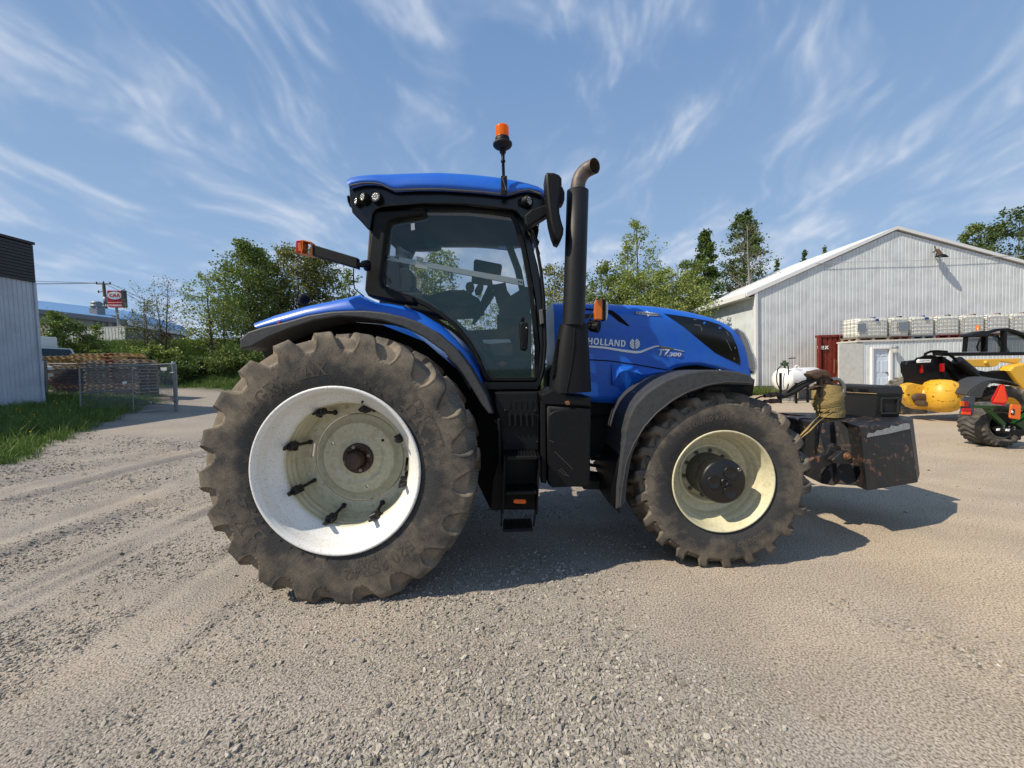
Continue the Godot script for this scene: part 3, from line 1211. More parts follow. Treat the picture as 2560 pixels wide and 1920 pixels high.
func front_wheel(root: Node3D, at: Vector3, turn: float) -> Node3D:
	var w := Node3D.new()
	w.name = "front_wheel"
	root.add_child(w, true)
	w.position = at - root.position
	w.rotation.y = turn
	var prof := v2([0.398, 0.185, 0.42, 0.205, 0.47, 0.222, 0.52, 0.23, 0.57, 0.231, 0.615, 0.228, 0.655, 0.224, 0.69, 0.218, 0.712, 0.2, 0.718, 0.15, 0.721, 0.08, 0.722, 0, 0.721, -0.08, 0.718, -0.15, 0.712, -0.2, 0.69, -0.218, 0.655, -0.224, 0.615, -0.228, 0.57, -0.231, 0.52, -0.23, 0.47, -0.222, 0.42, -0.205, 0.398, -0.185])
	part_mesh(w, "tyre", tyre_mesh(prof, 22, 0.052, 0.625, 0.70, 0.224, 0.5, 0.62, 748, 66, M.tyre, 0.12, true))
	var st := begin()
	# low blocks between the lugs
	for k in 22:
		var a := TAU * (k + 0.5) / 22.0 + 0.02
		var bs := Basis(Vector3.BACK, -a)
		box(st, Vector3(sin(a) * 0.628, cos(a) * 0.628, 0.212), Vector3(0.05, 0.04, 0.02), 0.008, bs * Basis(Vector3.BACK, 0.35))
		box(st, Vector3(sin(a + 0.11) * 0.592, cos(a + 0.11) * 0.592, 0.226), Vector3(0.07, 0.014, 0.006), 0.002, bs * Basis(Vector3.BACK, -0.5))
	part_local(w, "tread_blocks", st, M.tyre_text)
	st = begin()
	lathe(st, v2([0.396, 0.195, 0.410, 0.205, 0.414, 0.213, 0.410, 0.220, 0.402, 0.220, 0.396, 0.210, 0.392, 0.185, 0.380, 0.155, 0.374, 0.135, 0.374, 0.11, 0.366, 0.10, 0.352, 0.085, 0.350, 0.05, 0.345, 0.04, 0.330, 0.03, 0.326, -0.01, 0.32, -0.015]), Transform3D.IDENTITY, 96)
	part_local(w, "rim", st, M.rim_cream)
	st = begin()
	lathe(st, v2([0.327, -0.012, 0.322, -0.016, 0.262, -0.018, 0.258, -0.024, 0.255, -0.026]), Transform3D.IDENTITY, 80)
	lathe(st, v2([0.256, -0.022, 0.250, -0.016, 0.236, -0.020, 0.222, -0.040, 0.212, -0.062, 0.205, -0.07, 0.15, -0.072]), Transform3D.IDENTITY, 80, 2)
	part_local(w, "wheel_disc", st, M.rim_cream)
	for k in 12:
		st = begin()
		var a := TAU * (k + 0.3) / 12.0
		lathe(st, v2([0.0, 0.007, 0.010, 0.007, 0.015, 0.004, 0.017, 0.0]), Transform3D(Basis.IDENTITY, Vector3(cos(a) * 0.292, sin(a) * 0.292, -0.0175)), 16)
		part_local(w, "ring_bolt", st, M.rim_cream)
	for k in 10:
		st = begin()
		var a := TAU * (k + 0.2) / 10.0
		lathe(st, v2([0.017, 0.0, 0.017, 0.014, 0.012, 0.018, 0.0, 0.018]), Transform3D(Basis.IDENTITY, Vector3(cos(a) * 0.196, sin(a) * 0.196, -0.071)), 6, -1)
		part_local(w, "wheel_nut", st, M.cast_grey)
	st = begin()
	lathe(st, v2([0.176, -0.09, 0.176, 0.10, 0.172, 0.104, 0.176, 0.108, 0.176, 0.16]), Transform3D.IDENTITY, 64)
	part_local(w, "hub", st, M.cast_grey)
	st = begin()
	lathe(st, v2([0.178, 0.155, 0.180, 0.20, 0.176, 0.214, 0.165, 0.222, 0.0, 0.224]), Transform3D.IDENTITY, 64)
	part_local(w, "hub_cap", st, M.hub_black)
	for k in 3:
		st = begin()
		var a := PI / 2 - 0.55 + TAU * k / 3.0
		lathe(st, v2([0.052, 0.0, 0.052, 0.008, 0.048, 0.011, 0.043, 0.006, 0.0, 0.006]), Transform3D(Basis.IDENTITY, Vector3(cos(a) * 0.088, sin(a) * 0.088, 0.2225)), 32)
		part_local(w, "hub_plug", st, M.hub_black)
	st = begin()
	lathe(st, v2([0.033, 0.0, 0.031, 0.014, 0.022, 0.018, 0.020, 0.01, 0.0, 0.01]), Transform3D(Basis.IDENTITY, Vector3(0, 0, 0.2235)), 24)
	part_local(w, "hub_centre", st, M.hub_black)
	st = begin()
	lathe(st, v2([0.015, 0.0, 0.015, 0.008, 0.007, 0.010, 0.006, 0.004, 0.0, 0.004]), Transform3D(Basis.IDENTITY, Vector3(0.118, 0.098, 0.2215)), 16)
	part_local(w, "drain_plug", st, M.steel_bright)
	var wall := func(r: float) -> float: return wall_height(prof, r)
	for tx in [["GROUND KING", 0.042, 2.87, 0.52], ["GROUND KING", 0.042, -0.25, 0.52]]:
		st = begin()
		arc_text(st, tx[0], tx[1], tx[2], tx[3], wall, 0.0035)
		part_local(w, "lettering", st, M.tyre_text)
	return w


# ---------------------------------------------------------------- tractor

var hood_top: PackedVector2Array
var hood_low: PackedVector2Array
const MID := -4.05


func along(list: PackedVector2Array, x: float) -> float:
	for i in list.size() - 1:
		if x <= list[i + 1].x:
			return lerpf(list[i].y, list[i + 1].y, clampf(inverse_lerp(list[i].x, list[i + 1].x, x), 0.0, 1.0))
	return list[list.size() - 1].y


func hood_half(x: float, y: float) -> float:
	var hw := 0.455 - 0.035 * smoothstep(1.2, 2.0, x) - 0.09 * pow(clampf((x - 1.85) / 0.52, 0.0, 1.0), 2.2)
	var t := along(hood_top, x) - y
	var r := 0.13
	if t < r:
		var q := 1.0 - clampf(t / r, 0.0, 1.0)
		hw -= 0.16 * (1.0 - sqrt(maxf(0.0, 1.0 - q * q)))
	hw += 0.012 * smoothstep(0.45, 0.15, t) * smoothstep(0.02, 0.15, t)
	return hw


func hood_z(x: float, y: float) -> float:
	return MID + hood_half(x, y)


func make_tractor() -> void:
	var base := Vector3(0.2, 0.0, MID)
	var root := thing("tractor", "large blue farm tractor with a black cab frame and deep white rear rims", "tractor", base)
	rear_wheel(root, Vector3(-1.222, 0.94, -2.85), 0.0)
	front_wheel(root, Vector3(1.665, 0.648, -3.245), 0.0)
	rear_wheel(root, Vector3(-1.222, 0.94, -5.25), PI)
	front_wheel(root, Vector3(1.665, 0.648, -4.86), PI)
	tractor_chassis(root)
	tractor_hood(root)
	tractor_cab(root)
	tractor_inside(root)
	tractor_side(root)
	tractor_fenders(root)


func tractor_chassis(root: Node3D) -> void:
	var st := begin()
	box(st, Vector3(-0.55, 0.98, MID), Vector3(1.7, 0.62, 0.62), 0.06)
	box(st, Vector3(0.7, 0.92, MID), Vector3(1.3, 0.45, 0.5), 0.05)
	box(st, Vector3(1.6, 0.95, MID), Vector3(1.4, 0.34, 0.44), 0.05)
	box(st, Vector3(-1.5, 0.85, MID), Vector3(0.5, 0.5, 0.7), 0.05)
	part(root, "transmission", st, M.under)
	st = begin()
	rod(st, Vector3(-1.222, 0.94, -3.05), Vector3(-1.222, 0.94, -5.05), 0.14, 20)
	box(st, Vector3(-1.222, 0.95, MID), Vector3(0.5, 0.5, 0.9), 0.08)
	part(root, "rear_axle", st, M.under)
	st = begin()
	rod(st, Vector3(1.665, 0.648, -3.32), Vector3(1.665, 0.648, -4.78), 0.10, 20)
	box(st, Vector3(1.665, 0.66, MID), Vector3(0.34, 0.34, 0.5), 0.08)
	rod(st, Vector3(1.42, 0.62, -3.4), Vector3(1.42, 0.62, -4.7), 0.03, 10)
	part(root, "front_axle", st, M.under)
	st = begin()
	box(st, Vector3(0.95, 1.35, MID), Vector3(1.2, 0.6, 0.6), 0.08)
	box(st, Vector3(1.75, 1.25, MID), Vector3(0.9, 0.45, 0.55), 0.06)
	part(root, "engine", st, M.under)
	# pipes and hoses between the tank and the front wheel
	for k in 4:
		st = begin()
		var o := k * 0.07
		tube(st, PackedVector3Array([Vector3(0.5, 0.86 - o, -3.55), Vector3(0.9, 0.80 - o, -3.5), Vector3(1.15, 0.72 - o * 0.6, -3.6), Vector3(1.45, 0.78 - o, -3.75)]), 0.016, 8)
		part(root, "hose", st, M.black_matt)
	st = begin()
	slab(st, v2([0.604, 0.598, 0.817, 0.581, 0.815, 0.505, 0.603, 0.517]), 3.35, 3.6, 0.01)
	part(root, "frame_rail", st, M.under)


func tractor_hood(root: Node3D) -> void:
	hood_top = v2([0.409, 2.223, 0.647, 2.212, 0.864, 2.201, 1.296, 2.17, 1.513, 2.142, 1.729, 2.1, 1.945, 2.042, 2.118, 1.968, 2.196, 1.896, 2.251, 1.795, 2.294, 1.646, 2.315, 1.514])
	hood_low = v2([0.384, 1.278, 0.738, 1.266, 1.039, 1.239, 1.101, 1.273, 1.27, 1.39, 1.468, 1.526, 1.53, 1.559, 1.648, 1.579, 1.783, 1.583, 1.94, 1.546, 2.079, 1.506, 2.218, 1.447, 2.314, 1.418])
	var rings := []
	var x0 := hood_top[0].x
	var x1 := hood_top[hood_top.size() - 1].x
	for i in 71:
		var x := lerpf(x0, x1, i / 70.0)
		var yt := along(hood_top, x)
		var yb := along(hood_low, x)
		var ring := PackedVector3Array()
		var far := PackedVector3Array()
		for k in 23:
			var t := k / 22.0
			t = 1.0 - pow(1.0 - t, 1.7)
			var y := lerpf(yb, yt, t)
			ring.append(Vector3(x, y, hood_z(x, y)))
			far.append(Vector3(x, y, 2.0 * MID - hood_z(x, y)))
		var hw := hood_half(x, yt)
		for k in range(1, 6):
			var q := k / 6.0
			ring.append(Vector3(x, yt + 0.03 * sin(q * PI) * smoothstep(x1, x1 - 0.5, x), MID + hw * (1.0 - 2.0 * q)))
		far.reverse()
		ring.append_array(far)
		rings.append(ring)
	var st := begin()
	loft(st, rings)
	part(root, "hood", st, M.blue)
	var f := hood_z
	# dark side window
	st = begin()
	drape(st, v2([1.437, 2.072, 1.632, 2.042, 1.865, 1.996, 1.982, 1.954, 2.075, 1.873, 2.136, 1.747, 2.174, 1.613, 2.174, 1.57, 2.057, 1.624, 1.924, 1.691, 1.785, 1.804, 1.63, 1.934, 1.515, 2.015]), f, 0.004)
	var win := part(root, "side_window", st, M.smoked)
	for pl in [v2([2.017, 1.892, 2.032, 1.888, 2.055, 1.852, 2.044, 1.849]), v2([2.02, 1.819, 2.028, 1.817, 2.085, 1.708, 2.08, 1.704]), v2([2.109, 1.746, 2.121, 1.742, 2.124, 1.722, 2.115, 1.719]), v2([2.104, 1.645, 2.116, 1.641, 2.12, 1.618, 2.109, 1.622]), v2([1.719, 2.014, 1.747, 2.009, 1.746, 2.002, 1.719, 2.006]), v2([1.719, 1.961, 1.769, 1.958, 1.792, 1.926, 1.793, 1.895, 1.786, 1.896, 1.783, 1.923, 1.765, 1.95, 1.719, 1.953])]:
		st = begin()
		drape(st, pl, f, 0.006)
		part(win, "fixing", st, M.trim_grey)
	# panel gap and lower flank
	st = begin()
	drape(st, v2([0.722, 1.659, 0.916, 1.642, 1.149, 1.602, 1.382, 1.555, 1.46, 1.541, 1.46, 1.549, 1.382, 1.565, 1.15, 1.612, 0.917, 1.652, 0.722, 1.669]), f, 0.003)
	part(root, "panel_gap", st, M.black_matt)
	st = begin()
	st.set_smooth_group(-1)
	var u := v3([0.93, 1.622, -3.592, 0.984, 1.609, -3.592, 1.224, 1.573, -3.592, 1.449, 1.54, -3.592])
	var l := v3([0.933, 1.435, -3.545, 0.992, 1.533, -3.545, 1.039, 1.555, -3.545, 1.146, 1.534, -3.545, 1.199, 1.511, -3.545])
	var e := v3([0.941, 1.417, -3.592, 1.064, 1.351, -3.592, 1.26, 1.392, -3.592, 1.453, 1.534, -3.592])
	for q in [[u[0], l[0], l[1]], [u[0], l[1], u[1]], [u[1], l[1], l[2]], [u[1], l[2], u[2]], [u[2], l[2], l[3]], [u[2], l[3], l[4]], [u[2], l[4], u[3]], [u[3], l[4], e[3]], [l[0], e[0], l[1]], [l[1], e[0], e[1]], [l[1], e[1], l[2]], [l[2], e[1], l[3]], [l[3], e[1], e[2]], [l[3], e[2], l[4]], [l[4], e[2], e[3]]]:
		tri(st, q[0], q[2], q[1])
	part(root, "flank_scoop", st, M.blue)
	# vent slash behind the lamp
	st = begin()
	drape(st, v2([0.695, 2.146, 0.757, 2.14, 0.834, 2.128, 0.927, 2.122, 0.958, 2.111, 1.018, 2.059, 1.11, 1.962, 1.079, 1.968, 1.002, 2.013, 0.941, 2.069, 0.903, 2.097, 0.833, 2.103, 0.756, 2.122, 0.695, 2.129]), f, 0.004)
	part(root, "air_intake", st, M.black_matt)
	# bright trim line
	st = begin()
	drape(st, v2([0.724, 1.797, 0.881, 1.779, 1.035, 1.75, 1.16, 1.731, 1.206, 1.731, 1.269, 1.753, 1.339, 1.775, 1.378, 1.777, 1.386, 1.765, 1.347, 1.761, 1.276, 1.737, 1.214, 1.712, 1.159, 1.708, 1.043, 1.727, 0.88, 1.761, 0.723, 1.78]), f, 0.008)
	part(root, "trim_line", st, M.silver)
	st = begin()
	drape(st, v2([1.386, 1.771, 1.448, 1.765, 1.524, 1.746, 1.524, 1.73, 1.448, 1.744, 1.386, 1.758]), f, 0.005)
	part(root, "trim_line_end", st, M.trim_grey)
	st = begin()
	drape(st, v2([1.524, 1.741, 1.623, 1.716, 1.623, 1.709, 1.524, 1.732]), f, 0.006)
	part(root, "trim_line_tip", st, M.silver)
	var letters: MeshInstance3D
	var slope := Basis(Vector3.BACK, -0.105)
	letters = lettering(root, "lettering", "HOLLAND", 0.060, Vector3(0.892, 1.819, -3.592), slope * Basis.from_scale(Vector3(0.93, 1, 1)), M.silver, 0.012, "Droid Sans", 1)
	letters = lettering(root, "lettering", "NEW", 0.060, Vector3(0.601, 1.856, -3.592), slope, M.silver, 0.012, "Droid Sans", 1)
	letters = lettering(root, "lettering", "T7", 0.058, Vector3(1.425, 1.709, -3.6), Basis(Vector3(1.15, -0.06, 0), Vector3(0.32, 1, 0), Vector3.BACK), M.silver_paint, 0.008, "Droid Sans", 1)
	letters = lettering(root, "lettering", ".300", 0.034, Vector3(1.525, 1.686, -3.605), Basis(Vector3(1.5, -0.08, 0), Vector3(0.30, 1, 0), Vector3.BACK), M.silver_paint, 0.008, "Droid Sans", 1)
	# leaf badge: eight leaflets either side of a gap
	var c := Vector3(1.152, 1.799, -3.588)
	var rr := 0.048
	for s in [-1.0, 1.0]:
		for k in 4:
			st = begin()
			var y0 := rr * (-1.0 + 0.5 * k - 0.30)
			var band := PackedVector2Array([Vector2(0.10 * rr, y0 + 0.02 * rr), Vector2(1.1 * rr, y0 + 0.95 * rr), Vector2(1.1 * rr, y0 + 1.32 * rr), Vector2(0.10 * rr, y0 + 0.40 * rr)])
			var circle := PackedVector2Array()
			for q in 28:
				circle.append(Vector2(cos(TAU * q / 28) * rr, sin(TAU * q / 28) * rr * 1.02))
			for piece in Geometry2D.intersect_polygons(circle, band):
				var moved := PackedVector2Array()
				for p in piece:
					moved.append(Vector2(c.x + s * p.x, c.y + p.y))
				slab(st, moved, 3.580, 3.592)
			part(root, "badge_leaf", st, M.silver)
	st = begin()
	drape(st, v2([1.174, 2.094, 1.271, 2.094, 1.275, 2.1, 1.284, 2.1, 1.287, 2.09, 1.379, 2.07, 1.383, 2.049, 1.29, 2.058, 1.285, 2.049, 1.274, 2.049, 1.27, 2.058, 1.175, 2.074]), f, 0.007)
	var plate := part(root, "name_plate", st, M.silver_paint)
	lettering(plate, "lettering", "AUTO COMMAND", 0.018, Vector3(1.273, 2.072, -3.585), Basis(Vector3(1.25, -0.1, 0), Vector3(0, 1, 0), Vector3.BACK), M.trim_grey, 0.004, "Droid Sans", 1)
	# head lamp wrapped round the nose
	st = begin()
	var hl := v2([2.173, 1.913, 2.232, 1.872, 2.267, 1.808, 2.294, 1.728, 2.331, 1.624, 2.339, 1.545, 2.324, 1.482, 2.273, 1.539, 2.254, 1.619, 2.239, 1.698, 2.2, 1.826])
	slab(st, hl, 3.68, 3.80, 0.012)
	var hlamp := part(root, "head_lamp", st, M.reflector)
	st = begin()
	slab(st, inset(ccw(hl), -0.006), 3.668, 3.81, 0.01)
	part(hlamp, "lens", st, M.lens_clear)
	st = begin()
	slab(st, v2([2.305, 1.681, 2.338, 1.616, 2.345, 1.537, 2.329, 1.482, 2.308, 1.514, 2.303, 1.602]), 3.662, 3.70, 0.005)
	part(hlamp, "lower_lens", st, M.lens_clear)
	st = begin()
	box(st, Vector3(2.34, 1.62, MID), Vector3(0.05, 0.3, 0.5), 0.02)
	part(root, "grille", st, M.black_matt)
	# roof of the arch over the front wheel
	st = begin()
	slab(st, v2([1.257, 1.347, 1.468, 1.525, 1.581, 1.565, 1.742, 1.58, 1.87, 1.576, 2.141, 1.499, 2.341, 1.425, 2.316, 1.265, 2.211, 1.244, 1.979, 1.324, 1.659, 1.382, 1.336, 1.264]), 3.70, 4.4, 0.0)
	part(root, "wheel_arch", st, M.black_matt)


func tractor_cab(root: Node3D) -> void:
	var st := begin()
	var low := v3([-1.247, 3.094, -3.12, -1.222, 3.105, -3.12, -1.141, 3.12, -3.12, -1.06, 3.12, -3.12, -0.994, 3.107, -3.12, -0.928, 3.074, -3.12, -0.888, 3.058, -3.12, -0.794, 3.062, -3.12, -0.713, 3.062, -3.12, -0.619, 3.06, -3.12, -0.525, 3.056, -3.12, -0.418, 3.048, -3.12, -0.297, 3.036, -3.12, -0.19, 3.025, -3.12, -0.096, 3.01, -3.12, -0.002, 2.998, -3.12, 0.038, 3.004, -3.12, 0.106, 3.021, -3.12, 0.187, 3.026, -3.12, 0.254, 3.011, -3.12, 0.293, 2.986, -3.12, 0.308, 2.972, -3.12])
	var high := v3([-1.292, 3.192, -3.25, -1.266, 3.205, -3.25, -1.208, 3.217, -3.25, -1.13, 3.224, -3.25, -1.046, 3.228, -3.25, -0.962, 3.231, -3.25, -0.878, 3.233, -3.25, -0.794, 3.233, -3.25, -0.71, 3.233, -3.25, -0.626, 3.233, -3.25, -0.543, 3.231, -3.25, -0.431, 3.223, -3.25, -0.319, 3.213, -3.25, -0.222, 3.201, -3.25, -0.124, 3.188, -3.25, -0.041, 3.175, -3.25, 0.043, 3.156, -3.25, 0.119, 3.135, -3.25, 0.195, 3.109, -3.25, 0.258, 3.086, -3.25, 0.299, 3.062, -3.25, 0.321, 3.032, -3.25])
	band(st, low, high, 4.60)
	part(root, "roof", st, M.blue)
	st = begin()
	slab(st, v2([-1.27, 3.118, -1.242, 3.131, -1.159, 3.144, -1.077, 3.144, -1.009, 3.132, -0.943, 3.097, -0.902, 3.08, -0.725, 3.083, -0.534, 3.077, -0.193, 3.045, -0.002, 3.017, 0.052, 3.024, 0.108, 3.041, 0.19, 3.046, 0.284, 3.006, 0.317, 2.965, 0.319, 2.904, 0.281, 2.885, 0.251, 2.791, 0.153, 2.74, 0.135, 2.809, 0.075, 2.878, 0.048, 2.892, -0.333, 2.947, -0.675, 2.962, -1.004, 2.945, -1.06, 2.926, -1.089, 2.887, -1.115, 2.766, -1.135, 2.774, -1.187, 2.836, -1.226, 2.878, -1.255, 2.912, -1.267, 3]), 3.17, 3.42, 0.01)
	part(root, "roof_underside", st, M.black_gloss)
	st = begin()
	slab(st, v2([-1.216, 3.065, -0.965, 3.052, 0.068, 3.02, 0.171, 3.022, 0.17, 2.996, 0.067, 2.994, -0.966, 3.026, -1.217, 3.039]), 3.40, 4.43)
	slab(st, v2([-1.287, 3.157, -1.166, 3.153, -1.172, 3.02, -1.235, 2.962, -1.278, 3.023]), 3.42, 4.5)
	slab(st, v2([0.132, 3.113, 0.267, 3.094, 0.264, 2.976, 0.171, 2.919, 0.144, 3.009]), 3.42, 4.5)
	part(root, "headliner", st, M.black_matt)
	st = begin()
	tube(st, v3([-1.25, 3.094, -3.128, -1.225, 3.105, -3.128, -1.144, 3.119, -3.128, -1.063, 3.119, -3.128, -0.996, 3.106, -3.128, -0.93, 3.072, -3.128, -0.891, 3.057, -3.128, -0.715, 3.056, -3.128, -0.527, 3.052, -3.128, -0.191, 3.02, -3.128, -0.003, 2.993, -3.128, 0.052, 3, -3.128, 0.106, 3.018, -3.128, 0.187, 3.025, -3.128, 0.281, 2.987, -3.128]), 0.009, 6)
	part(root, "roof_seal", st, M.trim_grey)
	# work lamps in the roof corners
	for q in [[Vector3(-1.202, 2.984, -3.14), 0.0185, -0.85], [Vector3(-1.147, 3.008, -3.13), 0.0215, -0.6], [Vector3(-1.042, 3.009, -3.13), 0.0245, -0.2], [Vector3(0.182, 2.942, -3.13), 0.024, 0.85]]:
		var lamp := Node3D.new()
		lamp.name = "work_lamp"
		root.add_child(lamp, true)
		lamp.position = q[0] - root.position
		var bs := Basis(Vector3.UP, q[2]).scaled(Vector3.ONE * (q[1] * 3.0 / 0.05))
		st = begin()
		lathe(st, v2([0.026, -0.06, 0.030, -0.01, 0.030, 0.004, 0.027, 0.008, 0.025, 0.003]), Transform3D(bs, Vector3.ZERO), 28)
		part_local(lamp, "housing", st, M.black)
		st = begin()
		lathe(st, v2([0.0252, 0.002, 0.018, 0.004, 0.0, 0.005]), Transform3D(bs, Vector3.ZERO), 28)
		part_local(lamp, "lens", st, M.reflector)
		st = begin()
		for k in 9:
			var a := TAU * k / 8.0
			var r := 0.0 if k == 8 else 0.0155
			lathe(st, v2([0.006, 0.0, 0.004, 0.003, 0.0, 0.004]), Transform3D(bs, bs * Vector3(cos(a) * r, sin(a) * r, 0.0035)), 8)
		part_local(lamp, "bulbs", st, M.led)
	st = begin()
	slab(st, v2([-1.428, 3.196, -1.408, 3.201, -1.388, 3.183, -1.392, 3.098, -1.407, 3.104, -1.423, 3.147]), 3.5, 3.62, 0.01)
	part(root, "rear_work_lamp", st, M.black)
	# rear corner post and its foot
	st = begin()
	slab(st, v2([-1.099, 2.899, -1.063, 2.931, -0.683, 2.935, -0.659, 2.906, -0.696, 2.884, -0.907, 2.859, -0.961, 2.844, -0.983, 2.811, -1.035, 2.487, -1.056, 2.384, -1.043, 2.308, -0.933, 2.27, -0.795, 2.224, -0.786, 2.189, -0.795, 2.165, -0.936, 2.187, -1.13, 2.228, -1.171, 2.243, -1.194, 2.292, -1.168, 2.463]), 3.20, 3.36, 0.018, true)
	part(root, "rear_post", st, M.black)
	st = begin()
	slab(st, v2([-1.219, 2.316, -1.16, 2.821, -1.127, 2.932, -1.098, 2.931, -1.147, 2.736, -1.198, 2.301]), 3.28, 3.5, 0.008)
	part(root, "rear_post_cover", st, M.trim_grey)
	# door: frame, pane, handle
	var door := Node3D.new()
	door.name = "door"
	root.add_child(door, true)
	var pane := v2([-0.993, 2.857, -0.922, 2.875, -0.71, 2.9, -0.677, 2.954, -0.329, 2.943, -0.133, 2.923, 0.041, 2.886, 0.075, 2.827, 0.131, 2.603, 0.175, 2.323, 0.2, 2.055, 0.22, 1.771, 0.206, 1.529, 0.184, 1.509, -0.202, 1.521, -0.229, 1.557, -0.288, 1.716, -0.368, 1.86, -0.463, 1.984, -0.587, 2.086, -0.697, 2.16, -0.802, 2.21, -0.948, 2.267, -1.052, 2.316, -1.07, 2.389, -1.051, 2.501, -1.001, 2.826])
	st = begin()
	strip(st, pane, 0.036, 3.23, 3.29, true, 0.006)
	part(door, "door_frame", st, M.black)
	st = begin()
	var t := Geometry2D.triangulate_polygon(ccw(pane))
	var pp := ccw(pane)
	st.set_smooth_group(-1)
	for i in range(0, t.size(), 3):
		tri(st, Vector3(pp[t[i]].x, pp[t[i]].y, -3.262), Vector3(pp[t[i + 2]].x, pp[t[i + 2]].y, -3.262), Vector3(pp[t[i + 1]].x, pp[t[i + 1]].y, -3.262))
	part(door, "window_pane", st, M.glass)
	st = begin()
	slab(st, v2([0.081, 1.972, 0.098, 1.984, 0.136, 1.983, 0.148, 1.966, 0.15, 1.907, 0.138, 1.765, 0.121, 1.749, 0.091, 1.754, 0.082, 1.771, 0.077, 1.909]), 3.18, 3.23, 0.012)
	slab(st, v2([0.089, 2.022, 0.1, 2.03, 0.116, 2.029, 0.123, 2.017, 0.12, 2, 0.095, 2.001]), 3.20, 3.235, 0.006)
	part(door, "handle", st, M.black)
	st = begin()
	slab(st, v2([0.093, 1.885, 0.115, 1.889, 0.115, 1.797, 0.096, 1.79]), 3.176, 3.19)
	part(door, "handle_grip", st, M.black)
	st = begin()
	lathe(st, v2([0.009, 0.0, 0.008, 0.004, 0.0, 0.005]), Transform3D(Basis.IDENTITY, Vector3(0.135, 1.933, -3.18)), 14)
	part(door, "lock", st, M.steel_bright)
	st = begin()
	slab(st, v2([-0.799, 2.834, -0.769, 2.837, -0.768, 2.783, -0.799, 2.78]), 3.246, 3.256)
	part(door, "sticker", st, M.white_sticker)
	# aluminium bar on the inside of the pane
	st = begin()
	slab(st, v2([-1.035, 2.593, -0.955, 2.583, -0.435, 2.468, 0.12, 2.352, 0.124, 2.303, 0.102, 2.306, -0.437, 2.422, -0.957, 2.537, -1.037, 2.553]), 3.28, 3.30, 0.003)
	var bar := part(root, "window_bar", st, M.aluminium)
	for q in [Vector3(-1.015, 2.569, -3.279), Vector3(0.083, 2.336, -3.279), Vector3(0.105, 2.33, -3.279), Vector3(-0.946, 2.569, -3.279), Vector3(-0.927, 2.564, -3.279)]:
		st = begin()
		lathe(st, v2([0.008, 0.0, 0.007, 0.003, 0.0, 0.003]), Transform3D(Basis.IDENTITY, q), 10)
		part(bar, "rivet", st, M.black_matt)
	for pl in [v2([-0.77, 2.573, -0.672, 2.545, -0.672, 2.528, -0.771, 2.553]), v2([-0.783, 2.506, -0.683, 2.48, -0.686, 2.461, -0.784, 2.483])]:
		st = begin()
		slab(st, pl, 3.272, 3.278)
		part(bar, "label", st, M.white_sticker)
	# front corner post, screen and hand rail
	st = begin()
	slab(st, v2([0.063, 2.908, 0.112, 2.885, 0.184, 2.716, 0.248, 2.463, 0.29, 2.195, 0.303, 1.911, 0.287, 1.584, 0.248, 1.471, 0.217, 1.414, -0.241, 1.429, -0.254, 1.486, -0.21, 1.502, 0.205, 1.489, 0.242, 1.771, 0.218, 2.183, 0.146, 2.634]), 3.26, 3.36, 0.008)
	part(root, "front_post", st, M.black_gloss)
	st = begin()
	quad(st, Vector3(0.18, 2.758, -3.3), Vector3(0.165, 2.75, -4.45), Vector3(0.33, 2.05, -4.45), Vector3(0.312, 2.087, -3.3))
	part(root, "windscreen", st, M.glass_far)
	st = begin()
	tube(st, v3([0.179, 2.737, -3.2, 0.209, 2.695, -3.2, 0.24, 2.584, -3.2, 0.269, 2.391, -3.2, 0.284, 2.184, -3.2, 0.286, 2.003, -3.2, 0.286, 1.794, -3.2, 0.268, 1.599, -3.2, 0.244, 1.515, -3.2]), 0.014, 10)
	part(root, "hand_rail", st, M.black)
	st = begin()
	slab(st, v2([0.242, 2.078, 0.273, 2.084, 0.279, 1.966, 0.248, 1.958]), 3.17, 3.22, 0.006)
	part(root, "rail_bracket", st, M.trim_grey)
	st = begin()
	slab(st, v2([0.224, 2.785, 0.26, 2.805, 0.269, 2.77, 0.254, 2.7, 0.271, 2.671, 0.255, 2.636, 0.275, 2.572, 0.26, 2.558, 0.241, 2.644]), 3.3, 3.36, 0.004)
	part(root, "wiper_bracket", st, M.black)
	# rear screen of the cab
	st = begin()
	quad(st, Vector3(-1.171, 2.922, -3.4), Vector3(-0.98, 2.85, -4.45), Vector3(-1.04, 2.25, -4.45), Vector3(-1.242, 2.327, -3.4))
	part(root, "rear_window", st, M.glass_far)
	# beacon
	var bp := Vector3(-0.015, 3.128, -3.1)
	var bl := Node3D.new()
	bl.name = "beacon"
	root.add_child(bl, true)
	bl.position = bp - root.position
	st = begin()
	slab(st, v2([-0.035, 3.121, 0.013, 3.12, 0.008, 2.974, -0.016, 2.97, -0.04, 2.976]), 3.085, 3.10, 0.002)
	part(root, "beacon_bracket", st, M.black)
	st = begin()
	tube(st, v3([-0.027, 3.025, -3.075, -0.015, 2.999, -3.075, 0.001, 3.009, -3.075, -0.007, 3.038, -3.075, -0.022, 3.097, -3.075, -0.009, 3.109, -3.075]), 0.003, 5)
	part(root, "beacon_wire", st, M.trim_grey)
	var up := Transform3D(Basis(Vector3.RIGHT, -PI / 2), Vector3.ZERO)
	st = begin()
	lathe(st, v2([0.012, -0.02, 0.012, 0.10, 0.018, 0.105, 0.018, 0.118, 0.013, 0.122, 0.015, 0.165, 0.025, 0.178, 0.028, 0.205, 0.022, 0.21]), up, 20)
	part_local(bl, "stem", st, M.black)
	st = begin()
	lathe(st, v2([0.02, 0.200, 0.040, 0.212, 0.068, 0.226, 0.076, 0.236, 0.076, 0.246, 0.066, 0.252, 0.055, 0.256]), up, 36)
	part_local(bl, "skirt", st, M.rubber_trim)
	st = begin()
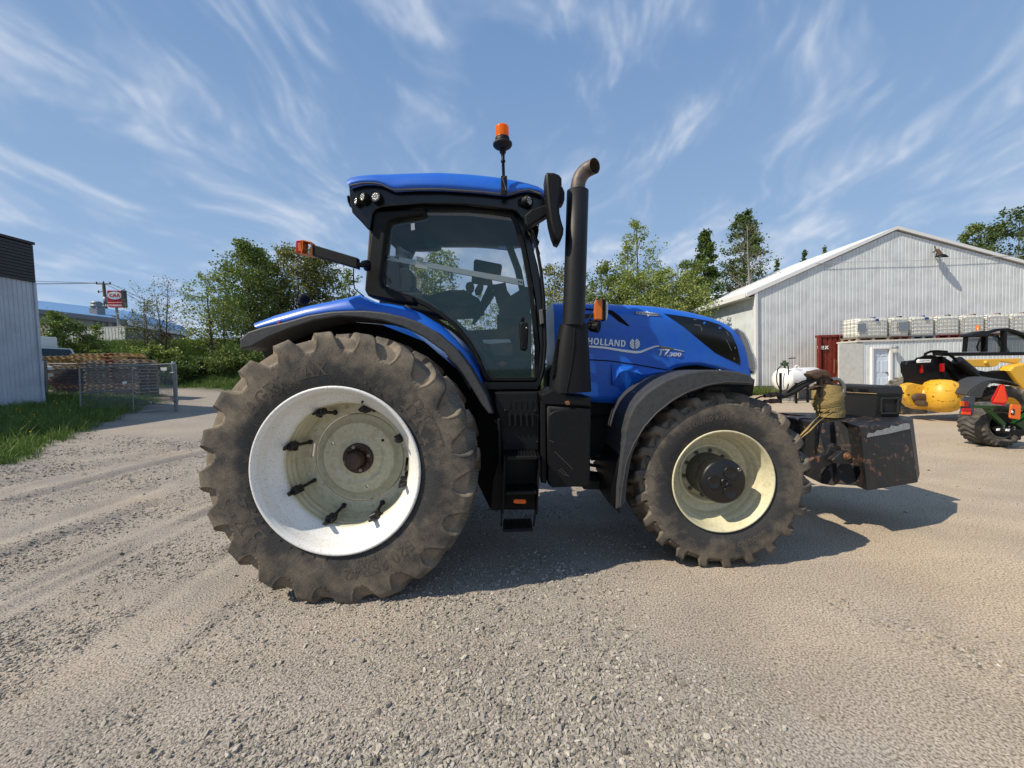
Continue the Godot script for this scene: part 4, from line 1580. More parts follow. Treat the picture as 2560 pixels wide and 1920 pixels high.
	lathe(st, v2([0.055, 0.25, 0.057, 0.262, 0.056, 0.288, 0.052, 0.29]), up, 36)
	part_local(bl, "base", st, M.black)
	st = begin()
	var ribs := PackedVector2Array()
	for k in 9:
		ribs.append(Vector2(0.0525 if k % 2 == 0 else 0.0505, 0.288 + k * 0.0098))
	ribs.append(Vector2(0.049, 0.376))
	ribs.append(Vector2(0.0, 0.378))
	lathe(st, ribs, up, 36)
	part_local(bl, "lens", st, M.amber)
	# mirror and its arm
	st = begin()
	slab(st, v2([0.296, 3.04, 0.31, 3.06, 0.367, 3.055, 0.405, 3.037, 0.42, 3.015, 0.42, 2.967, 0.413, 2.917, 0.399, 2.842, 0.397, 2.766, 0.409, 2.702, 0.426, 2.644, 0.421, 2.6, 0.407, 2.572, 0.389, 2.546, 0.36, 2.558, 0.339, 2.615, 0.319, 2.705, 0.305, 2.845, 0.299, 2.946]), 2.92, 3.10, 0.02, true)
	var mr := part(root, "mirror", st, M.black)
	st = begin()
	slab(st, v2([0.405, 2.974, 0.429, 2.961, 0.444, 2.923, 0.442, 2.868, 0.426, 2.843, 0.374, 2.836, 0.372, 2.969]), 2.95, 3.06, 0.012)
	part(mr, "mirror_motor", st, M.black)
	st = begin()
	slab(st, v2([0.138, 2.8, 0.193, 2.844, 0.321, 2.886, 0.325, 2.801, 0.271, 2.77, 0.203, 2.733, 0.162, 2.708, 0.143, 2.735]), 3.06, 3.16, 0.012)
	part(root, "mirror_arm", st, M.black)
	# marker lamp on its long arm
	st = begin()
	slab(st, v2([-1.483, 2.588, -1.137, 2.474, -1.138, 2.395, -1.481, 2.506]), 2.93, 2.99, 0.006)
	var arm := part(root, "lamp_arm", st, M.black)
	st = begin()
	tube(st, v3([-1.156, 2.437, -2.96, -1.13, 2.428, -2.96, -1.111, 2.423, -2.96, -1.098, 2.435, -2.96, -1.123, 2.476, -3.1, -1.143, 2.45, -3.15]), [0.03, 0.018, 0.018, 0.025, 0.03, 0.03], 10)
	part(arm, "ball_joint", st, M.black)
	st = begin()
	slab(st, v2([-1.542, 2.62, -1.477, 2.602, -1.466, 2.573, -1.469, 2.504, -1.48, 2.501, -1.578, 2.517, -1.555, 2.519, -1.546, 2.556]), 2.92, 3.0, 0.008)
	part(arm, "amber_lamp", st, M.amber_lens)
	st = begin()
	slab(st, v2([-1.595, 2.609, -1.586, 2.62, -1.545, 2.622, -1.546, 2.558, -1.558, 2.519, -1.587, 2.524, -1.599, 2.537]), 2.935, 3.0, 0.006)
	var rl := part(arm, "red_lamp", st, M.red_lens)
	st = begin()
	slab(st, v2([-1.579, 2.597, -1.556, 2.599, -1.557, 2.536, -1.577, 2.54]), 2.932, 2.94)
	part(rl, "lamp_window", st, M.amber_lens)
	st = begin()
	tube(st, v3([-1.195, 2.413, -3, -1.2, 2.309, -3, -1.193, 2.258, -3, -1.149, 2.217, -3, -1.124, 2.197, -3]), 0.005, 5)
	part(arm, "cable", st, M.black_matt)
	# lamp on the far fender
	st = begin()
	lathe(st, v2([0.0, -0.06, 0.03, -0.055, 0.045, -0.02, 0.048, 0.02, 0.04, 0.028, 0.0, 0.024]), Transform3D(Basis(Vector3.UP, -0.9), Vector3(-1.922, 2.311, -3.6)), 20)
	slab(st, v2([-1.917, 2.276, -1.882, 2.275, -1.877, 2.205, -1.915, 2.206]), 3.58, 3.63)
	part(root, "fender_lamp", st, M.black)


# panel that curves back from its lower edge to its upper one, then runs level to the far depth and down again
func band(st: SurfaceTool, low: PackedVector3Array, high: PackedVector3Array, far: float) -> void:
	var rings := []
	for i in low.size():
		var ring := PackedVector3Array()
		for k in 7:
			var t := PI * 0.5 * k / 6.0
			ring.append(Vector3(lerpf(low[i].x, high[i].x, sin(t)), lerpf(low[i].y, high[i].y, sin(t)), lerpf(low[i].z, high[i].z, 1.0 - cos(t))))
		ring.append(Vector3(high[i].x, high[i].y + 0.004, (high[i].z - far) * 0.5))
		ring.append(Vector3(high[i].x, high[i].y, -far + (low[i].z - high[i].z)))
		ring.append(Vector3(low[i].x, low[i].y, -far))
		rings.append(ring)
	loft(st, rings)


func tractor_inside(root: Node3D) -> void:
	var cab := Node3D.new()
	cab.name = "cab_interior"
	root.add_child(cab, true)
	var st := begin()
	slab(st, v2([-1.413, 3.403, 0.201, 3.353, 0.254, 3.2, 0.271, 3.123, 0.19, 3.002, -1.275, 3.048, -1.328, 3.154]), 4.43, 4.52)
	slab(st, v2([-1.274, 3.057, -1.034, 3.05, -1.139, 2.843, -1.18, 2.557, -1.144, 2.479, -1.3, 2.465]), 4.43, 4.5)
	slab(st, v2([-0.022, 3.014, 0.055, 3.012, 0.153, 2.726, 0.209, 2.36, 0.221, 1.427, 0.152, 1.429, 0.154, 2.323, 0.07, 2.739]), 4.43, 4.5)
	slab(st, v2([-1.417, 3.327, -1.324, 3.154, -1.369, 3.098, -1.423, 2.545, -1.481, 2.547]), 4.43, 4.5)
	slab(st, v2([-1.483, 2.49, -1.184, 2.461, -0.939, 2.28, -0.617, 2.057, 0.24, 2.069, 0.218, 1.349, -0.349, 1.367, -0.551, 1.725, -0.909, 2.066, -1.493, 2.278]), 4.43, 4.5)
	part(cab, "window_frame", st, M.black)
	st = begin()
	slab(st, v2([-1.095, 3.02, -0.756, 3.017, -0.748, 2.981, -0.787, 2.954, -1.022, 2.958, -1.093, 2.973]), 4.3, 4.42, 0.01)
	part(cab, "roof_console", st, M.interior)
	st = begin()
	slab(st, v2([-0.14, 2.196, 0.236, 2.203, 0.213, 1.433, -0.316, 1.449, -0.314, 1.497, -0.163, 1.492]), 4.2, 4.42, 0.02)
	slab(st, v2([-0.226, 1.52, 0.208, 1.507, 0.207, 1.449, -0.257, 1.463]), 3.3, 4.45)
	part(cab, "floor", st, M.interior)
	# seat
	st = begin()
	slab(st, v2([-1.202, 2.723, -1.066, 2.736, -1.027, 2.631, -1.012, 2.459, -0.922, 2.439, -0.934, 2.353, -1.169, 2.36, -1.2, 2.534]), 3.75, 4.15, 0.03)
	slab(st, v2([-1.139, 2.375, -0.867, 2.358, -0.513, 2.288, -0.292, 2.289, -0.294, 2.23, -0.382, 2.148, -0.706, 2.141, -0.942, 2.2]), 3.7, 4.15, 0.02)
	slab(st, v2([-1.074, 2.564, -1.028, 2.614, -0.967, 2.604, -0.921, 2.542, -0.927, 2.404, -1.062, 2.426]), 3.75, 3.9, 0.015)
	part(cab, "seat", st, M.interior)
	st = begin()
	slab(st, v2([-0.759, 2.309, -0.661, 2.338, -0.564, 2.351, -0.419, 2.343, -0.292, 2.278, -0.278, 2.238, -0.36, 2.2, -0.537, 2.203, -0.665, 2.226, -0.744, 2.284]), 3.62, 3.78, 0.015)
	var arm := part(cab, "arm_rest", st, M.interior)
	st = begin()
	slab(st, v2([-0.615, 2.349, -0.563, 2.36, -0.419, 2.356, -0.355, 2.328, -0.419, 2.33, -0.564, 2.335, -0.613, 2.33]), 3.64, 3.76, 0.004)
	part(arm, "arm_rest_top", st, M.interior_light)
	st = begin()
	slab(st, v2([-0.414, 2.394, -0.4, 2.429, -0.367, 2.44, -0.339, 2.427, -0.33, 2.391, -0.341, 2.352, -0.371, 2.329, -0.403, 2.346]), 3.66, 3.74, 0.02)
	slab(st, v2([-0.296, 2.414, -0.242, 2.429, -0.249, 2.373, -0.274, 2.326, -0.323, 2.319, -0.33, 2.359]), 3.68, 3.76, 0.015)
	part(arm, "joystick", st, M.interior)
	st = begin()
	slab(st, v2([-0.337, 2.666, -0.316, 2.685, -0.071, 2.629, -0.061, 2.609, -0.077, 2.527, -0.343, 2.577]), 3.8, 3.85, 0.008)
	slab(st, v2([-0.36, 2.541, -0.187, 2.503, -0.197, 2.432, -0.371, 2.459]), 3.82, 3.86, 0.008)
	slab(st, v2([-0.243, 2.581, -0.177, 2.571, -0.157, 2.422, -0.215, 2.432]), 3.84, 3.87)
	part(cab, "monitor", st, M.interior)
	st = begin()
	slab(st, v2([-0.218, 2.471, -0.147, 2.486, -0.271, 2.218, -0.342, 2.229]), 4.0, 4.1, 0.02)
	slab(st, v2([-0.166, 2.443, -0.033, 2.465, -0.018, 2.386, 0.015, 2.332, 0.159, 2.415, 0.212, 2.413, 0.202, 2.08, -0.116, 2.09, -0.103, 2.213, -0.144, 2.337]), 3.85, 4.15, 0.02)
	part(cab, "dashboard", st, M.interior)
	st = begin()
	var c := Vector3(-0.261, 2.262, -4.05)
	var ring := PackedVector3Array()
	var tilt := Basis(Vector3.BACK, 0.95) * Basis(Vector3.RIGHT, 0.2)
	for k in 33:
		ring.append(c + tilt * Vector3(cos(TAU * k / 32.0) * 0.21, 0, sin(TAU * k / 32.0) * 0.21))
	tube(st, ring, 0.016, 8, false)
	for k in 3:
		rod(st, c, c + tilt * Vector3(cos(TAU * k / 3.0) * 0.2, -0.02, sin(TAU * k / 3.0) * 0.2), 0.012, 6)
	part(cab, "steering_wheel", st, M.interior)
	st = begin()
	tube(st, v3([-0.767, 2.278, -3.45, -0.65, 2.199, -3.45, -0.505, 2.06, -3.45, -0.359, 1.906, -3.45, -0.244, 1.736, -3.45, -0.165, 1.613, -3.45]), 0.018, 8)
	slab(st, v2([-0.155, 1.605, -0.139, 1.62, -0.12, 1.611, -0.116, 1.589, -0.136, 1.579, -0.152, 1.585]), 3.42, 3.46, 0.006)
	part(cab, "grab_bar", st, M.black)
	# crate on the floor and oddments
	st = begin()
	slab(st, v2([-0.213, 1.863, 0.014, 1.856, 0.014, 1.736, -0.2, 1.735]), 3.9, 4.15, 0.008)
	var crate := part(cab, "crate", st, M.interior_light)
	st = begin()
	slab(st, v2([-0.287, 1.903, -0.007, 1.901, 0.009, 1.866, -0.203, 1.856, -0.271, 1.868]), 3.88, 4.17, 0.004)
	part(crate, "crate_lid", st, M.aluminium)
	st = begin()
	slab(st, v2([-0.139, 1.663, -0.088, 1.678, -0.039, 1.665, -0.04, 1.635, -0.103, 1.628]), 3.8, 3.9, 0.01)
	part(cab, "glove", st, M.amber_lens)
	st = begin()
	slab(st, v2([-0.037, 1.674, 0.045, 1.712, 0.126, 1.702, 0.156, 1.636, 0.138, 1.555, -0.008, 1.56]), 3.7, 3.9, 0.02)
	part(cab, "boot_tray", st, M.interior)
	st = begin()
	box(st, Vector3(-0.98, 1.70, -3.85), Vector3(0.1, 0.4, 1.1), 0.02)
	part(cab, "rear_wall", st, M.interior)
	st = begin()
	for k in 3:
		var y: float = [0.0, 0.03, -0.02][k]
		tube(st, PackedVector3Array([Vector3(-0.35 + k * 0.03, 1.85 + y, -3.9), Vector3(-0.25 + k * 0.03, 1.72 + y, -3.88), Vector3(-0.12, 1.70 + y, -3.9), Vector3(-0.02, 1.78 + y, -3.95)]), 0.007, 5)
	part(cab, "cables", st, M.black_matt)


func tractor_side(root: Node3D) -> void:
	var st := begin()
	var pipe := v3([0.553, 2.943, -3.02, 0.555, 2.988, -3.02, 0.562, 3.026, -3.02, 0.579, 3.065, -3.02, 0.606, 3.098, -3.02, 0.635, 3.114, -3.01, 0.66, 3.117, -2.99, 0.677, 3.113, -2.965])
	var r := 0.056
	tube(st, pipe, r, 28, false)
	var td := (pipe[7] - pipe[6]).normalized()
	var eb := axis_basis(td)
	var ra := PackedVector3Array()
	var rb := PackedVector3Array()
	for k in 28:
		var o := eb * Vector3(cos(TAU * k / 28.0), sin(TAU * k / 28.0), 0)
		ra.append(pipe[7] + o * r)
		rb.append(pipe[7] + o * (r - 0.004))
	loft(st, [ra, rb], true, false, -1)
	part(root, "exhaust_elbow", st, M.exhaust_steel)
	st = begin()
	tube(st, pipe, r - 0.004, 28, false)
	part(root, "exhaust_bore", st, M.exhaust_steel)
	st = begin()
	tube(st, v3([0.555, 2.961, -3.03, 0.555, 2.956, -3.03, 0.528, 2.471, -3.03, 0.498, 1.962, -3.03, 0.495, 1.925, -3.03]), [0.0, 0.084, 0.085, 0.087, 0.087], 40)
	part(root, "muffler_shield", st, M.muffler)
	st = begin()
	var rings := []
	var cx := v3([0.5, 1.936, -3.06, 0.499, 1.917, -3.06, 0.485, 1.779, -3.06, 0.473, 1.632, -3.06, 0.463, 1.498, -3.06, 0.457, 1.404, -3.06])
	var hw := [0.108, 0.110, 0.130, 0.146, 0.160, 0.168]
	for i in 6:
		var ring := PackedVector3Array()
		for k in 36:
			var a := TAU * k / 36.0
			var ca := cos(a)
			var sa := sin(a)
			ring.append(cx[i] + Vector3(signf(ca) * pow(absf(ca), 0.8) * hw[i], 0, signf(sa) * pow(absf(sa), 0.8) * (hw[i] * 0.9)))
		rings.append(ring)
	loft(st, rings)
	var shroud := part(root, "exhaust_shroud", st, M.panel_black)
	st = begin()
	tube(st, v3([0.492, 1.895, -2.955, 0.479, 1.771, -2.935, 0.458, 1.631, -2.925, 0.432, 1.503, -2.915, 0.411, 1.421, -2.908]), 0.004, 5)
	part(shroud, "seam", st, M.panel_black)
	for k in 22:
		st = begin()
		var f := k / 21.0
		var p := Vector3(0.385, 1.82, -3).lerp(Vector3(0.316, 1.542, -2.97), f)
		box(st, p, Vector3(0.05, 0.006, 0.03), 0.002, Basis(Vector3.BACK, 0.12))
		part(shroud, "vent_slat", st, M.black)
	# side cover and shoulder below the shroud
	st = begin()
	slab(st, v2([0.205, 1.398, 0.29, 1.433, 0.309, 1.437, 0.415, 1.413, 0.419, 1.389, 0.599, 1.367, 0.606, 1.283, 0.231, 1.318, 0.218, 1.356]), 2.93, 3.4, 0.02)
	part(root, "shoulder_panel", st, M.panel_black)
	st = begin()
	slab(st, v2([0.231, 1.357, 0.433, 1.337, 0.432, 1.318, 0.234, 1.328]), 2.925, 2.95)
	part(root, "shoulder_lip", st, M.panel_black)
	st = begin()
	slab(st, v2([0.398, 1.34, 0.425, 1.345, 0.437, 1.334, 0.434, 1.314, 0.411, 1.312, 0.4, 1.324]), 2.90, 2.93, 0.004)
	part(root, "latch", st, M.bolt_rust)
	st = begin()
	slab(st, v2([0.259, 1.318, 0.602, 1.279, 0.582, 0.698, 0.565, 0.671, 0.286, 0.669, 0.258, 0.695, 0.244, 0.733]), 2.92, 3.45, 0.035, true)
	var cover := part(root, "side_cover", st, M.panel_black)
	st = begin()
	slab(st, v2([0.27, 1.228, 0.282, 1.25, 0.319, 1.272, 0.384, 1.28, 0.586, 1.271, 0.568, 0.707, 0.554, 0.683, 0.289, 0.682, 0.265, 0.702, 0.251, 0.735]), 2.908, 2.93, 0.008, true)
	part(cover, "cover_plate", st, M.panel_black)
	for q in [v3([0.264, 1.052, -2.902, 0.302, 1.034, -2.902]), v3([0.349, 0.829, -2.902, 0.378, 0.804, -2.902, 0.41, 0.767, -2.902]), v3([0.337, 0.817, -2.902, 0.391, 0.772, -2.902]), v3([0.309, 0.961, -2.902, 0.443, 0.823, -2.902])]:
		st = begin()
		tube(st, q, 0.0016, 4)
		part(cover, "scratch", st, M.trim_grey)
	st = begin()
	slab(st, v2([0.215, 1.348, 0.254, 1.342, 0.243, 0.706, 0.201, 0.712]), 2.935, 3.4, 0.008)
	part(root, "cover_strip", st, M.panel_black)
	# steps
	st = begin()
	slab(st, v2([-0.141, 1.422, 0.198, 1.415, 0.205, 1.395, 0.204, 1.343, 0.214, 1.227, 0.198, 0.948, -0.096, 0.957, -0.112, 1.228, -0.134, 1.297]), 3.0, 3.1, 0.012)
	var sp := part(root, "step_panel", st, M.panel_black)
	for k in 5:
		st = begin()
		var p := Vector3(-0.023, 1.322, -2.998).lerp(Vector3(0.152, 1.316, -2.998), k / 4.0)
		box(st, p, Vector3(0.011, 0.06, 0.006), 0.002)
		part(sp, "rib", st, M.panel_black)
		st = begin()
		p = Vector3(-0.026, 1.205, -2.99).lerp(Vector3(0.152, 1.199, -2.99), k / 4.0)
		slab(st, PackedVector2Array([p_xy(p, -0.013, 0.05), p_xy(p, 0.009, 0.05), p_xy(p, 0.016, 0.034), p_xy(p, 0.009, 0.028), p_xy(p, 0.009, -0.05), p_xy(p, -0.009, -0.05), p_xy(p, -0.010, 0.028)]), 2.965, 3.0, 0.004)
		part(sp, "tread_tooth", st, M.panel_black)
	for q in [Vector3(-0.056, 1.276, -2.998), Vector3(0.177, 1.264, -2.998), Vector3(-0.072, 1.029, -2.998), Vector3(0.187, 1.019, -2.998)]:
		st = begin()
		lathe(st, v2([0.013, 0.0, 0.012, 0.005, 0.006, 0.007, 0.0, 0.005]), Transform3D(Basis.IDENTITY, q), 14)
		part(sp, "screw", st, M.black)
	st = begin()
	post(st, Vector3(-0.109, 1.224, -2.97), Vector3(-0.111, 0.799, -2.97), 0.02, 0.1, 0.006)
	part(root, "step_guard", st, M.panel_black)
	st = begin()
	post(st, Vector3(-0.07, 0.958, -2.93), Vector3(-0.101, 0.513, -2.93), 0.014, 0.2, 0.004)
	post(st, Vector3(0.184, 0.945, -2.93), Vector3(0.156, 0.505, -2.93), 0.014, 0.2, 0.004)
	post(st, Vector3(-0.112, 0.513, -2.93), Vector3(-0.116, 0.39, -2.93), 0.012, 0.03, 0.002)
	post(st, Vector3(0.152, 0.505, -2.93), Vector3(0.134, 0.382, -2.93), 0.012, 0.03, 0.002)
	slab(st, v2([-0.077, 0.895, 0.19, 0.885, 0.166, 0.463, -0.201, 0.475, -0.174, 0.714, -0.099, 0.945]), 3.05, 3.08)
	part(root, "step_frame", st, M.black)
	for q in [[Vector3(0.059, 0.942, -2.9), 0.225, 0.03], [Vector3(0.043, 0.681, -2.9), 0.225, 0.025], [Vector3(0.009, 0.403, -2.9), 0.225, 0.022]]:
		st = begin()
		box(st, q[0], Vector3(q[1], q[2], 0.20), 0.006)
		for k in 9:
			box(st, q[0] + Vector3(-0.1 + 0.025 * k, q[2] * 0.5 + 0.003, 0), Vector3(0.008, 0.008, 0.19), 0.002)
		part(root, "step", st, M.black)
	st = begin()
	slab(st, v2([-0.017, 0.586, -0.007, 0.597, 0.071, 0.592, 0.081, 0.58, 0.08, 0.567, 0.07, 0.559, -0.008, 0.564, -0.017, 0.573]), 2.92, 2.94, 0.003)
	part(root, "step_reflector", st, M.orange_panel)
	# body below the cab door
	st = begin()
	slab(st, v2([-0.298, 1.602, 0.252, 1.468, 0.234, 1.352, -0.161, 1.336, -0.226, 1.131, -0.395, 1.344]), 3.32, 4.5)
	slab(st, v2([-0.291, 1.352, -0.14, 1.347, -0.094, 0.91, -0.12, 0.413, -0.212, 0.416, -0.325, 0.672]), 3.2, 3.6)
	part(root, "cab_base", st, M.black_matt)
	# lamp on the hood beside the pipe
	st = begin()
	slab(st, v2([0.716, 2.13, 0.726, 2.157, 0.776, 2.158, 0.784, 2.149, 0.78, 1.994, 0.772, 1.988, 0.719, 1.991, 0.713, 2.004]), 3.25, 3.32, 0.01)
	var amb := part(root, "flasher_lamp", st, M.amber_lens)
	st = begin()
	slab(st, v2([0.785, 2.159, 0.799, 2.16, 0.81, 2.149, 0.806, 1.991, 0.795, 1.983, 0.78, 1.989]), 3.25, 3.33, 0.006)
	part(amb, "lamp_body", st, M.black)
	st = begin()
	slab(st, v2([0.811, 2.155, 0.823, 2.147, 0.832, 2.101, 0.827, 2.031, 0.818, 1.989, 0.807, 1.985]), 3.26, 3.33, 0.008)
	part(amb, "clear_lens", st, M.led)
	st = begin()
	slab(st, v2([0.629, 2.044, 0.721, 2.055, 0.72, 2.024, 0.628, 2.005]), 3.29, 3.31)
	tube(st, v3([0.705, 2.043, -3.26, 0.684, 2.03, -3.26, 0.662, 1.982, -3.26, 0.65, 1.94, -3.26, 0.667, 1.925, -3.26]), 0.006, 6)
	part(amb, "lamp_bracket", st, M.black)
	st = begin()
	var lc := Vector3(0.722, 1.942, -3.3)
	lathe(st, v2([0.0, -0.07, 0.03, -0.065, 0.045, -0.02, 0.052, 0.03, 0.05, 0.04, 0.03, 0.036, 0.0, 0.034]), Transform3D(axis_basis(Vector3(0.85, -0.25, 0.45)), lc), 24)
	for k in 7:
		var a := TAU * k / 7.0
		var bs := axis_basis(Vector3(0.85, -0.25, 0.45))
		box(st, lc + bs * Vector3(cos(a) * 0.045, sin(a) * 0.045, -0.015), Vector3(0.012, 0.012, 0.07), 0.002, bs)
	part(root, "spot_lamp", st, M.black)


func p_xy(p: Vector3, dx: float, dy: float) -> Vector2:
	return Vector2(p.x + dx, p.y + dy)


func tractor_fenders(root: Node3D) -> void:
	# black flare round the hind wheel
	var st := begin()
	slab(st, v2([-2.053, 1.888, -1.986, 1.943, -1.882, 1.974, -1.753, 1.999, -1.676, 2.016, -1.521, 2.055, -1.354, 2.076, -1.226, 2.079, -1.086, 2.076, -0.941, 2.056, -0.808, 2.02, -0.708, 1.986, -0.558, 1.898, -0.41, 1.76, -0.313, 1.623, -0.24, 1.486, -0.192, 1.394, -0.151, 1.264, -0.184, 1.265, -0.233, 1.331, -0.305, 1.462, -0.39, 1.606, -0.513, 1.75, -0.662, 1.863, -0.812, 1.944, -0.963, 1.994, -1.14, 2.024, -1.292, 2.036, -1.485, 2.01, -1.679, 1.953, -1.836, 1.894, -1.967, 1.828, -2.047, 1.811]), 2.92, 3.28, 0.012)
	part(root, "rear_flare", st, M.fender_grey)
	# blue fender
	st = begin()
	var flow := v3([-2.026, 1.988, -3.09, -1.978, 1.995, -3.09, -1.856, 2.016, -3.09, -1.774, 2.033, -3.09, -1.61, 2.069, -3.09, -1.433, 2.09, -3.09, -1.298, 2.092, -3.09, -1.15, 2.088, -3.09, -0.996, 2.067, -3.09, -0.856, 2.028, -3.09, -0.75, 1.988, -3.09, -0.592, 1.893, -3.09, -0.487, 1.798, -3.09, -0.397, 1.68, -3.09, -0.32, 1.549, -3.09, -0.244, 1.397, -3.09, -0.173, 1.272, -3.09])
	var fhigh := v3([-2.089, 2.043, -3.2, -2.032, 2.062, -3.2, -1.918, 2.103, -3.2, -1.833, 2.124, -3.2, -1.663, 2.168, -3.2, -1.48, 2.2, -3.2, -1.339, 2.226, -3.2, -1.224, 2.25, -3.2, -1.132, 2.189, -3.2, -0.993, 2.17, -3.2, -0.855, 2.142, -3.2, -0.718, 2.076, -3.2, -0.581, 1.986, -3.2, -0.466, 1.881, -3.2, -0.366, 1.759, -3.2, -0.274, 1.588, -3.2, -0.178, 1.303, -3.2])
	band(st, flow, fhigh, 3.95)
	part(root, "rear_fender", st, M.blue)
	st = begin()
	slab(st, v2([-1.872, 1.974, -1.859, 2.024, -1.834, 2.045, -1.824, 2.023, -1.847, 1.98]), 3.08, 3.16, 0.006)
	part(root, "tail_lamp", st, M.red_lens)
	st = begin()
	slab(st, v2([-2.162, 1.92, -1.898, 1.998, -1.462, 2.057, -1.089, 2.009, -0.749, 1.862, -0.47, 1.608, -0.293, 1.282, -0.308, 0.843, -0.936, 0.863, -0.917, 1.302, -1.484, 1.611, -2.063, 1.629]), 3.30, 3.36)
	part(root, "fender_liner", st, M.black_matt)
	# far fender
	st = begin()
	slab(st, v2([-2.279, 2.235, -1.901, 2.288, -1.415, 2.236, -1.158, 2.097, -0.922, 1.902, -0.706, 1.613, -0.801, 1.616, -1.017, 1.867, -1.273, 2.044, -1.533, 2.127, -1.907, 2.148]), 4.3, 5.2, 0.02, true)
	part(root, "rear_fender", st, M.blue)
	# front fender: a thick curved sheet with a lip
	st = begin()
	slab(st, v2([0.788, 0.476, 0.798, 0.652, 0.825, 0.843, 0.86, 1.033, 0.863, 1.085, 0.9, 1.2, 0.949, 1.293, 1.024, 1.37, 1.109, 1.43, 1.182, 1.47, 1.267, 1.503, 1.35, 1.527, 1.434, 1.54, 1.518, 1.545, 1.601, 1.543, 1.674, 1.536, 1.768, 1.519, 1.836, 1.498, 1.885, 1.456, 1.867, 1.415, 1.809, 1.421, 1.652, 1.431, 1.569, 1.427, 1.495, 1.411, 1.348, 1.363, 1.222, 1.293, 1.094, 1.192, 0.997, 1.069, 0.921, 0.901, 0.88, 0.703, 0.863, 0.532, 0.828, 0.49]), 2.97, 3.50, 0.014)
	var ff := part(root, "front_fender", st, M.fender_grey)
	st = begin()
	tube(st, v3([0.817, 0.492, -2.967, 0.836, 0.652, -2.967, 0.871, 0.842, -2.967, 0.932, 0.989, -2.967, 1.018, 1.123, -2.967, 1.115, 1.225, -2.967, 1.242, 1.321, -2.967, 1.368, 1.385, -2.967, 1.504, 1.428, -2.967, 1.651, 1.448, -2.967, 1.807, 1.438, -2.967, 1.86, 1.431, -2.967]), 0.006, 6)
	part(ff, "lip", st, M.fender_grey)
	st = begin()
	slab(st, v2([0.739, 0.513, 0.759, 0.669, 0.806, 0.834, 0.887, 1.008, 0.91, 1.052, 0.918, 0.941, 0.859, 0.721, 0.835, 0.61, 0.825, 0.421]), 3.0, 3.5, 0.01)
	part(root, "mud_flap", st, M.black)
	for q in [Vector3(1.562, 1.488, -3.1), Vector3(1.736, 1.535, -3.2), Vector3(1.767, 1.507, -3.1), Vector3(1.703, 1.481, -3)]:
		st = begin()
		lathe(st, v2([0.012, 0.0, 0.01, 0.006, 0.0, 0.008]), Transform3D(Basis(Vector3.RIGHT, -1.2), q), 10)
		part(ff, "rivet", st, M.steel_bright)
	st = begin()
	slab(st, v2([1.568, 1.223, 1.811, 1.376, 2.068, 1.456, 2.325, 1.48, 2.565, 1.464, 2.708, 1.428, 2.692, 1.38, 2.532, 1.401, 2.292, 1.385, 2.067, 1.336, 1.873, 1.246, 1.678, 1.107]), 4.5, 5.1, 0.01)
	part(root, "front_fender", st, M.fender_grey)


# ---------------------------------------------------------------- weight on the front linkage

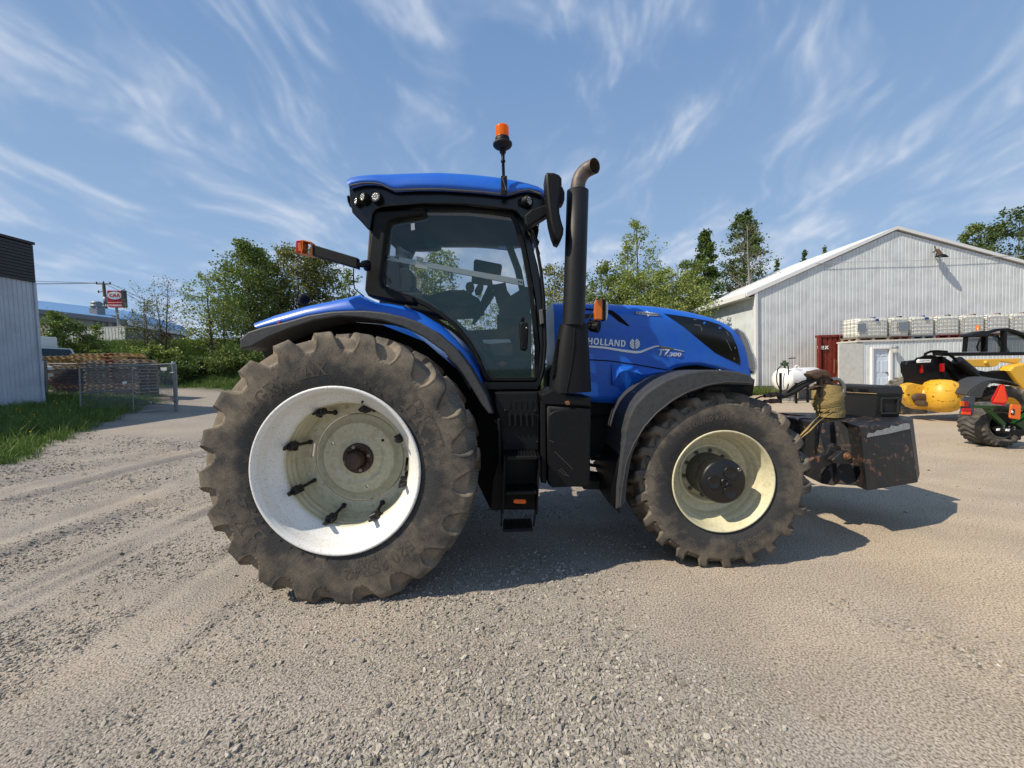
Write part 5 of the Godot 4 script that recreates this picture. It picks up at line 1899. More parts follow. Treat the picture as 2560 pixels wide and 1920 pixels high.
func make_ballast() -> void:
	var base := Vector3(3.3, 0.35, MID)
	var root := thing("ballast_weight", "angular black steel ballast block with rust patches and a torn silver strip", "ballast weight", base)
	# plan of the block at its top and at its foot, near side then mirrored
	var top := v3([3.06, 0.964, -4.12, 2.987, 0.968, -3.76, 3.094, 0.962, -3.74, 3.225, 0.96, -3.84, 3.312, 0.967, -3.8, 3.142, 0.966, -3.46, 3.818, 0.987, -3.68, 4.131, 0.931, -3.95])
	var low := v3([3.003, 0.725, -3.95, 2.946, 0.383, -3.65, 2.999, 0.358, -3.58, 3.069, 0.334, -3.62, 3.199, 0.37, -3.56, 3.171, 0.382, -3.42, 3.814, 0.376, -3.6, 4.1, 0.356, -3.85])
	var yt := 0.975
	var yb := 0.405
	var ring_t := PackedVector3Array()
	var ring_b := PackedVector3Array()
	for p in top:
		ring_t.append(Vector3(p.x, yt, p.z))
	for i in low.size():
		ring_b.append(Vector3(low[i].x, yb, low[i].z))
	for i in range(top.size() - 1, -1, -1):
		ring_t.append(Vector3(top[i].x, yt, 2.0 * MID - top[i].z))
		ring_b.append(Vector3(low[i].x, yb, 2.0 * MID - low[i].z))
	var chamfer := PackedVector3Array()
	var mid := Vector3(3.4, yt, MID)
	var lid := PackedVector3Array()
	for p in ring_t:
		chamfer.append(p + Vector3(0, -0.012, 0))
		lid.append(p + (mid - p).normalized() * 0.014)
	var foot := PackedVector3Array()
	for p in ring_b:
		foot.append(p + Vector3(0, 0.012, 0))
	var st := begin()
	loft(st, [lid, chamfer, foot, ring_b], true, true, -1)
	part(root, "block", st, M.rusty_black)
	st = begin()
	var a := ring_t[5]
	var b := ring_t[6]
	var c := ring_b[5]
	var d := ring_b[6]
	var f := func(u: float, v: float) -> Vector3:
		return a.lerp(b, u).lerp(c.lerp(d, u), v) + Vector3(-0.004, 0, 0.007)
	st.set_smooth_group(-1)
	var up := [[0.10, 0.135], [0.14, 0.105], [0.24, 0.115], [0.30, 0.08], [0.40, 0.085], [0.47, 0.065], [0.56, 0.06], [0.60, 0.03], [0.72, 0.05], [0.80, 0.025], [0.90, 0.02], [0.985, 0.03]]
	var dn := [[0.10, 0.175], [0.14, 0.172], [0.24, 0.165], [0.30, 0.165], [0.40, 0.16], [0.47, 0.158], [0.56, 0.152], [0.60, 0.15], [0.72, 0.14], [0.80, 0.132], [0.90, 0.125], [0.985, 0.12]]
	for i in up.size() - 1:
		quad(st, f.call(up[i][0], up[i][1]), f.call(up[i + 1][0], up[i + 1][1]), f.call(dn[i + 1][0], dn[i + 1][1]), f.call(dn[i][0], dn[i][1]))
	part(root, "reflective_strip", st, M.old_grey)
	st = begin()
	slab(st, v2([2.752, 0.651, 2.801, 0.682, 2.918, 0.719, 2.945, 0.786, 2.981, 0.812, 3.049, 0.778, 3.058, 0.746, 3.063, 0.673, 3.045, 0.637, 2.964, 0.617, 2.837, 0.562, 2.765, 0.546]), 3.555, 3.60, 0.008)
	var br := part(root, "hitch_arm", st, M.rusty_black)
	st = begin()
	slab(st, v2([2.923, 0.669, 3.011, 0.747, 3.082, 0.749, 3.113, 0.704, 3.113, 0.632, 3.056, 0.625, 2.931, 0.642]), 3.50, 3.56, 0.006)
	part(br, "hitch_plate", st, M.rusty_black)
	var bc := Vector3(3.056, 0.703, -3.5)
	st = begin()
	lathe(st, v2([0.034, 0.0, 0.034, 0.008, 0.020, 0.010]), Transform3D(Basis.IDENTITY, bc), 24)
	lathe(st, v2([0.024, 0.008, 0.024, 0.026, 0.018, 0.030, 0.0, 0.030]), Transform3D(Basis.IDENTITY, bc), 6, -1)
	part(br, "bolt", st, M.bolt_rust)
	# tower that carries the strap
	st = begin()
	slab(st, v2([3.184, 1.429, 3.194, 1.459, 3.222, 1.48, 3.257, 1.479, 3.287, 1.456, 3.3, 1.415, 3.312, 1.325, 3.322, 1.234, 3.272, 1.196, 3.192, 1.198, 3.184, 1.289]), 3.97, 4.02, 0.006)
	slab(st, v2([3.277, 1.425, 3.297, 1.465, 3.338, 1.463, 3.369, 1.422, 3.44, 1.276, 3.441, 0.979, 3.256, 0.985, 3.256, 1.282]), 4.06, 4.12, 0.006)
	box(st, Vector3(3.36, 1.12, MID), Vector3(0.10, 0.30, 0.10), 0.02)
	var tw := part(root, "tower", st, M.rusty_iron)
	for q in [Vector3(3.236, 1.422, -3.97), Vector3(3.24, 1.367, -3.97), Vector3(3.252, 1.302, -3.97)]:
		st = begin()
		lathe(st, v2([0.018, 0.0, 0.018, 0.012, 0.012, 0.016, 0.0, 0.016]), Transform3D(Basis.IDENTITY, q), 6, -1)
		part(tw, "bolt", st, M.bolt_rust)
	# yellow lifting strap wound round the tower
	var strap := thing("lifting_strap", "yellow webbing strap wound around the hitch tower on the ballast block", "strap", Vector3(3.18, 0.975, MID))
	var bands := [[Vector3(3.33, 1.25, -4.05), 0.165, 0.135, -0.10], [Vector3(3.342, 1.203, -4.05), 0.172, 0.07, 0.35], [Vector3(3.335, 1.147, -4.05), 0.168, 0.06, 0.16], [Vector3(3.345, 1.096, -4.05), 0.158, 0.075, -0.04], [Vector3(3.366, 1.034, -4.05), 0.148, 0.085, -0.08], [Vector3(3.33, 1.173, -4.05), 0.176, 0.05, 0.42]]
	for q in bands:
		st = begin()
		var rings := []
		var tilt := Basis(Vector3.BACK, q[3])
		for k in 33:
			var an := TAU * k / 32.0
			var r: float = q[1] * 0.83 * (1.0 + 0.05 * cos(an * 2.0 + 1.0))
			var o := Vector3(cos(an) * r, 0, sin(an) * r * 0.8)
			var h: float = q[2] * 0.5 * (1.0 - 0.18 * cos(an + 0.6))
			var nrm := o.normalized() * 0.006
			rings.append(PackedVector3Array([q[0] + tilt * (o + nrm + Vector3.UP * h), q[0] + tilt * (o + nrm * 1.6), q[0] + tilt * (o + nrm - Vector3.UP * h), q[0] + tilt * (o - Vector3.UP * h), q[0] + tilt * (o + Vector3.UP * h)]))
		loft(st, rings, true, false, -1)
		part(strap, "winding", st, M.strap)
	for q in [v3([3.226, 1.075, -3.9, 3.125, 1.053, -3.86, 2.959, 0.994, -3.76, 2.827, 0.912, -3.7, 2.762, 0.844, -3.7]), v3([3.266, 1.064, -3.9, 3.148, 1.03, -3.84, 2.973, 0.978, -3.73, 2.84, 0.901, -3.68, 2.765, 0.838, -3.68])]:
		st = begin()
		var rings := []
		for i in 5:
			var w := Vector3(0.012, 0.022 - 0.003 * i, 0.012 * (i % 2))
			rings.append(PackedVector3Array([q[i] + w, q[i] + w + Vector3(0, 0, -0.006), q[i] - w + Vector3(0, 0, -0.006), q[i] - w]))
		loft(st, rings, true, true, -1)
		part(strap, "tail", st, M.strap)
	# hydraulic top link
	var tl := thing("top_link", "greasy hydraulic top link cylinder reaching from the nose to the ballast tower", "hydraulic cylinder", Vector3(2.7, 1.35, MID))
	st = begin()
	tube(st, v3([2.747, 1.219, -3.96, 2.817, 1.241, -3.96, 2.887, 1.269, -3.96, 2.987, 1.326, -3.96, 3.057, 1.359, -3.96]), [0.022, 0.030, 0.030, 0.028, 0.022], 16)
	tube(st, v3([3.047, 1.352, -3.96, 3.116, 1.382, -3.96, 3.186, 1.419, -3.96]), 0.018, 14)
	part(tl, "cylinder", st, M.rubber_trim)
	st = begin()
	slab(st, v2([3.039, 1.454, 3.093, 1.482, 3.172, 1.497, 3.221, 1.488, 3.251, 1.457, 3.261, 1.417, 3.231, 1.409, 3.172, 1.42, 3.132, 1.392, 3.093, 1.398, 3.053, 1.429]), 3.92, 4.02, 0.02)
	slab(st, v2([3.037, 1.295, 3.069, 1.314, 3.148, 1.331, 3.188, 1.32, 3.188, 1.295, 3.108, 1.285, 3.049, 1.285]), 3.93, 3.99, 0.01)
	part(tl, "hook", st, M.rusty_iron)
	for q in [[Vector3(2.563, 1.244, -3.9), Vector3(2.731, 1.255, -3.95), 0.018], [Vector3(2.563, 1.189, -3.9), Vector3(2.74, 1.185, -3.95), 0.017]]:
		st = begin()
		rod(st, q[0], q[1], q[2], 12)
		rod(st, q[0].lerp(q[1], 0.4), q[0].lerp(q[1], 0.75), q[2] * 1.45, 8)
		rod(st, q[0].lerp(q[1], 0.85), q[1], q[2] * 1.3, 8)
		part(tl, "coupling", st, M.rusty_iron)
	for q in [v3([2.823, 1.272, -3.94, 2.902, 1.339, -3.94, 2.982, 1.377, -3.94, 3.061, 1.399, -3.94, 3.111, 1.412, -3.94]), v3([2.814, 1.285, -3.9, 2.893, 1.332, -3.9, 2.961, 1.364, -3.9, 3.05, 1.39, -3.9]), v3([2.46, 1.212, -3.9, 2.519, 1.237, -3.9, 2.563, 1.244, -3.9]), v3([2.46, 1.188, -3.9, 2.519, 1.186, -3.9, 2.563, 1.189, -3.9])]:
		st = begin()
		tube(st, q, 0.008, 6)
		part(tl, "hose", st, M.black_matt)
	# steel shackle
	var sh := thing("shackle", "bare steel shackle bent over the top of the strap", "shackle", Vector3(3.4, 1.2, MID))
	st = begin()
	tube(st, v3([3.309, 1.383, -3.97, 3.344, 1.392, -3.97, 3.384, 1.378, -3.97, 3.416, 1.342, -3.97, 3.432, 1.301, -3.97, 3.429, 1.261, -3.97, 3.409, 1.237, -3.97, 3.384, 1.233, -3.97]), 0.020, 14)
	part(sh, "bow", st, M.steel_bright)
	# tool box
	var tb := thing("tool_box", "black plastic tool box with a ribbed lid standing on the ballast block", "tool box", Vector3(3.86, 0.976, -4.2))
	var y0 := 0.977
	var near := Vector3(3.813, 0.987, -4.02)
	var right := Vector3(4.033, 0.965, -3.98)
	var left := Vector3(3.802, 0.961, -4.42)
	var ex := (right - near)
	ex.y = 0
	var ez := (left - near)
	ez.y = 0
	ez = ez.normalized() * 0.62
	var n0 := Vector3(near.x, y0, near.z)
	var hgt := 0.235
	var flare := 1.05
	var corner := func(s: float, y: float, grow: float) -> PackedVector3Array:
		var cc := n0 + ex * 0.5 + ez * 0.5
		var out := PackedVector3Array()
		for q in [n0, n0 + ex, n0 + ex + ez, n0 + ez]:
			out.append(cc + (q - cc) * s + (q - cc).normalized() * grow + Vector3(0, y, 0))
		return out
	st = begin()
	loft(st, [corner.call(0.96, 0.0, 0.0), corner.call(flare, hgt, 0.0)], true, true, -1)
	part(tb, "body", st, M.toolbox)
	st = begin()
	loft(st, [corner.call(flare, hgt + 0.002, 0.012), corner.call(flare, hgt + 0.018, 0.014), corner.call(flare * 1.0, hgt + 0.02, 0.002), corner.call(flare * 0.97, hgt + 0.075, 0.0), corner.call(flare * 0.90, hgt + 0.088, 0.0)], true, true, -1)
	var lid2 := part(tb, "lid", st, M.toolbox)
	for k in 11:
		st = begin()
		var p := n0 + ez * (0.12 + 0.035 * k + (0.12 if k > 4 else 0.0)) + Vector3(-0.022, hgt + 0.04, 0)
		box(st, p, Vector3(0.02, 0.05, 0.008), 0.002, Basis(ez.normalized(), -0.5) * axis_basis(ez))
		part(lid2, "rib", st, M.toolbox)
	st = begin()
	var hx := ex.normalized()
	var hb := Basis(hx, Vector3.UP, hx.cross(Vector3.UP))
	var hm := n0 + ex * 0.5 + Vector3(0, 0.115, 0) + hb.z * 0.006
	for q in [[Vector2(0, 0.078), Vector2(0.68, 0.02)], [Vector2(0, -0.078), Vector2(0.68, 0.02)], [Vector2(-0.33, 0), Vector2(0.06, 0.14)], [Vector2(0.33, 0), Vector2(0.06, 0.14)]]:
		box(st, hm + hb * Vector3(q[0].x * ex.length(), q[0].y, 0.008), Vector3(q[1].x * ex.length(), q[1].y, 0.03), 0.004, hb)
	part(tb, "handle_surround", st, M.toolbox)
	st = begin()
	tube(st, PackedVector3Array([n0 + ez * 0.9 + Vector3(-0.015, hgt + 0.012, 0), n0 + ez * 0.4 + Vector3(-0.03, hgt + 0.008, 0.0), n0 + Vector3(-0.015, hgt + 0.01, 0.015), n0 + ex * 0.9 + Vector3(0, hgt + 0.008, 0.018)]), 0.0025, 5)
	part(tb, "cord", st, M.wood_new)


# ---------------------------------------------------------------- machines by the shed

func bulb_shape(st: SurfaceTool, c: Vector3, r: Vector3, turn := 0.0) -> void:
	var rings := []
	var bs := Basis(Vector3.UP, turn)
	for j in 11:
		var b := PI * j / 10.0
		var ring := PackedVector3Array()
		for k in 20:
			var a := TAU * k / 20.0
			var sx := signf(cos(a)) * pow(absf(cos(a)), 0.75)
			var sz := signf(sin(a)) * pow(absf(sin(a)), 0.75)
			ring.append(c + bs * Vector3(sx * pow(sin(b), 0.7) * r.x, cos(b) * r.y, sz * pow(sin(b), 0.7) * r.z))
		rings.append(ring)
	loft(st, rings, true, false)


func bar_tyre(root: Node3D, called: String, c: Vector3, axis: Vector3, r: float, w: float, lugs: int, m: Material) -> Node3D:
	var wn := Node3D.new()
	wn.name = called
	root.add_child(wn, true)
	wn.position = c - root.position
	wn.basis = axis_basis(axis)
	var h := w * 0.5
	var prof := v2([r * 0.55, h * 0.80, r * 0.62, h * 0.97, r * 0.75, h * 1.06, r * 0.88, h * 1.04, r * 0.97, h * 0.97, r * 0.995, h * 0.7, r, h * 0.3, r, 0.0, r, -h * 0.3, r * 0.995, -h * 0.7, r * 0.97, -h * 0.97, r * 0.88, -h * 1.04, r * 0.75, -h * 1.06, r * 0.62, -h * 0.97, r * 0.55, -h * 0.80])
	part_mesh(wn, "tyre", tyre_mesh(prof, lugs, r * 0.05, r * 0.84, r * 0.93, h * 0.96, 0.7, 0.55, lugs * 14, 36, M.tyre, 0.0, true))
	return wn


func make_telehandler() -> void:
	var base := Vector3(14.5, -0.21, -11.2)
	var root := thing("telehandler", "yellow and black telescopic handler seen from its worn yellow counterweight end", "telehandler", base)
	var st := begin()
	# counterweight: two lobes with a notch and a hitch between
	bulb_shape(st, Vector3(11.906, 0.479, -10.65), Vector3(0.40, 0.46, 0.45), -0.2)
	bulb_shape(st, Vector3(11.72, 0.424, -11), Vector3(0.33, 0.36, 0.42), 0.3)
	slab(st, v2([11.063, 0.815, 11.222, 0.856, 11.563, 0.777, 11.702, 0.545, 11.682, 0.296, 11.593, 0.127, 11.365, 0.135, 11.159, 0.267, 11.033, 0.453, 11.008, 0.658]), 10.75, 10.95, 0.03)
	part(root, "counterweight", st, M.yellow_worn)
	st = begin()
	bulb_shape(st, Vector3(11.378, 0.446, -10.7), Vector3(0.22, 0.12, 0.06))
	part(root, "hitch_hollow", st, M.rusty_iron)
	st = begin()
	slab(st, v2([11.222, 0.364, 11.301, 0.373, 11.351, 0.315, 11.352, 0.225, 11.257, 0.216, 11.23, 0.274]), 10.45, 10.7, 0.02)
	part(root, "tow_hitch", st, M.rusty_iron)
	st = begin()
	slab(st, v2([11.201, 1.378, 11.246, 1.467, 11.609, 1.501, 11.677, 1.567, 11.836, 1.585, 11.961, 1.558, 12.02, 1.398, 12.045, 1.215, 12.253, 0.981, 12.301, 0.752, 12.264, 0.181, 11.942, 0.306, 11.734, 0.587, 11.277, 0.658, 11.308, 0.965, 11.226, 1.15]), 10.9, 11.1, 0.03)
	slab(st, v2([12.285, 1.162, 12.68, 0.738, 12.775, 0.505, 12.69, 0.048, 12.323, 0.059]), 10.9, 11.2, 0.02)
	slab(st, v2([11.935, 1.569, 12.403, 1.554, 12.549, 1.106, 12.465, 0.381, 11.971, 0.514]), 10.98, 11.12)
	part(root, "chassis", st, M.black)
	st = begin()
	slab(st, v2([11.416, 1.465, 11.461, 1.514, 11.784, 1.504, 11.762, 1.42, 11.428, 1.414]), 10.79, 10.84)
	var np := part(root, "number_plate", st, M.white_sticker)
	st = begin()
	for q in 6:
		var p := Vector3(11.481, 1.465, -10.785).lerp(Vector3(11.711, 1.472, -10.785), q / 5.0)
		box(st, p, Vector3(0.018 + 0.012 * (q % 3), 0.012, 0.004), 0.0)
	part(np, "worn_print", st, M.interior_light)
	st = begin()
	slab(st, v2([11.995, 1.366, 12.064, 1.375, 12.077, 1.214, 12.062, 1.134, 12.009, 1.147]), 10.7, 10.78, 0.01)
	slab(st, v2([11.57, 1.347, 11.621, 1.357, 11.638, 1.134, 11.584, 1.124]), 10.85, 10.95, 0.01)
	part(root, "tail_lamps", st, M.red_lens)
	# lift ram and boom heel
	st = begin()
	slab(st, v2([12.23, 1.581, 12.394, 1.483, 13.381, 0.847, 13.29, 0.71, 13.013, 0.555, 12.326, 1.299]), 10.9, 11.1, 0.02)
	part(root, "boom_heel", st, M.black)
	st = begin()
	rod(st, Vector3(12.465, 1.454, -10.75), Vector3(12.93, 1.061, -10.75), 0.125, 18)
	rod(st, Vector3(12.918, 1.073, -10.75), Vector3(13.313, 0.826, -10.75), 0.055, 14)
	rod(st, Vector3(13.266, 0.844, -10.75), Vector3(13.451, 0.815, -10.75), 0.05, 12)
	part(root, "lift_ram", st, M.muffler)
	for q in [v3([11.718, 1.574, -10.9, 11.74, 1.666, -10.9, 11.879, 1.72, -10.9, 12.065, 1.725, -10.9, 12.344, 1.698, -10.9]), v3([11.487, 1.419, -10.9, 11.509, 1.511, -10.9, 11.672, 1.575, -10.9, 11.881, 1.592, -10.9, 12.021, 1.564, -10.9]), v3([11.981, 1.673, -10.7, 12.119, 1.646, -10.7, 12.211, 1.598, -10.7, 12.303, 1.527, -10.7, 12.395, 1.432, -10.7])]:
		st = begin()
		tube(st, q, 0.035, 8)
		part(root, "hose", st, M.black_matt)
	st = begin()
	slab(st, v2([12.52, 1.694, 15.402, 1.62, 15.404, 1.531, 15.069, 1.529, 12.847, 1.575, 12.533, 1.609]), 11.3, 11.45, 0.02)
	part(root, "boom_cover", st, M.black)
	st = begin()
	slab(st, v2([13.153, 1.467, 14.887, 1.441, 14.794, 1.296, 14.267, 1.36, 14.15, 1.244, 13.983, 1.214, 13.432, 1.243, 13.311, 1.342]), 11.2, 11.35, 0.02)
	part(root, "boom", st, M.yellow)
	st = begin()
	lathe(st, v2([0.06, 0.0, 0.055, 0.03, 0.0, 0.035]), Transform3D(Basis.IDENTITY, Vector3(13.818, 1.35, -11.2)), 14)
	part(root, "boom_pin", st, M.yellow)
	st = begin()
	slab(st, v2([14.276, 1.098, 14.391, 1.235, 14.674, 1.297, 15, 1.31, 15.017, 0.51, 14.689, 0.567, 14.542, 0.737]), 11.0, 11.3, 0.04)
	part(root, "engine_cover", st, M.yellow)
	st = begin()
	slab(st, v2([13.527, 1.133, 13.908, 1.062, 14.263, 1.11, 14.383, 1.047, 14.553, 0.851, 14.675, 0.657, 14.079, 0.771, 13.674, 0.832]), 11.1, 11.4, 0.02)
	part(root, "side_deck", st, M.black_matt)
	# cab
	st = begin()
	slab(st, v2([14.028, 2.178, 14.078, 2.227, 14.432, 2.316, 14.622, 2.298, 14.662, 2.145, 14.587, 2.135, 14.054, 2.139]), 11.75, 12.05, 0.02)
	part(root, "cab_roof", st, M.muffler)
	st = begin()
	strip(st, v2([14.645, 1.665, 14.65, 2.146, 14.762, 2.268, 15.014, 2.336, 15.267, 2.341, 15.547, 2.269, 15.856, 2.133, 16.213, 1.945]), 0.075, 11.85, 11.98)
	strip(st, v2([15.25, 1.634, 15.237, 2.316]), 0.08, 11.86, 11.97)
	strip(st, v2([14.082, 1.685, 14.113, 2.141]), 0.05, 11.9, 12.0)
	strip(st, v2([15.27, 2.177, 15.426, 1.97, 15.556, 1.789, 15.662, 1.608]), 0.08, 12.1, 12.2)
	part(root, "cab_frame", st, M.black)
	for pl in [v2([14.139, 2.14, 14.648, 2.137, 14.656, 1.667, 14.107, 1.684]), v2([14.721, 1.663, 14.739, 2.118, 14.839, 2.178, 15.069, 2.095, 15.198, 1.977, 15.204, 1.648]), v2([15.293, 1.645, 15.281, 2.252, 15.548, 2.244, 15.857, 2.095, 16.213, 1.92, 16.22, 1.616])]:
		st = begin()
		slab(st, pl, 11.94, 11.95)
		part(root, "cab_window", st, M.glass_dark)
	st = begin()
	tube(st, v3([14.26, 1.696, -11.75, 14.232, 1.822, -11.75, 14.28, 1.995, -11.75, 14.329, 2.056, -11.75]), 0.02, 6)
	part(root, "wiper", st, M.black_matt)
	st = begin()
	lathe(st, v2([0.055, 0.0, 0.055, 0.03, 0.045, 0.04, 0.042, 0.15, 0.0, 0.165]), Transform3D(Basis(Vector3.RIGHT, -PI / 2), Vector3(14.552, 2.348, -12)), 16)
	part(root, "beacon", st, M.amber_lens)
	# wheels and fender
	var ax := Vector3(0.05, 0, 1.0)
	var w := bar_tyre(root, "rear_wheel", Vector3(13.1, 0.078, -10.3), ax, 0.66, 0.46, 18, M.tyre_dark)
	st = begin()
	lathe(st, v2([0.37, 0.18, 0.35, 0.2, 0.34, 0.12, 0.30, 0.05, 0.15, 0.03, 0.14, 0.10, 0.0, 0.11]), Transform3D.IDENTITY, 32)
	part_local(w, "rim", st, M.yellow)
	w = bar_tyre(root, "rear_wheel", Vector3(12.55, 0.30, -12.2), ax, 0.66, 0.46, 18, M.tyre_dark)
	w = bar_tyre(root, "front_wheel", Vector3(17.2, 0.40, -10.6), ax, 0.66, 0.46, 18, M.tyre_dark)
	st = begin()
	var arc := v3([11.746, 0.536, -9.9, 11.819, 0.629, -9.9, 11.945, 0.732, -9.9, 12.113, 0.832, -9.9, 12.281, 0.891, -9.9, 12.493, 0.901, -9.9, 12.726, 0.887, -9.9, 12.918, 0.839, -9.9, 13.089, 0.759, -9.9, 13.121, 0.727, -9.9])
	var rings := []
	for p in arc:
		rings.append(PackedVector3Array([p, p + Vector3(-0.02, 0.03, 0.0), p + Vector3(0.12, 0.10, -0.55), p + Vector3(0.12, 0.06, -0.55)]))
	loft(st, rings, true, true, -1)
	slab(st, v2([11.746, 0.536, 11.819, 0.629, 11.945, 0.732, 12.113, 0.832, 12.281, 0.891, 12.345, 0.868, 12.262, 0.785, 12.158, 0.661, 12.097, 0.483, 11.949, 0.487]), 9.88, 9.92)
	part(root, "fender", st, M.fender_grey)


func make_implement() -> void:
	var base := Vector3(9.6, -0.21, -7.4)
	var root := thing("trailed_implement", "green trailed farm implement with a ribbed flotation tyre and a light board", "implement", base)
	var ax := Vector3(-0.02, 0.02, 1.0)
	var c := Vector3(9.431, 0.091, -7.55)
	c.y = 0.22
	var w := Node3D.new()
	w.name = "wheel"
	root.add_child(w, true)
	w.position = c - root.position
	w.basis = axis_basis(ax)
	var r := 0.43
	var h := 0.24
	var prof := v2([r * 0.60, h * 0.72, r * 0.66, h * 0.90, r * 0.75, h * 1.0, r * 0.85, h * 0.98, r * 0.92, h * 0.88, r * 0.955, h * 0.6, r * 0.96, h * 0.3, r * 0.96, 0.0, r * 0.96, -h * 0.3, r * 0.955, -h * 0.6, r * 0.92, -h * 0.88, r * 0.85, -h * 0.98, r * 0.75, -h * 1.0, r * 0.66, -h * 0.9, r * 0.60, -h * 0.72])
	part_mesh(w, "tyre", flotation_tyre(prof, r, h))
	var st := begin()
	lathe(st, v2([r * 0.61, h * 0.74, r * 0.60, h * 0.80, r * 0.57, h * 0.80, r * 0.54, h * 0.6, r * 0.50, h * 0.3, r * 0.44, h * 0.1]), Transform3D.IDENTITY, 40)
	part_local(w, "rim", st, M.steel_bright)
	st = begin()
	lathe(st, v2([r * 0.45, h * 0.1, r * 0.25, h * 0.05, r * 0.22, h * 0.4, r * 0.16, h * 0.5, r * 0.15, h * 1.1, r * 0.10, h * 1.15, 0.0, h * 1.15]), Transform3D.IDENTITY, 32)
	part_local(w, "hub", st, M.black)
	st = begin()
	slab(st, v2([8.677, 0.644, 9.295, 0.609, 9.296, 0.555, 8.894, 0.572, 8.678, 0.595]), 7.2, 7.3, 0.006)
	slab(st, v2([9.512, 0.579, 9.837, 0.546, 9.838, 0.491, 9.513, 0.525]), 7.2, 7.3, 0.006)
	slab(st, v2([9.295, 0.606, 9.512, 0.581, 9.513, 0.528, 9.296, 0.558]), 7.24, 7.3)
	slab(st, v2([8.91, 0.569, 9.026, 0.562, 9.309, 0.28, 9.295, 0.221, 9.24, 0.238]), 7.21, 7.27, 0.006)
	slab(st, v2([9.41, 0.28, 9.532, 0.338, 9.624, 0.459, 9.834, 0.67, 9.84, 0.39, 9.628, 0.273, 9.536, 0.167]), 7.15, 7.25, 0.006)
	part(root, "frame", st, M.green)
	st = begin()
	slab(st, v2([9.006, 0.207, 9.097, 0.242, 9.403, 0.179, 9.71, 0.146, 9.712, 0.039, 9.499, 0.058, 9.099, 0.12]), 7.08, 7.2, 0.01)
	var beam := part(root, "axle_beam", st, M.black)
	for k in 6:
		st = begin()
		var p := Vector3(9.087, 0.234, -7.08).lerp(Vector3(9.285, 0.209, -7.08), (k % 3) / 2.0) + Vector3(0, 0.04 * (k / 3) - 0.02, 0)
		lathe(st, v2([0.014, 0.0, 0.014, 0.012, 0.0, 0.013]), Transform3D(Basis.IDENTITY, p), 6, -1)
		part(beam, "bolt", st, M.steel_bright)
	for pl in [v2([8.96, 0.213, 9.006, 0.216, 8.991, 0.177, 8.95, 0.178]), v2([9.135, 0.203, 9.189, 0.198, 9.167, 0.158, 9.118, 0.167])]:
		st = begin()
		slab(st, pl, 7.06, 7.08)
		part(beam, "decal", st, M.white_sticker)
	# light board
	st = begin()
	slab(st, v2([8.502, 0.793, 8.525, 0.816, 8.711, 0.797, 8.727, 0.77, 8.693, 0.467, 8.662, 0.437, 8.483, 0.458, 8.459, 0.49]), 7.22, 7.25, 0.004)
	var lb := part(root, "light_board", st, M.board_grey)
	for q in [[v2([8.429, 0.726, 8.49, 0.727, 8.489, 0.627, 8.424, 0.637]), M.amber_lens], [v2([8.49, 0.727, 8.575, 0.717, 8.569, 0.613, 8.489, 0.622]), M.red_lens], [v2([8.469, 0.597, 8.616, 0.584, 8.614, 0.535, 8.465, 0.545]), M.safety_red], [v2([8.459, 0.535, 8.614, 0.522, 8.61, 0.463, 8.455, 0.481]), M.safety_orange]]:
		st = begin()
		slab(st, q[0], 7.19, 7.22, 0.006)
		part(lb, "lamp", st, q[1])
	# slow-vehicle triangle
	st = begin()
	slab(st, v2([9.06, 1.026, 9.143, 1.023, 9.217, 0.759, 9.151, 0.631, 8.929, 0.669, 8.917, 0.753]), 7.12, 7.135)
	var sm := part(root, "warning_triangle", st, M.safety_red)
	st = begin()
	slab(st, v2([9.083, 1.007, 9.125, 1.005, 9.182, 0.722, 9.134, 0.682, 8.944, 0.706]), 7.11, 7.12)
	part(sm, "triangle_face", st, M.safety_orange)
	# orange plate with a leaping animal emblem
	st = begin()
	slab(st, v2([9.189, 0.63, 9.211, 0.655, 9.364, 0.64, 9.368, 0.601, 9.361, 0.395, 9.342, 0.373, 9.186, 0.401, 9.173, 0.424]), 7.05, 7.08, 0.006)
	var op := part(root, "marker_plate", st, M.orange_panel)
	st = begin()
	slab(st, v2([9.178, 0.574, 9.246, 0.568, 9.241, 0.461, 9.174, 0.473]), 7.044, 7.05)
	part(op, "emblem_field", st, M.black)
	st = begin()
	slab(st, v2([9.172, 0.541, 9.184, 0.546, 9.19, 0.564, 9.199, 0.546, 9.211, 0.536, 9.224, 0.509, 9.209, 0.518, 9.203, 0.503, 9.218, 0.482, 9.203, 0.491, 9.191, 0.513, 9.182, 0.501, 9.17, 0.507, 9.181, 0.522]), 7.04, 7.044)
	part(op, "emblem", st, M.white_sticker)


# wide tyre with wavy ribs across the tread
func flotation_tyre(prof: PackedVector2Array, r: float, h: float) -> ArrayMesh:
	var na := 360
	var ns := 44
	var v := PackedVector3Array()
	var cc := PackedColorArray()
	var idx := PackedInt32Array()
	for a in na:
		var th := TAU * a / na
		for s in ns + 1:
			var p := profile_at(prof, float(s) / ns)
			var u := p.y / h
			var wave := sin(th * 26.0 + 2.4 * sin(u * 5.0))
			var on := smoothstep(r * 0.84, r * 0.93, p.x)
			var e := p * (1.0 + 0.045 * on * smoothstep(-0.25, 0.35, wave))
			v.append(Vector3(sin(th) * e.x, cos(th) * e.x, e.y))
			cc.append(Color(0.075, 0.072, 0.068).lerp(Color(0.17, 0.15, 0.125), clampf(0.3 + patch_noise.get_noise_2d(th * 3.0, p.y * 9.0), 0.0, 1.0)))
	for a in na:
		var b := (a + 1) % na
		for s in ns:
			var k := a * (ns + 1) + s
			var l := b * (ns + 1) + s
			idx.append_array([k, l, l + 1, k, l + 1, k + 1])
	return welded(v, cc, idx, M.tyre)


# ---------------------------------------------------------------- yard and street on the sun side

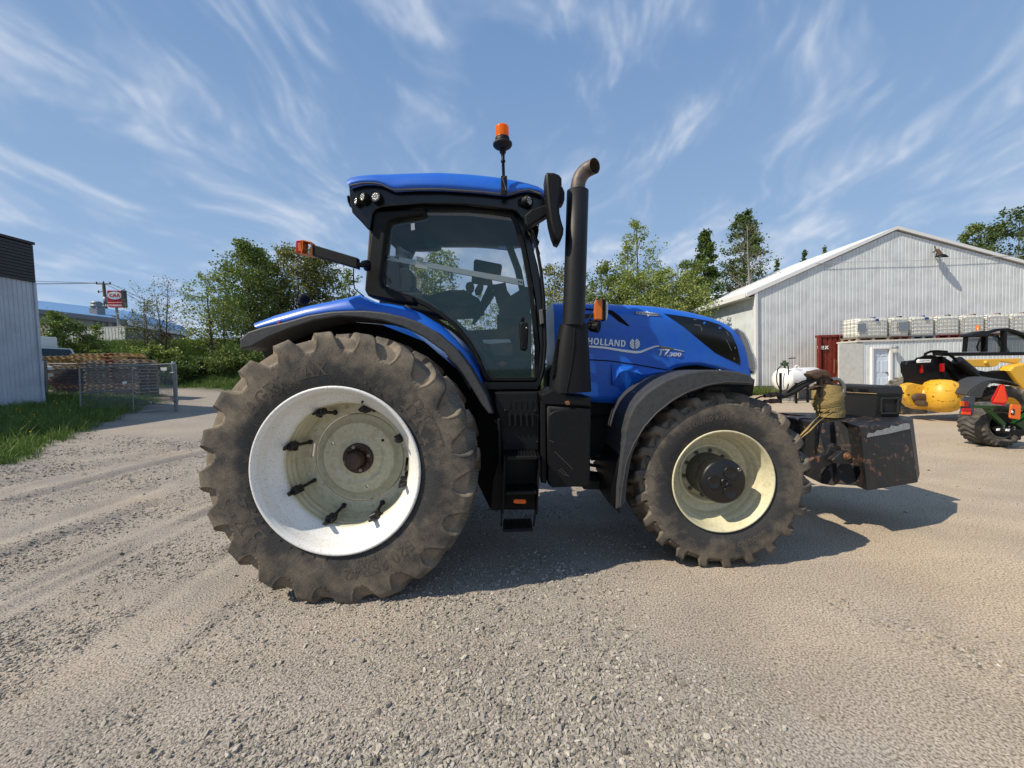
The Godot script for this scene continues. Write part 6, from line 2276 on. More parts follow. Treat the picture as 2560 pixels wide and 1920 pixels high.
# upright ribbed sheets from a to b; foot and head give heights along the wall (0..1)
func ribbed_wall(root: Node3D, called: String, a: Vector3, b: Vector3, foot: Callable, head: Callable, pitch: float, depth: float, sheet: float, m: Material) -> void:
	var dir := b - a
	dir.y = 0
	var len_ := dir.length()
	dir /= len_
	var out := dir.cross(Vector3.DOWN).normalized()
	var n := maxi(1, roundi(len_ / sheet))
	for s in n:
		var st := begin()
		st.set_smooth_group(-1)
		var u0 := len_ * s / n
		var u1 := len_ * (s + 1) / n - 0.004
		var us := []
		var u := u0
		while u < u1 - 0.001:
			for q in [[0.0, 0.0], [0.72, 0.0], [0.79, 1.0], [0.93, 1.0]]:
				var x: float = u + q[0] * pitch
				if x < u1:
					us.append([x, q[1] * depth])
			u += pitch
		us.append([u1, 0.0])
		for i in us.size() - 1:
			var q := []
			for k in [i, i + 1]:
				var t: float = us[k][0] / len_
				var p: Vector3 = a + dir * us[k][0] + out * us[k][1]
				q.append(Vector3(p.x, foot.call(t), p.z))
				q.append(Vector3(p.x, head.call(t), p.z))
			quad(st, q[0], q[1], q[3], q[2])
		part(root, called, st, m)


func make_left_yard() -> void:
	# near building with a black board band
	var gx := -14.65
	var root := thing("metal_building", "white corrugated building with a band of black boards along its top", "building", Vector3(gx, 0.8, -7.0))
	var yb := 0.78
	var ym := 4.72
	var yt := 5.92
	ribbed_wall(root, "wall_panel", Vector3(gx, 0, -12.0), Vector3(gx, 0, -1.0), func(t): return yb, func(t): return ym + 0.03, 0.11, 0.018, 0.88, M.clad_grey)
	ribbed_wall(root, "wall_panel", Vector3(gx - 9.0, 0, -12.0), Vector3(gx, 0, -12.0), func(t): return yb, func(t): return ym + 0.03, 0.11, 0.018, 0.9, M.clad_grey)
	for k in 12:
		var st := begin()
		var y := ym + (yt - 0.06 - ym) * (k + 0.5) / 12.0
		box(st, Vector3(gx + 0.03, y, -6.5), Vector3(0.05, 0.088, 11.0), 0.008)
		part(root, "siding_board", st, M.clad_black)
		st = begin()
		box(st, Vector3(gx - 4.5, y, -12.03), Vector3(8.96, 0.088, 0.05), 0.008)
		part(root, "siding_board", st, M.clad_black)
	var st := begin()
	box(st, Vector3(gx - 4.45, yt, -6.5), Vector3(9.06, 0.08, 11.08), 0.01)
	part(root, "roof_cap", st, M.clad_black)
	st = begin()
	box(st, Vector3(gx + 0.02, 2.75, -11.98), Vector3(0.07, 3.94, 0.07), 0.01)
	part(root, "corner_trim", st, M.clad_grey)
	st = begin()
	box(st, Vector3(gx - 4.5, 2.9, -6.5), Vector3(8.9, 5.6, 10.9), 0.0)
	part(root, "core", st, M.wall_grey)
	make_gate()
	make_pallets()
	make_truck()
	make_street()


func make_gate() -> void:
	var r0 := Vector3(-10.80, 0, -12.3)
	var l0 := Vector3(-12.72, 0, -11.3)
	r0.y = ground_at(r0.x, r0.z)
	l0.y = ground_at(l0.x, l0.z)
	var root := thing("chain_link_gate", "galvanised chain link gate leaf standing open on the grass", "gate", r0)
	var lo0 := Vector3(-10.704, 0.665, -12.25)
	var lo1 := Vector3(-12.589, 0.56, -11.3)
	var hi0 := Vector3(-10.671, 2.105, -12.25)
	var hi1 := Vector3(-12.678, 2.013, -11.3)
	var foot1 := Vector3(-12.733, 0.536, -11.3)
	var st := begin()
	rod(st, lo0, hi0, 0.022, 10)
	rod(st, foot1, hi1, 0.022, 10)
	rod(st, hi0, hi1, 0.02, 10)
	rod(st, lo0, lo1, 0.02, 10)
	rod(st, lo0.lerp(lo1, 0.5), hi0.lerp(hi1, 0.475), 0.016, 8)
	rod(st, Vector3(-10.688, 1.368, -12.25), Vector3(-12.704, 1.291, -11.3), 0.016, 8)
	part(root, "gate_frame", st, M.galv)
	st = begin()
	wire_mesh(st, lo0, foot1 + Vector3(0, 0.02, 0), hi0, hi1, 0.062)
	part(root, "chain_link_mesh", st, M.wire)
	st = begin()
	slab(st, v2([-11.093, 1.995, -10.894, 1.995, -10.901, 1.898, -11.094, 1.892]), 12.17, 12.18)
	part(root, "tag", st, M.white_sticker)
	st = begin()
	slab(st, v2([-11.724, 1.577, -11.606, 1.602, -11.566, 1.543, -11.657, 1.493]), 11.55, 11.56)
	part(root, "tag", st, M.white_sticker)
	# hinge post, second post and the run between
	var hp := Vector3(-10.877, 2.145, -12.4)
	var post1 := thing("fence_post", "thick galvanised hinge post at the end of the open gate", "fence post", Vector3(hp.x, ground_at(hp.x, hp.z), hp.z))
	st = begin()
	rod(st, Vector3(hp.x, ground_at(hp.x, hp.z) - 0.1, hp.z), hp, 0.05, 14)
	part(post1, "post", st, M.galv)
	st = begin()
	lathe(st, v2([0.055, -0.02, 0.055, 0.01, 0.03, 0.035, 0.0, 0.04]), Transform3D(Basis(Vector3.RIGHT, -PI / 2), hp), 14)
	part(post1, "post_cap", st, M.galv)
	for y in [0.35, 1.25]:
		st = begin()
		box(st, Vector3(hp.x, post1.position.y + y, hp.z + 0.02), Vector3(0.14, 0.05, 0.12), 0.01)
		part(post1, "hinge", st, M.galv)
	var fp := Vector3(-16.444, 2.407, -13.6)
	var ft := Vector3(-11.193, 2.08, -12.7)
	var fb := Vector3(-16.519, 0.804, -13.6)
	var fence := thing("chain_link_fence", "chain link run behind the open gate in front of the pallets", "fence", Vector3(fp.x, fb.y, fp.z))
	st = begin()
	rod(st, fb + Vector3(0, -0.15, 0), fp, 0.05, 12)
	part(fence, "post", st, M.galv)
	st = begin()
	rod(st, Vector3(-16.401, 2.304, -13.6), ft, 0.018, 8)
	part(fence, "top_rail", st, M.galv)
	st = begin()
	wire_mesh(st, Vector3(-11.28, 0.758, -12.7), Vector3(-16.474, 0.94, -13.6), ft, Vector3(-16.401, 2.304, -13.6), 0.066)
	part(fence, "chain_link_mesh", st, M.wire)
	# stop at the gate's free end
	var bl := Vector3(-12.64, 0.654, -11.25)
	var stop := thing("wooden_prop", "grey timber prop leaning at the free end of the gate", "prop", Vector3(bl.x, ground_at(bl.x, bl.z), bl.z))
	st = begin()
	post(st, Vector3(-12.326, 0.367, -11.1), Vector3(-12.622, 0.696, -11.25), 0.045, 0.09, 0.005)
	part(stop, "plank", st, M.wood_grey)
	st = begin()
	post(st, Vector3(-12.504, 0.4, -11.2), Vector3(-12.715, 0.693, -11.3), 0.03, 0.09, 0.005)
	part(stop, "plank", st, M.wood_grey)


# crossing wires filling the four-cornered field
func wire_mesh(st: SurfaceTool, lo0: Vector3, lo1: Vector3, hi0: Vector3, hi1: Vector3, step: float) -> void:
	var w := lo0.distance_to(lo1)
	var h := lo0.distance_to(hi0)
	var f := func(u: float, v: float) -> Vector3: return lo0.lerp(lo1, u / w).lerp(hi0.lerp(hi1, u / w), v / h)
	var k := -h
	while k < w:
		for sg in [0, 1]:
			var u0 := maxf(k, 0.0)
			var u1 := minf(k + h, w)
			if u1 > u0:
				var a: Vector3 = f.call(u0, u0 - k) if sg == 0 else f.call(u0, h - (u0 - k))
				var b: Vector3 = f.call(u1, u1 - k) if sg == 0 else f.call(u1, h - (u1 - k))
				tube(st, PackedVector3Array([a, b]), 0.0032, 3, false)
		k += step


func make_pallets() -> void:
	var kinds := {}
	for key in ["wood", "wood_grey", "wood_dark", "wood_new"]:
		var lx := 1.75 if key in ["wood_grey", "wood_new"] else 1.5
		var stb := begin()
		box(stb, Vector3.ZERO, Vector3(lx, 0.088, 0.04), 0.004)
		var std := begin()
		box(std, Vector3.ZERO, Vector3(0.10, 0.018, 1.15), 0.003)
		var face := begin()
		box(face, Vector3.ZERO, Vector3(lx, 0.018, 0.10), 0.003)
		kinds[key] = [finish(stb, M[key]), finish(std, M[key]), lx, finish(face, M[key])]
	var ords := ["lowest", "second", "third", "fourth", "fifth", "sixth", "seventh", "eighth", "ninth", "tenth", "eleventh", "twelfth", "topmost"]
	var r := RandomNumberGenerator.new()
	r.seed = 21
	for stack in 2:
		var count := 13 if stack == 0 else 12
		var c0 := Vector3(-15.35, 0, -15.2) if stack == 0 else Vector3(-17.1, 0, -15.5)
		var g := ground_at(c0.x, c0.z) + 0.02
		for i in count:
			var key: String = "wood_grey" if stack == 0 else ("wood_dark" if i < 8 else "wood")
			if i >= count - 2:
				key = "wood_new"
			var off := Vector3(r.randfn(0, 0.02), 0, r.randfn(0, 0.03)) if stack == 0 else Vector3(r.randf_range(-0.28, 0.22), 0, r.randfn(0, 0.05))
			if i >= count - 2 and stack == 0:
				off.x -= 0.45
			var label := "%s wooden pallet of the %s stack behind the gate" % [ords[i] if i < count - 1 else "topmost", "neat red-marked" if stack == 0 else "staggered dark"]
			var o := thing("wooden_pallet", label, "pallet", c0 + off + Vector3(0, g + i * 0.130, 0), "pallets stacked behind the gate")
			o.rotation.y = 0.2 + r.randfn(0, 0.015)
			for z in [-0.52, 0.0, 0.52]:
				var s := part_mesh(o, "stringer", kinds[key][0])
				s.position = Vector3(0, 0.064, z)
			for k in 9:
				var s := part_mesh(o, "deck_board", kinds[key][1])
				s.position = Vector3((k / 8.0 - 0.5) * (kinds[key][2] - 0.1), 0.119, 0)
			for k in 3:
				var s := part_mesh(o, "bottom_board", kinds[key][1])
				s.position = Vector3((k / 2.0 - 0.5) * (kinds[key][2] - 0.1), 0.010, 0)
			if stack == 0 and i > 1:
				var st := begin()
				var n := 4 if i > 9 else 2
				for k in n:
					box(st, Vector3(r.randf_range(-0.12, 0.30) + (0.25 if i > 10 else 0.0), 0.064 + r.randf_range(-0.02, 0.02), 0.541), Vector3(r.randf_range(0.10, 0.26), r.randf_range(0.02, 0.05), 0.002))
				part_local(o, "red_paint", st, M.red_spray)
	# loose timbers under the stacks
	for q in [[Vector3(-15.4, 0, -14.55), 1.6], [Vector3(-13.7, 0, -14.8), 1.1]]:
		var g := ground_at(q[0].x, q[0].z)
		var o := thing("timber", "grey timber lying in the grass %s" % ("in front of the neat pallet stack" if q[1] > 1.5 else "between the pallets and the drive"), "timber", q[0] + Vector3(0, g, 0))
		var st := begin()
		box(st, Vector3(0, 0.05, 0), Vector3(q[1], 0.1, 0.1), 0.008)
		part_local(o, "beam", st, M.wood_grey)


func make_truck() -> void:
	var at := Vector3(-21.9, 0, -17.0)
	at.y = ground_at(at.x, at.z) - 0.02
	var o := thing("box_truck", "white box truck half hidden behind the metal building", "truck", at)
	var st := begin()
	box(st, Vector3(-1.6, 1.65, 0), Vector3(4.6, 1.9, 2.2), 0.04)
	part_local(o, "cargo_box", st, M.truck_white)
	st = begin()
	var pl := v2([0.75, 0.45, 2.55, 0.45, 2.62, 0.95, 2.45, 1.15, 1.85, 1.35, 1.45, 2.05, 0.75, 2.1])
	slab(st, pl, -1.0, 1.0, 0.06)
	part_local(o, "cab", st, M.truck_white)
	st = begin()
	slab(st, v2([0.95, 1.35, 1.70, 1.35, 1.38, 1.95, 0.95, 1.97]), -1.012, -1.004)
	part_local(o, "side_window", st, M.truck_glass)
	st = begin()
	box(st, Vector3(1.68, 1.68, 0), Vector3(0.02, 0.72, 1.7), 0.005, Basis(Vector3.BACK, 0.5))
	part_local(o, "windscreen", st, M.truck_glass)
	st = begin()
	box(st, Vector3(2.62, 0.5, 0), Vector3(0.12, 0.25, 1.9), 0.03)
	part_local(o, "bumper", st, M.black)
	st = begin()
	box(st, Vector3(-0.8, 0.65, 0), Vector3(5.6, 0.25, 0.9), 0.02)
	part_local(o, "chassis", st, M.black)
	for x in [-2.6, 1.6]:
		for z in [-0.9, 0.9]:
			st = begin()
			lathe(st, v2([0.18, 0.10, 0.22, 0.13, 0.36, 0.13, 0.40, 0.09, 0.40, -0.09, 0.36, -0.13, 0.18, -0.10]), Transform3D(Basis.IDENTITY, Vector3(x, 0.40, z)), 24)
			disc(st, Vector3(x, 0.40, z + 0.1), 0.2)
			part_local(o, "wheel", st, M.tyre_dark)
	st = begin()
	box(st, Vector3(1.2, 1.5, 1.15), Vector3(0.08, 0.3, 0.16), 0.02)
	part_local(o, "mirror", st, M.black)


func panel4(st: SurfaceTool, a: Vector3, b: Vector3, c: Vector3, d: Vector3, thick: Vector3) -> void:
	st.set_smooth_group(-1)
	loft(st, [PackedVector3Array([a, b, c, d]), PackedVector3Array([a + thick, b + thick, c + thick, d + thick])], true, true, -1)


func make_street() -> void:
	# long blue-roofed hall
	var e0 := Vector3(-58.124, 10.755, -40)
	var e1 := Vector3(-39.57, 7.98, -40)
	var r0 := Vector3(-66.754, 13.123, -46)
	var r1 := Vector3(-49.08, 10.578, -50)
	var e2 := Vector3(-48.053, 8.514, -58)
	var r2 := Vector3(-54.226, 10.412, -64)
	var y := 3.4
	var root := thing("blue_roofed_hall", "long pale hall with a bright blue metal roof beyond the bank", "building", Vector3(e1.x, y, e1.z))
	var st := begin()
	panel4(st, e0, e1, r1, r0, Vector3(0, -0.15, 0))
	panel4(st, e1 + Vector3(0, 0.01, 0), e2, r2, r1 + Vector3(0, 0.01, 0), Vector3(0, -0.15, 0))
	part(root, "roof", st, M.roof_blue)
	st = begin()
	panel4(st, e0 + Vector3(0, -0.05, 0.1), e1 + Vector3(0, -0.05, 0.1), e1 + Vector3(0, -0.5, 0.1), e0 + Vector3(0, -0.5, 0.1), Vector3(0, 0, -0.1))
	part(root, "fascia", st, M.fascia_blue)
	st = begin()
	panel4(st, e1 + Vector3(0.15, -0.1, 0.0), e2 + Vector3(0.15, -0.1, 0), e2 + Vector3(0.15, -0.6, 0), e1 + Vector3(0.15, -0.6, 0), Vector3(-0.1, 0, 0))
	part(root, "gable_trim", st, M.trim_white)
	st = begin()
	panel4(st, Vector3(e0.x, y, e0.z - 0.3), Vector3(e1.x - 0.3, y, e1.z - 0.3), e1 + Vector3(-0.3, -0.3, -0.3), e0 + Vector3(0, -0.3, -0.3), Vector3(0, 0, -0.2))
	part(root, "wall", st, M.wall_beige)
	st = begin()
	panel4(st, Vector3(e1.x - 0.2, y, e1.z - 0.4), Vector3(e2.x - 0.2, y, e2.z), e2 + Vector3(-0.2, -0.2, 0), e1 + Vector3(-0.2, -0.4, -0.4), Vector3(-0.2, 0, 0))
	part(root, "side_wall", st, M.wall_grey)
	st = begin()
	panel4(st, Vector3(-43.842, 7.354, -48), Vector3(-42.283, 7.365, -48), Vector3(-42.437, 5.038, -48), Vector3(-44.115, 5.09, -48), Vector3(0, 0, -0.2))
	part(root, "brown_door", st, M.brown_door)
	lettering(root, "lettering", "EU", 1.45, Vector3(-42.205, 7.615, -40.25), Basis(Vector3(1, -0.09, 0), Vector3(0, 1, 0), Vector3.BACK), M.wall_grey, 0.04, "Droid Sans", 1)
	var vc := Vector3(-44.165, 8.83, -41.5)
	st = begin()
	box(st, vc + Vector3(0, 0.2, 0), Vector3(0.85, 1.0, 0.85), 0.02)
	lathe(st, v2([0.40, 0.65, 0.52, 0.75, 0.52, 0.95, 0.40, 1.0, 0.48, 1.1, 0.46, 1.25, 0.3, 1.38, 0.0, 1.42]), Transform3D(Basis(Vector3.RIGHT, -PI / 2), vc), 24)
	part(root, "roof_vent", st, M.galv)
	# white container on the bank
	var c0 := Vector3(-43.074, 4.351, -36)
	var c1 := Vector3(-35.84, 4.124, -36)
	var c2 := Vector3(-40.039, 4.604, -41)
	var ct := Vector3(-35.662, 6.646, -36).y
	var cr := thing("white_container", "white corrugated shipping container up on the grassy bank", "container", Vector3((c0.x + c1.x) * 0.5, c1.y, -37))
	ribbed_wall(cr, "wall_panel", c0, c1, func(t): return c1.y, func(t): return ct, 0.30, 0.06, 1.2, M.old_white)
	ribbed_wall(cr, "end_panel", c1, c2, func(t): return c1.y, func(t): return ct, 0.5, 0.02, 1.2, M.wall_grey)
	st = begin()
	box(st, Vector3((c0.x + c1.x) * 0.5, ct, -37.2), Vector3(c1.x - c0.x, 0.08, 2.4), 0.01)
	box(st, Vector3((c0.x + c1.x) * 0.5, c1.y + 0.05, -35.96), Vector3(c1.x - c0.x, 0.14, 0.1), 0.01)
	part(cr, "rail", st, M.old_white)
	# red service sign
	var s0 := Vector3(-39.346, 10.514, -38)
	var s1 := Vector3(-38.072, 8.899, -38)
	var sc := (s0 + s1) * 0.5
	var sx := absf(s1.x - s0.x)
	var sy := absf(s0.y - s1.y)
	var sg := thing("road_sign", "red box sign with a white oval emblem on a grey pole", "sign", Vector3(sc.x + 0.2, 4.0, -38.2))
	st = begin()
	box(st, sc + Vector3(0, 0, -0.3), Vector3(sx, sy, 0.5), 0.03, Basis(Vector3.UP, 0.3))
	part(sg, "box", st, M.sign_red)
	st = begin()
	box(st, sc + Vector3(sx * 0.5 + 0.06, 0.02, -0.3), Vector3(0.22, sy * 1.0, 0.5), 0.02, Basis(Vector3.UP, 0.3))
	part(sg, "side", st, M.sign_side)
	st = begin()
	rod(st, Vector3(-38.747, 8.952, -38.2), Vector3(sc.x + 0.3, 3.9, -38.2), 0.11, 12)
	part(sg, "pole", st, M.galv)
	var face := Basis(Vector3.UP, 0.3)
	var fo := sc + Vector3(0.07, 0, -0.05) + face.z * 0.03
	var tilt := face * Basis(Vector3.BACK, 0.02)
	for q in [[0.62, 0.44, M.sign_blue, 0.0], [0.57, 0.39, M.sign_white, 0.012], [0.50, 0.33, M.sign_white, 0.02]]:
		st = begin()
		var pts := PackedVector3Array()
		var pts2 := PackedVector3Array()
		for k in 32:
			var a := TAU * k / 32.0
			pts.append(fo + tilt * (Vector3(cos(a) * q[0], sin(a) * q[1] + 0.30, q[3])))
			pts2.append(fo + tilt * (Vector3(cos(a) * q[0], sin(a) * q[1] + 0.30, q[3] + 0.012)))
		loft(st, [pts, pts2], true, true, -1)
		part(sg, "emblem", st, q[2])
	lettering(sg, "lettering", "CAA", 0.32, fo + tilt * Vector3(0, 0.30, 0.045), tilt, M.sign_red, 0.02, "Droid Sans", 1)
	lettering(sg, "lettering", "RECOMMANDÉ", 0.17, fo + tilt * Vector3(0, -0.66, 0.03), tilt, M.sign_white, 0.02, "Droid Sans", 1)
	st = begin()
	box(st, fo + tilt * Vector3(0, -0.38, 0.02), Vector3(sx * 0.98, 0.04, 0.02), 0.0, tilt)
	part(sg, "line", st, M.sign_white)
	# utility pole and wires
	var p0 := Vector3(-62.581, 16.783, -60)
	var up := thing("utility_pole", "wooden utility pole with a cross arm and wires behind the hall", "utility pole", Vector3(p0.x, 3.0, p0.z))
	st = begin()
	rod(st, Vector3(p0.x + 0.3, 3.0, p0.z), p0, 0.26, 10, 0.20)
	part(up, "pole", st, M.pole_wood)
	st = begin()
	rod(st, Vector3(-63.69, 16.7, -60), Vector3(-61.546, 16.662, -60), 0.06, 6)
	rod(st, Vector3(-63.454, 15.451, -60), Vector3(-62.773, 15.577, -60), 0.06, 6)
	part(up, "cross_arm", st, M.pole_wood)
	st = begin()
	lathe(st, v2([0.0, 0.6, 0.3, 0.55, 0.32, 0.0, 0.32, -0.6, 0.0, -0.65]), Transform3D(Basis(Vector3.RIGHT, -PI / 2), Vector3(-61.87, 13.981, -59.5)), 16)
	part(up, "transformer", st, M.galv)
	for q in [Vector3(-63.648, 16.861, -60), Vector3(-61.569, 16.752, -60), Vector3(-62.572, 16.901, -60), Vector3(-63.448, 15.524, -60)]:
		st = begin()
		lathe(st, v2([0.0, 0.25, 0.08, 0.2, 0.1, 0.0, 0.05, -0.2]), Transform3D(Basis(Vector3.RIGHT, -PI / 2), q), 8)
		part(up, "insulator", st, M.sign_side)
	for q in [v3([-97.542, 21.771, -75, -82.64, 19.557, -68, -63.648, 16.861, -60]), v3([-97.582, 21.292, -75, -82.673, 19.14, -68, -62.574, 16.872, -60]), v3([-97.591, 21.182, -75, -82.681, 19.04, -68, -61.54, 16.751, -60]), v3([-61.542, 16.721, -60, -50.989, 13.543, -52, -41.428, 10.463, -45]), v3([-62.536, 16.782, -60, -51.021, 13.095, -52, -41.466, 9.908, -45])]:
		st = begin()
		tube(st, q, 0.028, 4)
		part(up, "wire", st, M.black_matt)


# ---------------------------------------------------------------- shed, containers, totes

func make_right_yard() -> void:
	var z0 := -21.5
	var lx := 13.65
	var ey := 5.41
	var px := 21.44
	var py := 8.59
	var right := Vector3(28.567, 6.474, -21.5)
	var rx := 34.0
	var ry := py + (right.y - py) * (rx - px) / (right.x - px)
	var foot_y := 0.21
	var root := thing("warehouse", "large white metal shed with a gable roof behind the containers", "building", Vector3(21.0, -0.2, -30.0))
	var head := func(t: float) -> float:
		var x := lerpf(lx, rx, t)
		return (lerpf(ey, py, (x - lx) / (px - lx)) if x < px else lerpf(py, ry, (x - px) / (rx - px))) - 0.05
	ribbed_wall(root, "wall_panel", Vector3(lx, 0, z0), Vector3(rx, 0, z0), func(t): return foot_y, head, 0.195, 0.018, 0.975, M.clad_white)
	ribbed_wall(root, "side_panel", Vector3(lx, 0, -46.0), Vector3(lx, 0, z0), func(t): return foot_y, func(t): return ey - 0.2, 0.12, 0.014, 0.95, M.clad_white)
	var st := begin()
	box(st, Vector3(lx + 0.02, (foot_y + ey) * 0.5, z0 + 0.03), Vector3(0.16, ey - foot_y, 0.14), 0.01)
	part(root, "corner_trim", st, M.trim_white)
	st = begin()
	panel4(st, Vector3(lx - 0.5, ey - 0.16, z0 + 0.10), Vector3(px, py + 0.05, z0 + 0.10), Vector3(px, py + 0.05, -46.5), Vector3(lx - 0.5, ey - 0.16, -46.5), Vector3(0, 0.12, 0))
	panel4(st, Vector3(px, py + 0.051, z0 + 0.10), Vector3(rx, ry + 0.05, z0 + 0.10), Vector3(rx, ry + 0.05, -46.5), Vector3(px, py + 0.051, -46.5), Vector3(0, 0.12, 0))
	part(root, "roof", st, M.roof_white)
	st = begin()
	panel4(st, Vector3(lx - 0.52, ey - 0.24, z0 + 0.12), Vector3(px, py + 0.02, z0 + 0.12), Vector3(px, py + 0.19, z0 + 0.12), Vector3(lx - 0.52, ey + 0.0, z0 + 0.12), Vector3(0, 0, -0.05))
	panel4(st, Vector3(px + 0.002, py + 0.02, z0 + 0.12), Vector3(rx, ry + 0.02, z0 + 0.12), Vector3(rx, ry + 0.19, z0 + 0.12), Vector3(px + 0.002, py + 0.19, z0 + 0.12), Vector3(0, 0, -0.05))
	box(st, Vector3(lx - 0.54, ey - 0.12, -34.0), Vector3(0.06, 0.28, 25.0), 0.01)
	part(root, "fascia", st, M.trim_white)
	st = begin()
	box(st, Vector3(lx - 0.25, ey - 0.25, -34.0), Vector3(0.5, 0.02, 24.9), 0.0)
	part(root, "soffit", st, M.trim_white)
	st = begin()
	box(st, Vector3((lx + rx) * 0.5, -0.05, z0 - 0.1), Vector3(rx - lx, 0.5, 0.3), 0.0)
	box(st, Vector3(lx + 0.1, -0.05, -34.0), Vector3(0.3, 0.5, 24.6), 0.0)
	part(root, "foundation", st, M.concrete)
	st = begin()
	tube(st, v3([16.94, 6.868, -21.38, 19.648, 6.9, -21.38, 22.358, 6.861, -21.38, 23.983, 6.9, -21.38, 25.969, 6.927, -21.38, 28.676, 6.968, -21.38]), 0.012, 4)
	part(root, "sheet_joint", st, M.clad_grey)
	# old flood lamp on its bracket
	var fl := Node3D.new()
	fl.name = "flood_lamp"
	root.add_child(fl, true)
	st = begin()
	for q in [v3([23.413, 7.28, -21.4, 23.416, 7.397, -21.2, 23.488, 7.056, -21.1]), v3([23.472, 7.635, -21.4, 23.428, 7.323, -21.25, 23.464, 7.13, -21.2]), v3([23.416, 7.397, -21.2, 23.551, 7.304, -21.2, 23.576, 7.097, -21.1]), v3([23.551, 7.052, -21.4, 23.473, 7.233, -21.25, 23.561, 7.407, -21.25])]:
		tube(st, q, 0.035, 6)
	part(fl, "bracket", st, M.rusty_iron)
	st = begin()
	lathe(st, v2([0.0, 0.08, 0.12, 0.06, 0.26, -0.06, 0.26, -0.10, 0.0, -0.06]), Transform3D(Basis(Vector3.RIGHT, -1.3), Vector3(23.577, 7.027, -21.1)), 20)
	part(fl, "lamp_bowl", st, M.black)
	make_containers()
	make_tank()
	# weeds along the footing
	var wd := Node3D.new()
	wd.name = "weeds"
	wd.set_meta("label", "green weeds growing along the footing of the shed")
	wd.set_meta("category", "weeds")
	wd.set_meta("kind", "stuff")
	add_child(wd)
	var xfs := []
	var cols := PackedColorArray()
	for i in 240:
		var x := rng.randf_range(12.9, 17.5)
		var z := rng.randf_range(-21.2, -20.6)
		if i % 2 == 0:
			x = rng.randf_range(12.6, 13.4)
			z = rng.randf_range(-23.0, -20.4)
		var s := rng.randf_range(1.0, 2.6) * (1.0 if x < 14.4 else 0.45)
		xfs.append(Transform3D(Basis(Vector3.UP, rng.randf() * TAU).scaled(Vector3(s, s, s)), Vector3(x, ground_at(x, z), z)))
		cols.append(Color(0.09, 0.14, 0.035).lerp(Color(0.17, 0.22, 0.06), rng.randf()))
	scatter(wd, "weed_tufts", tuft_mesh(14, 0.22, 0.10), xfs, cols)


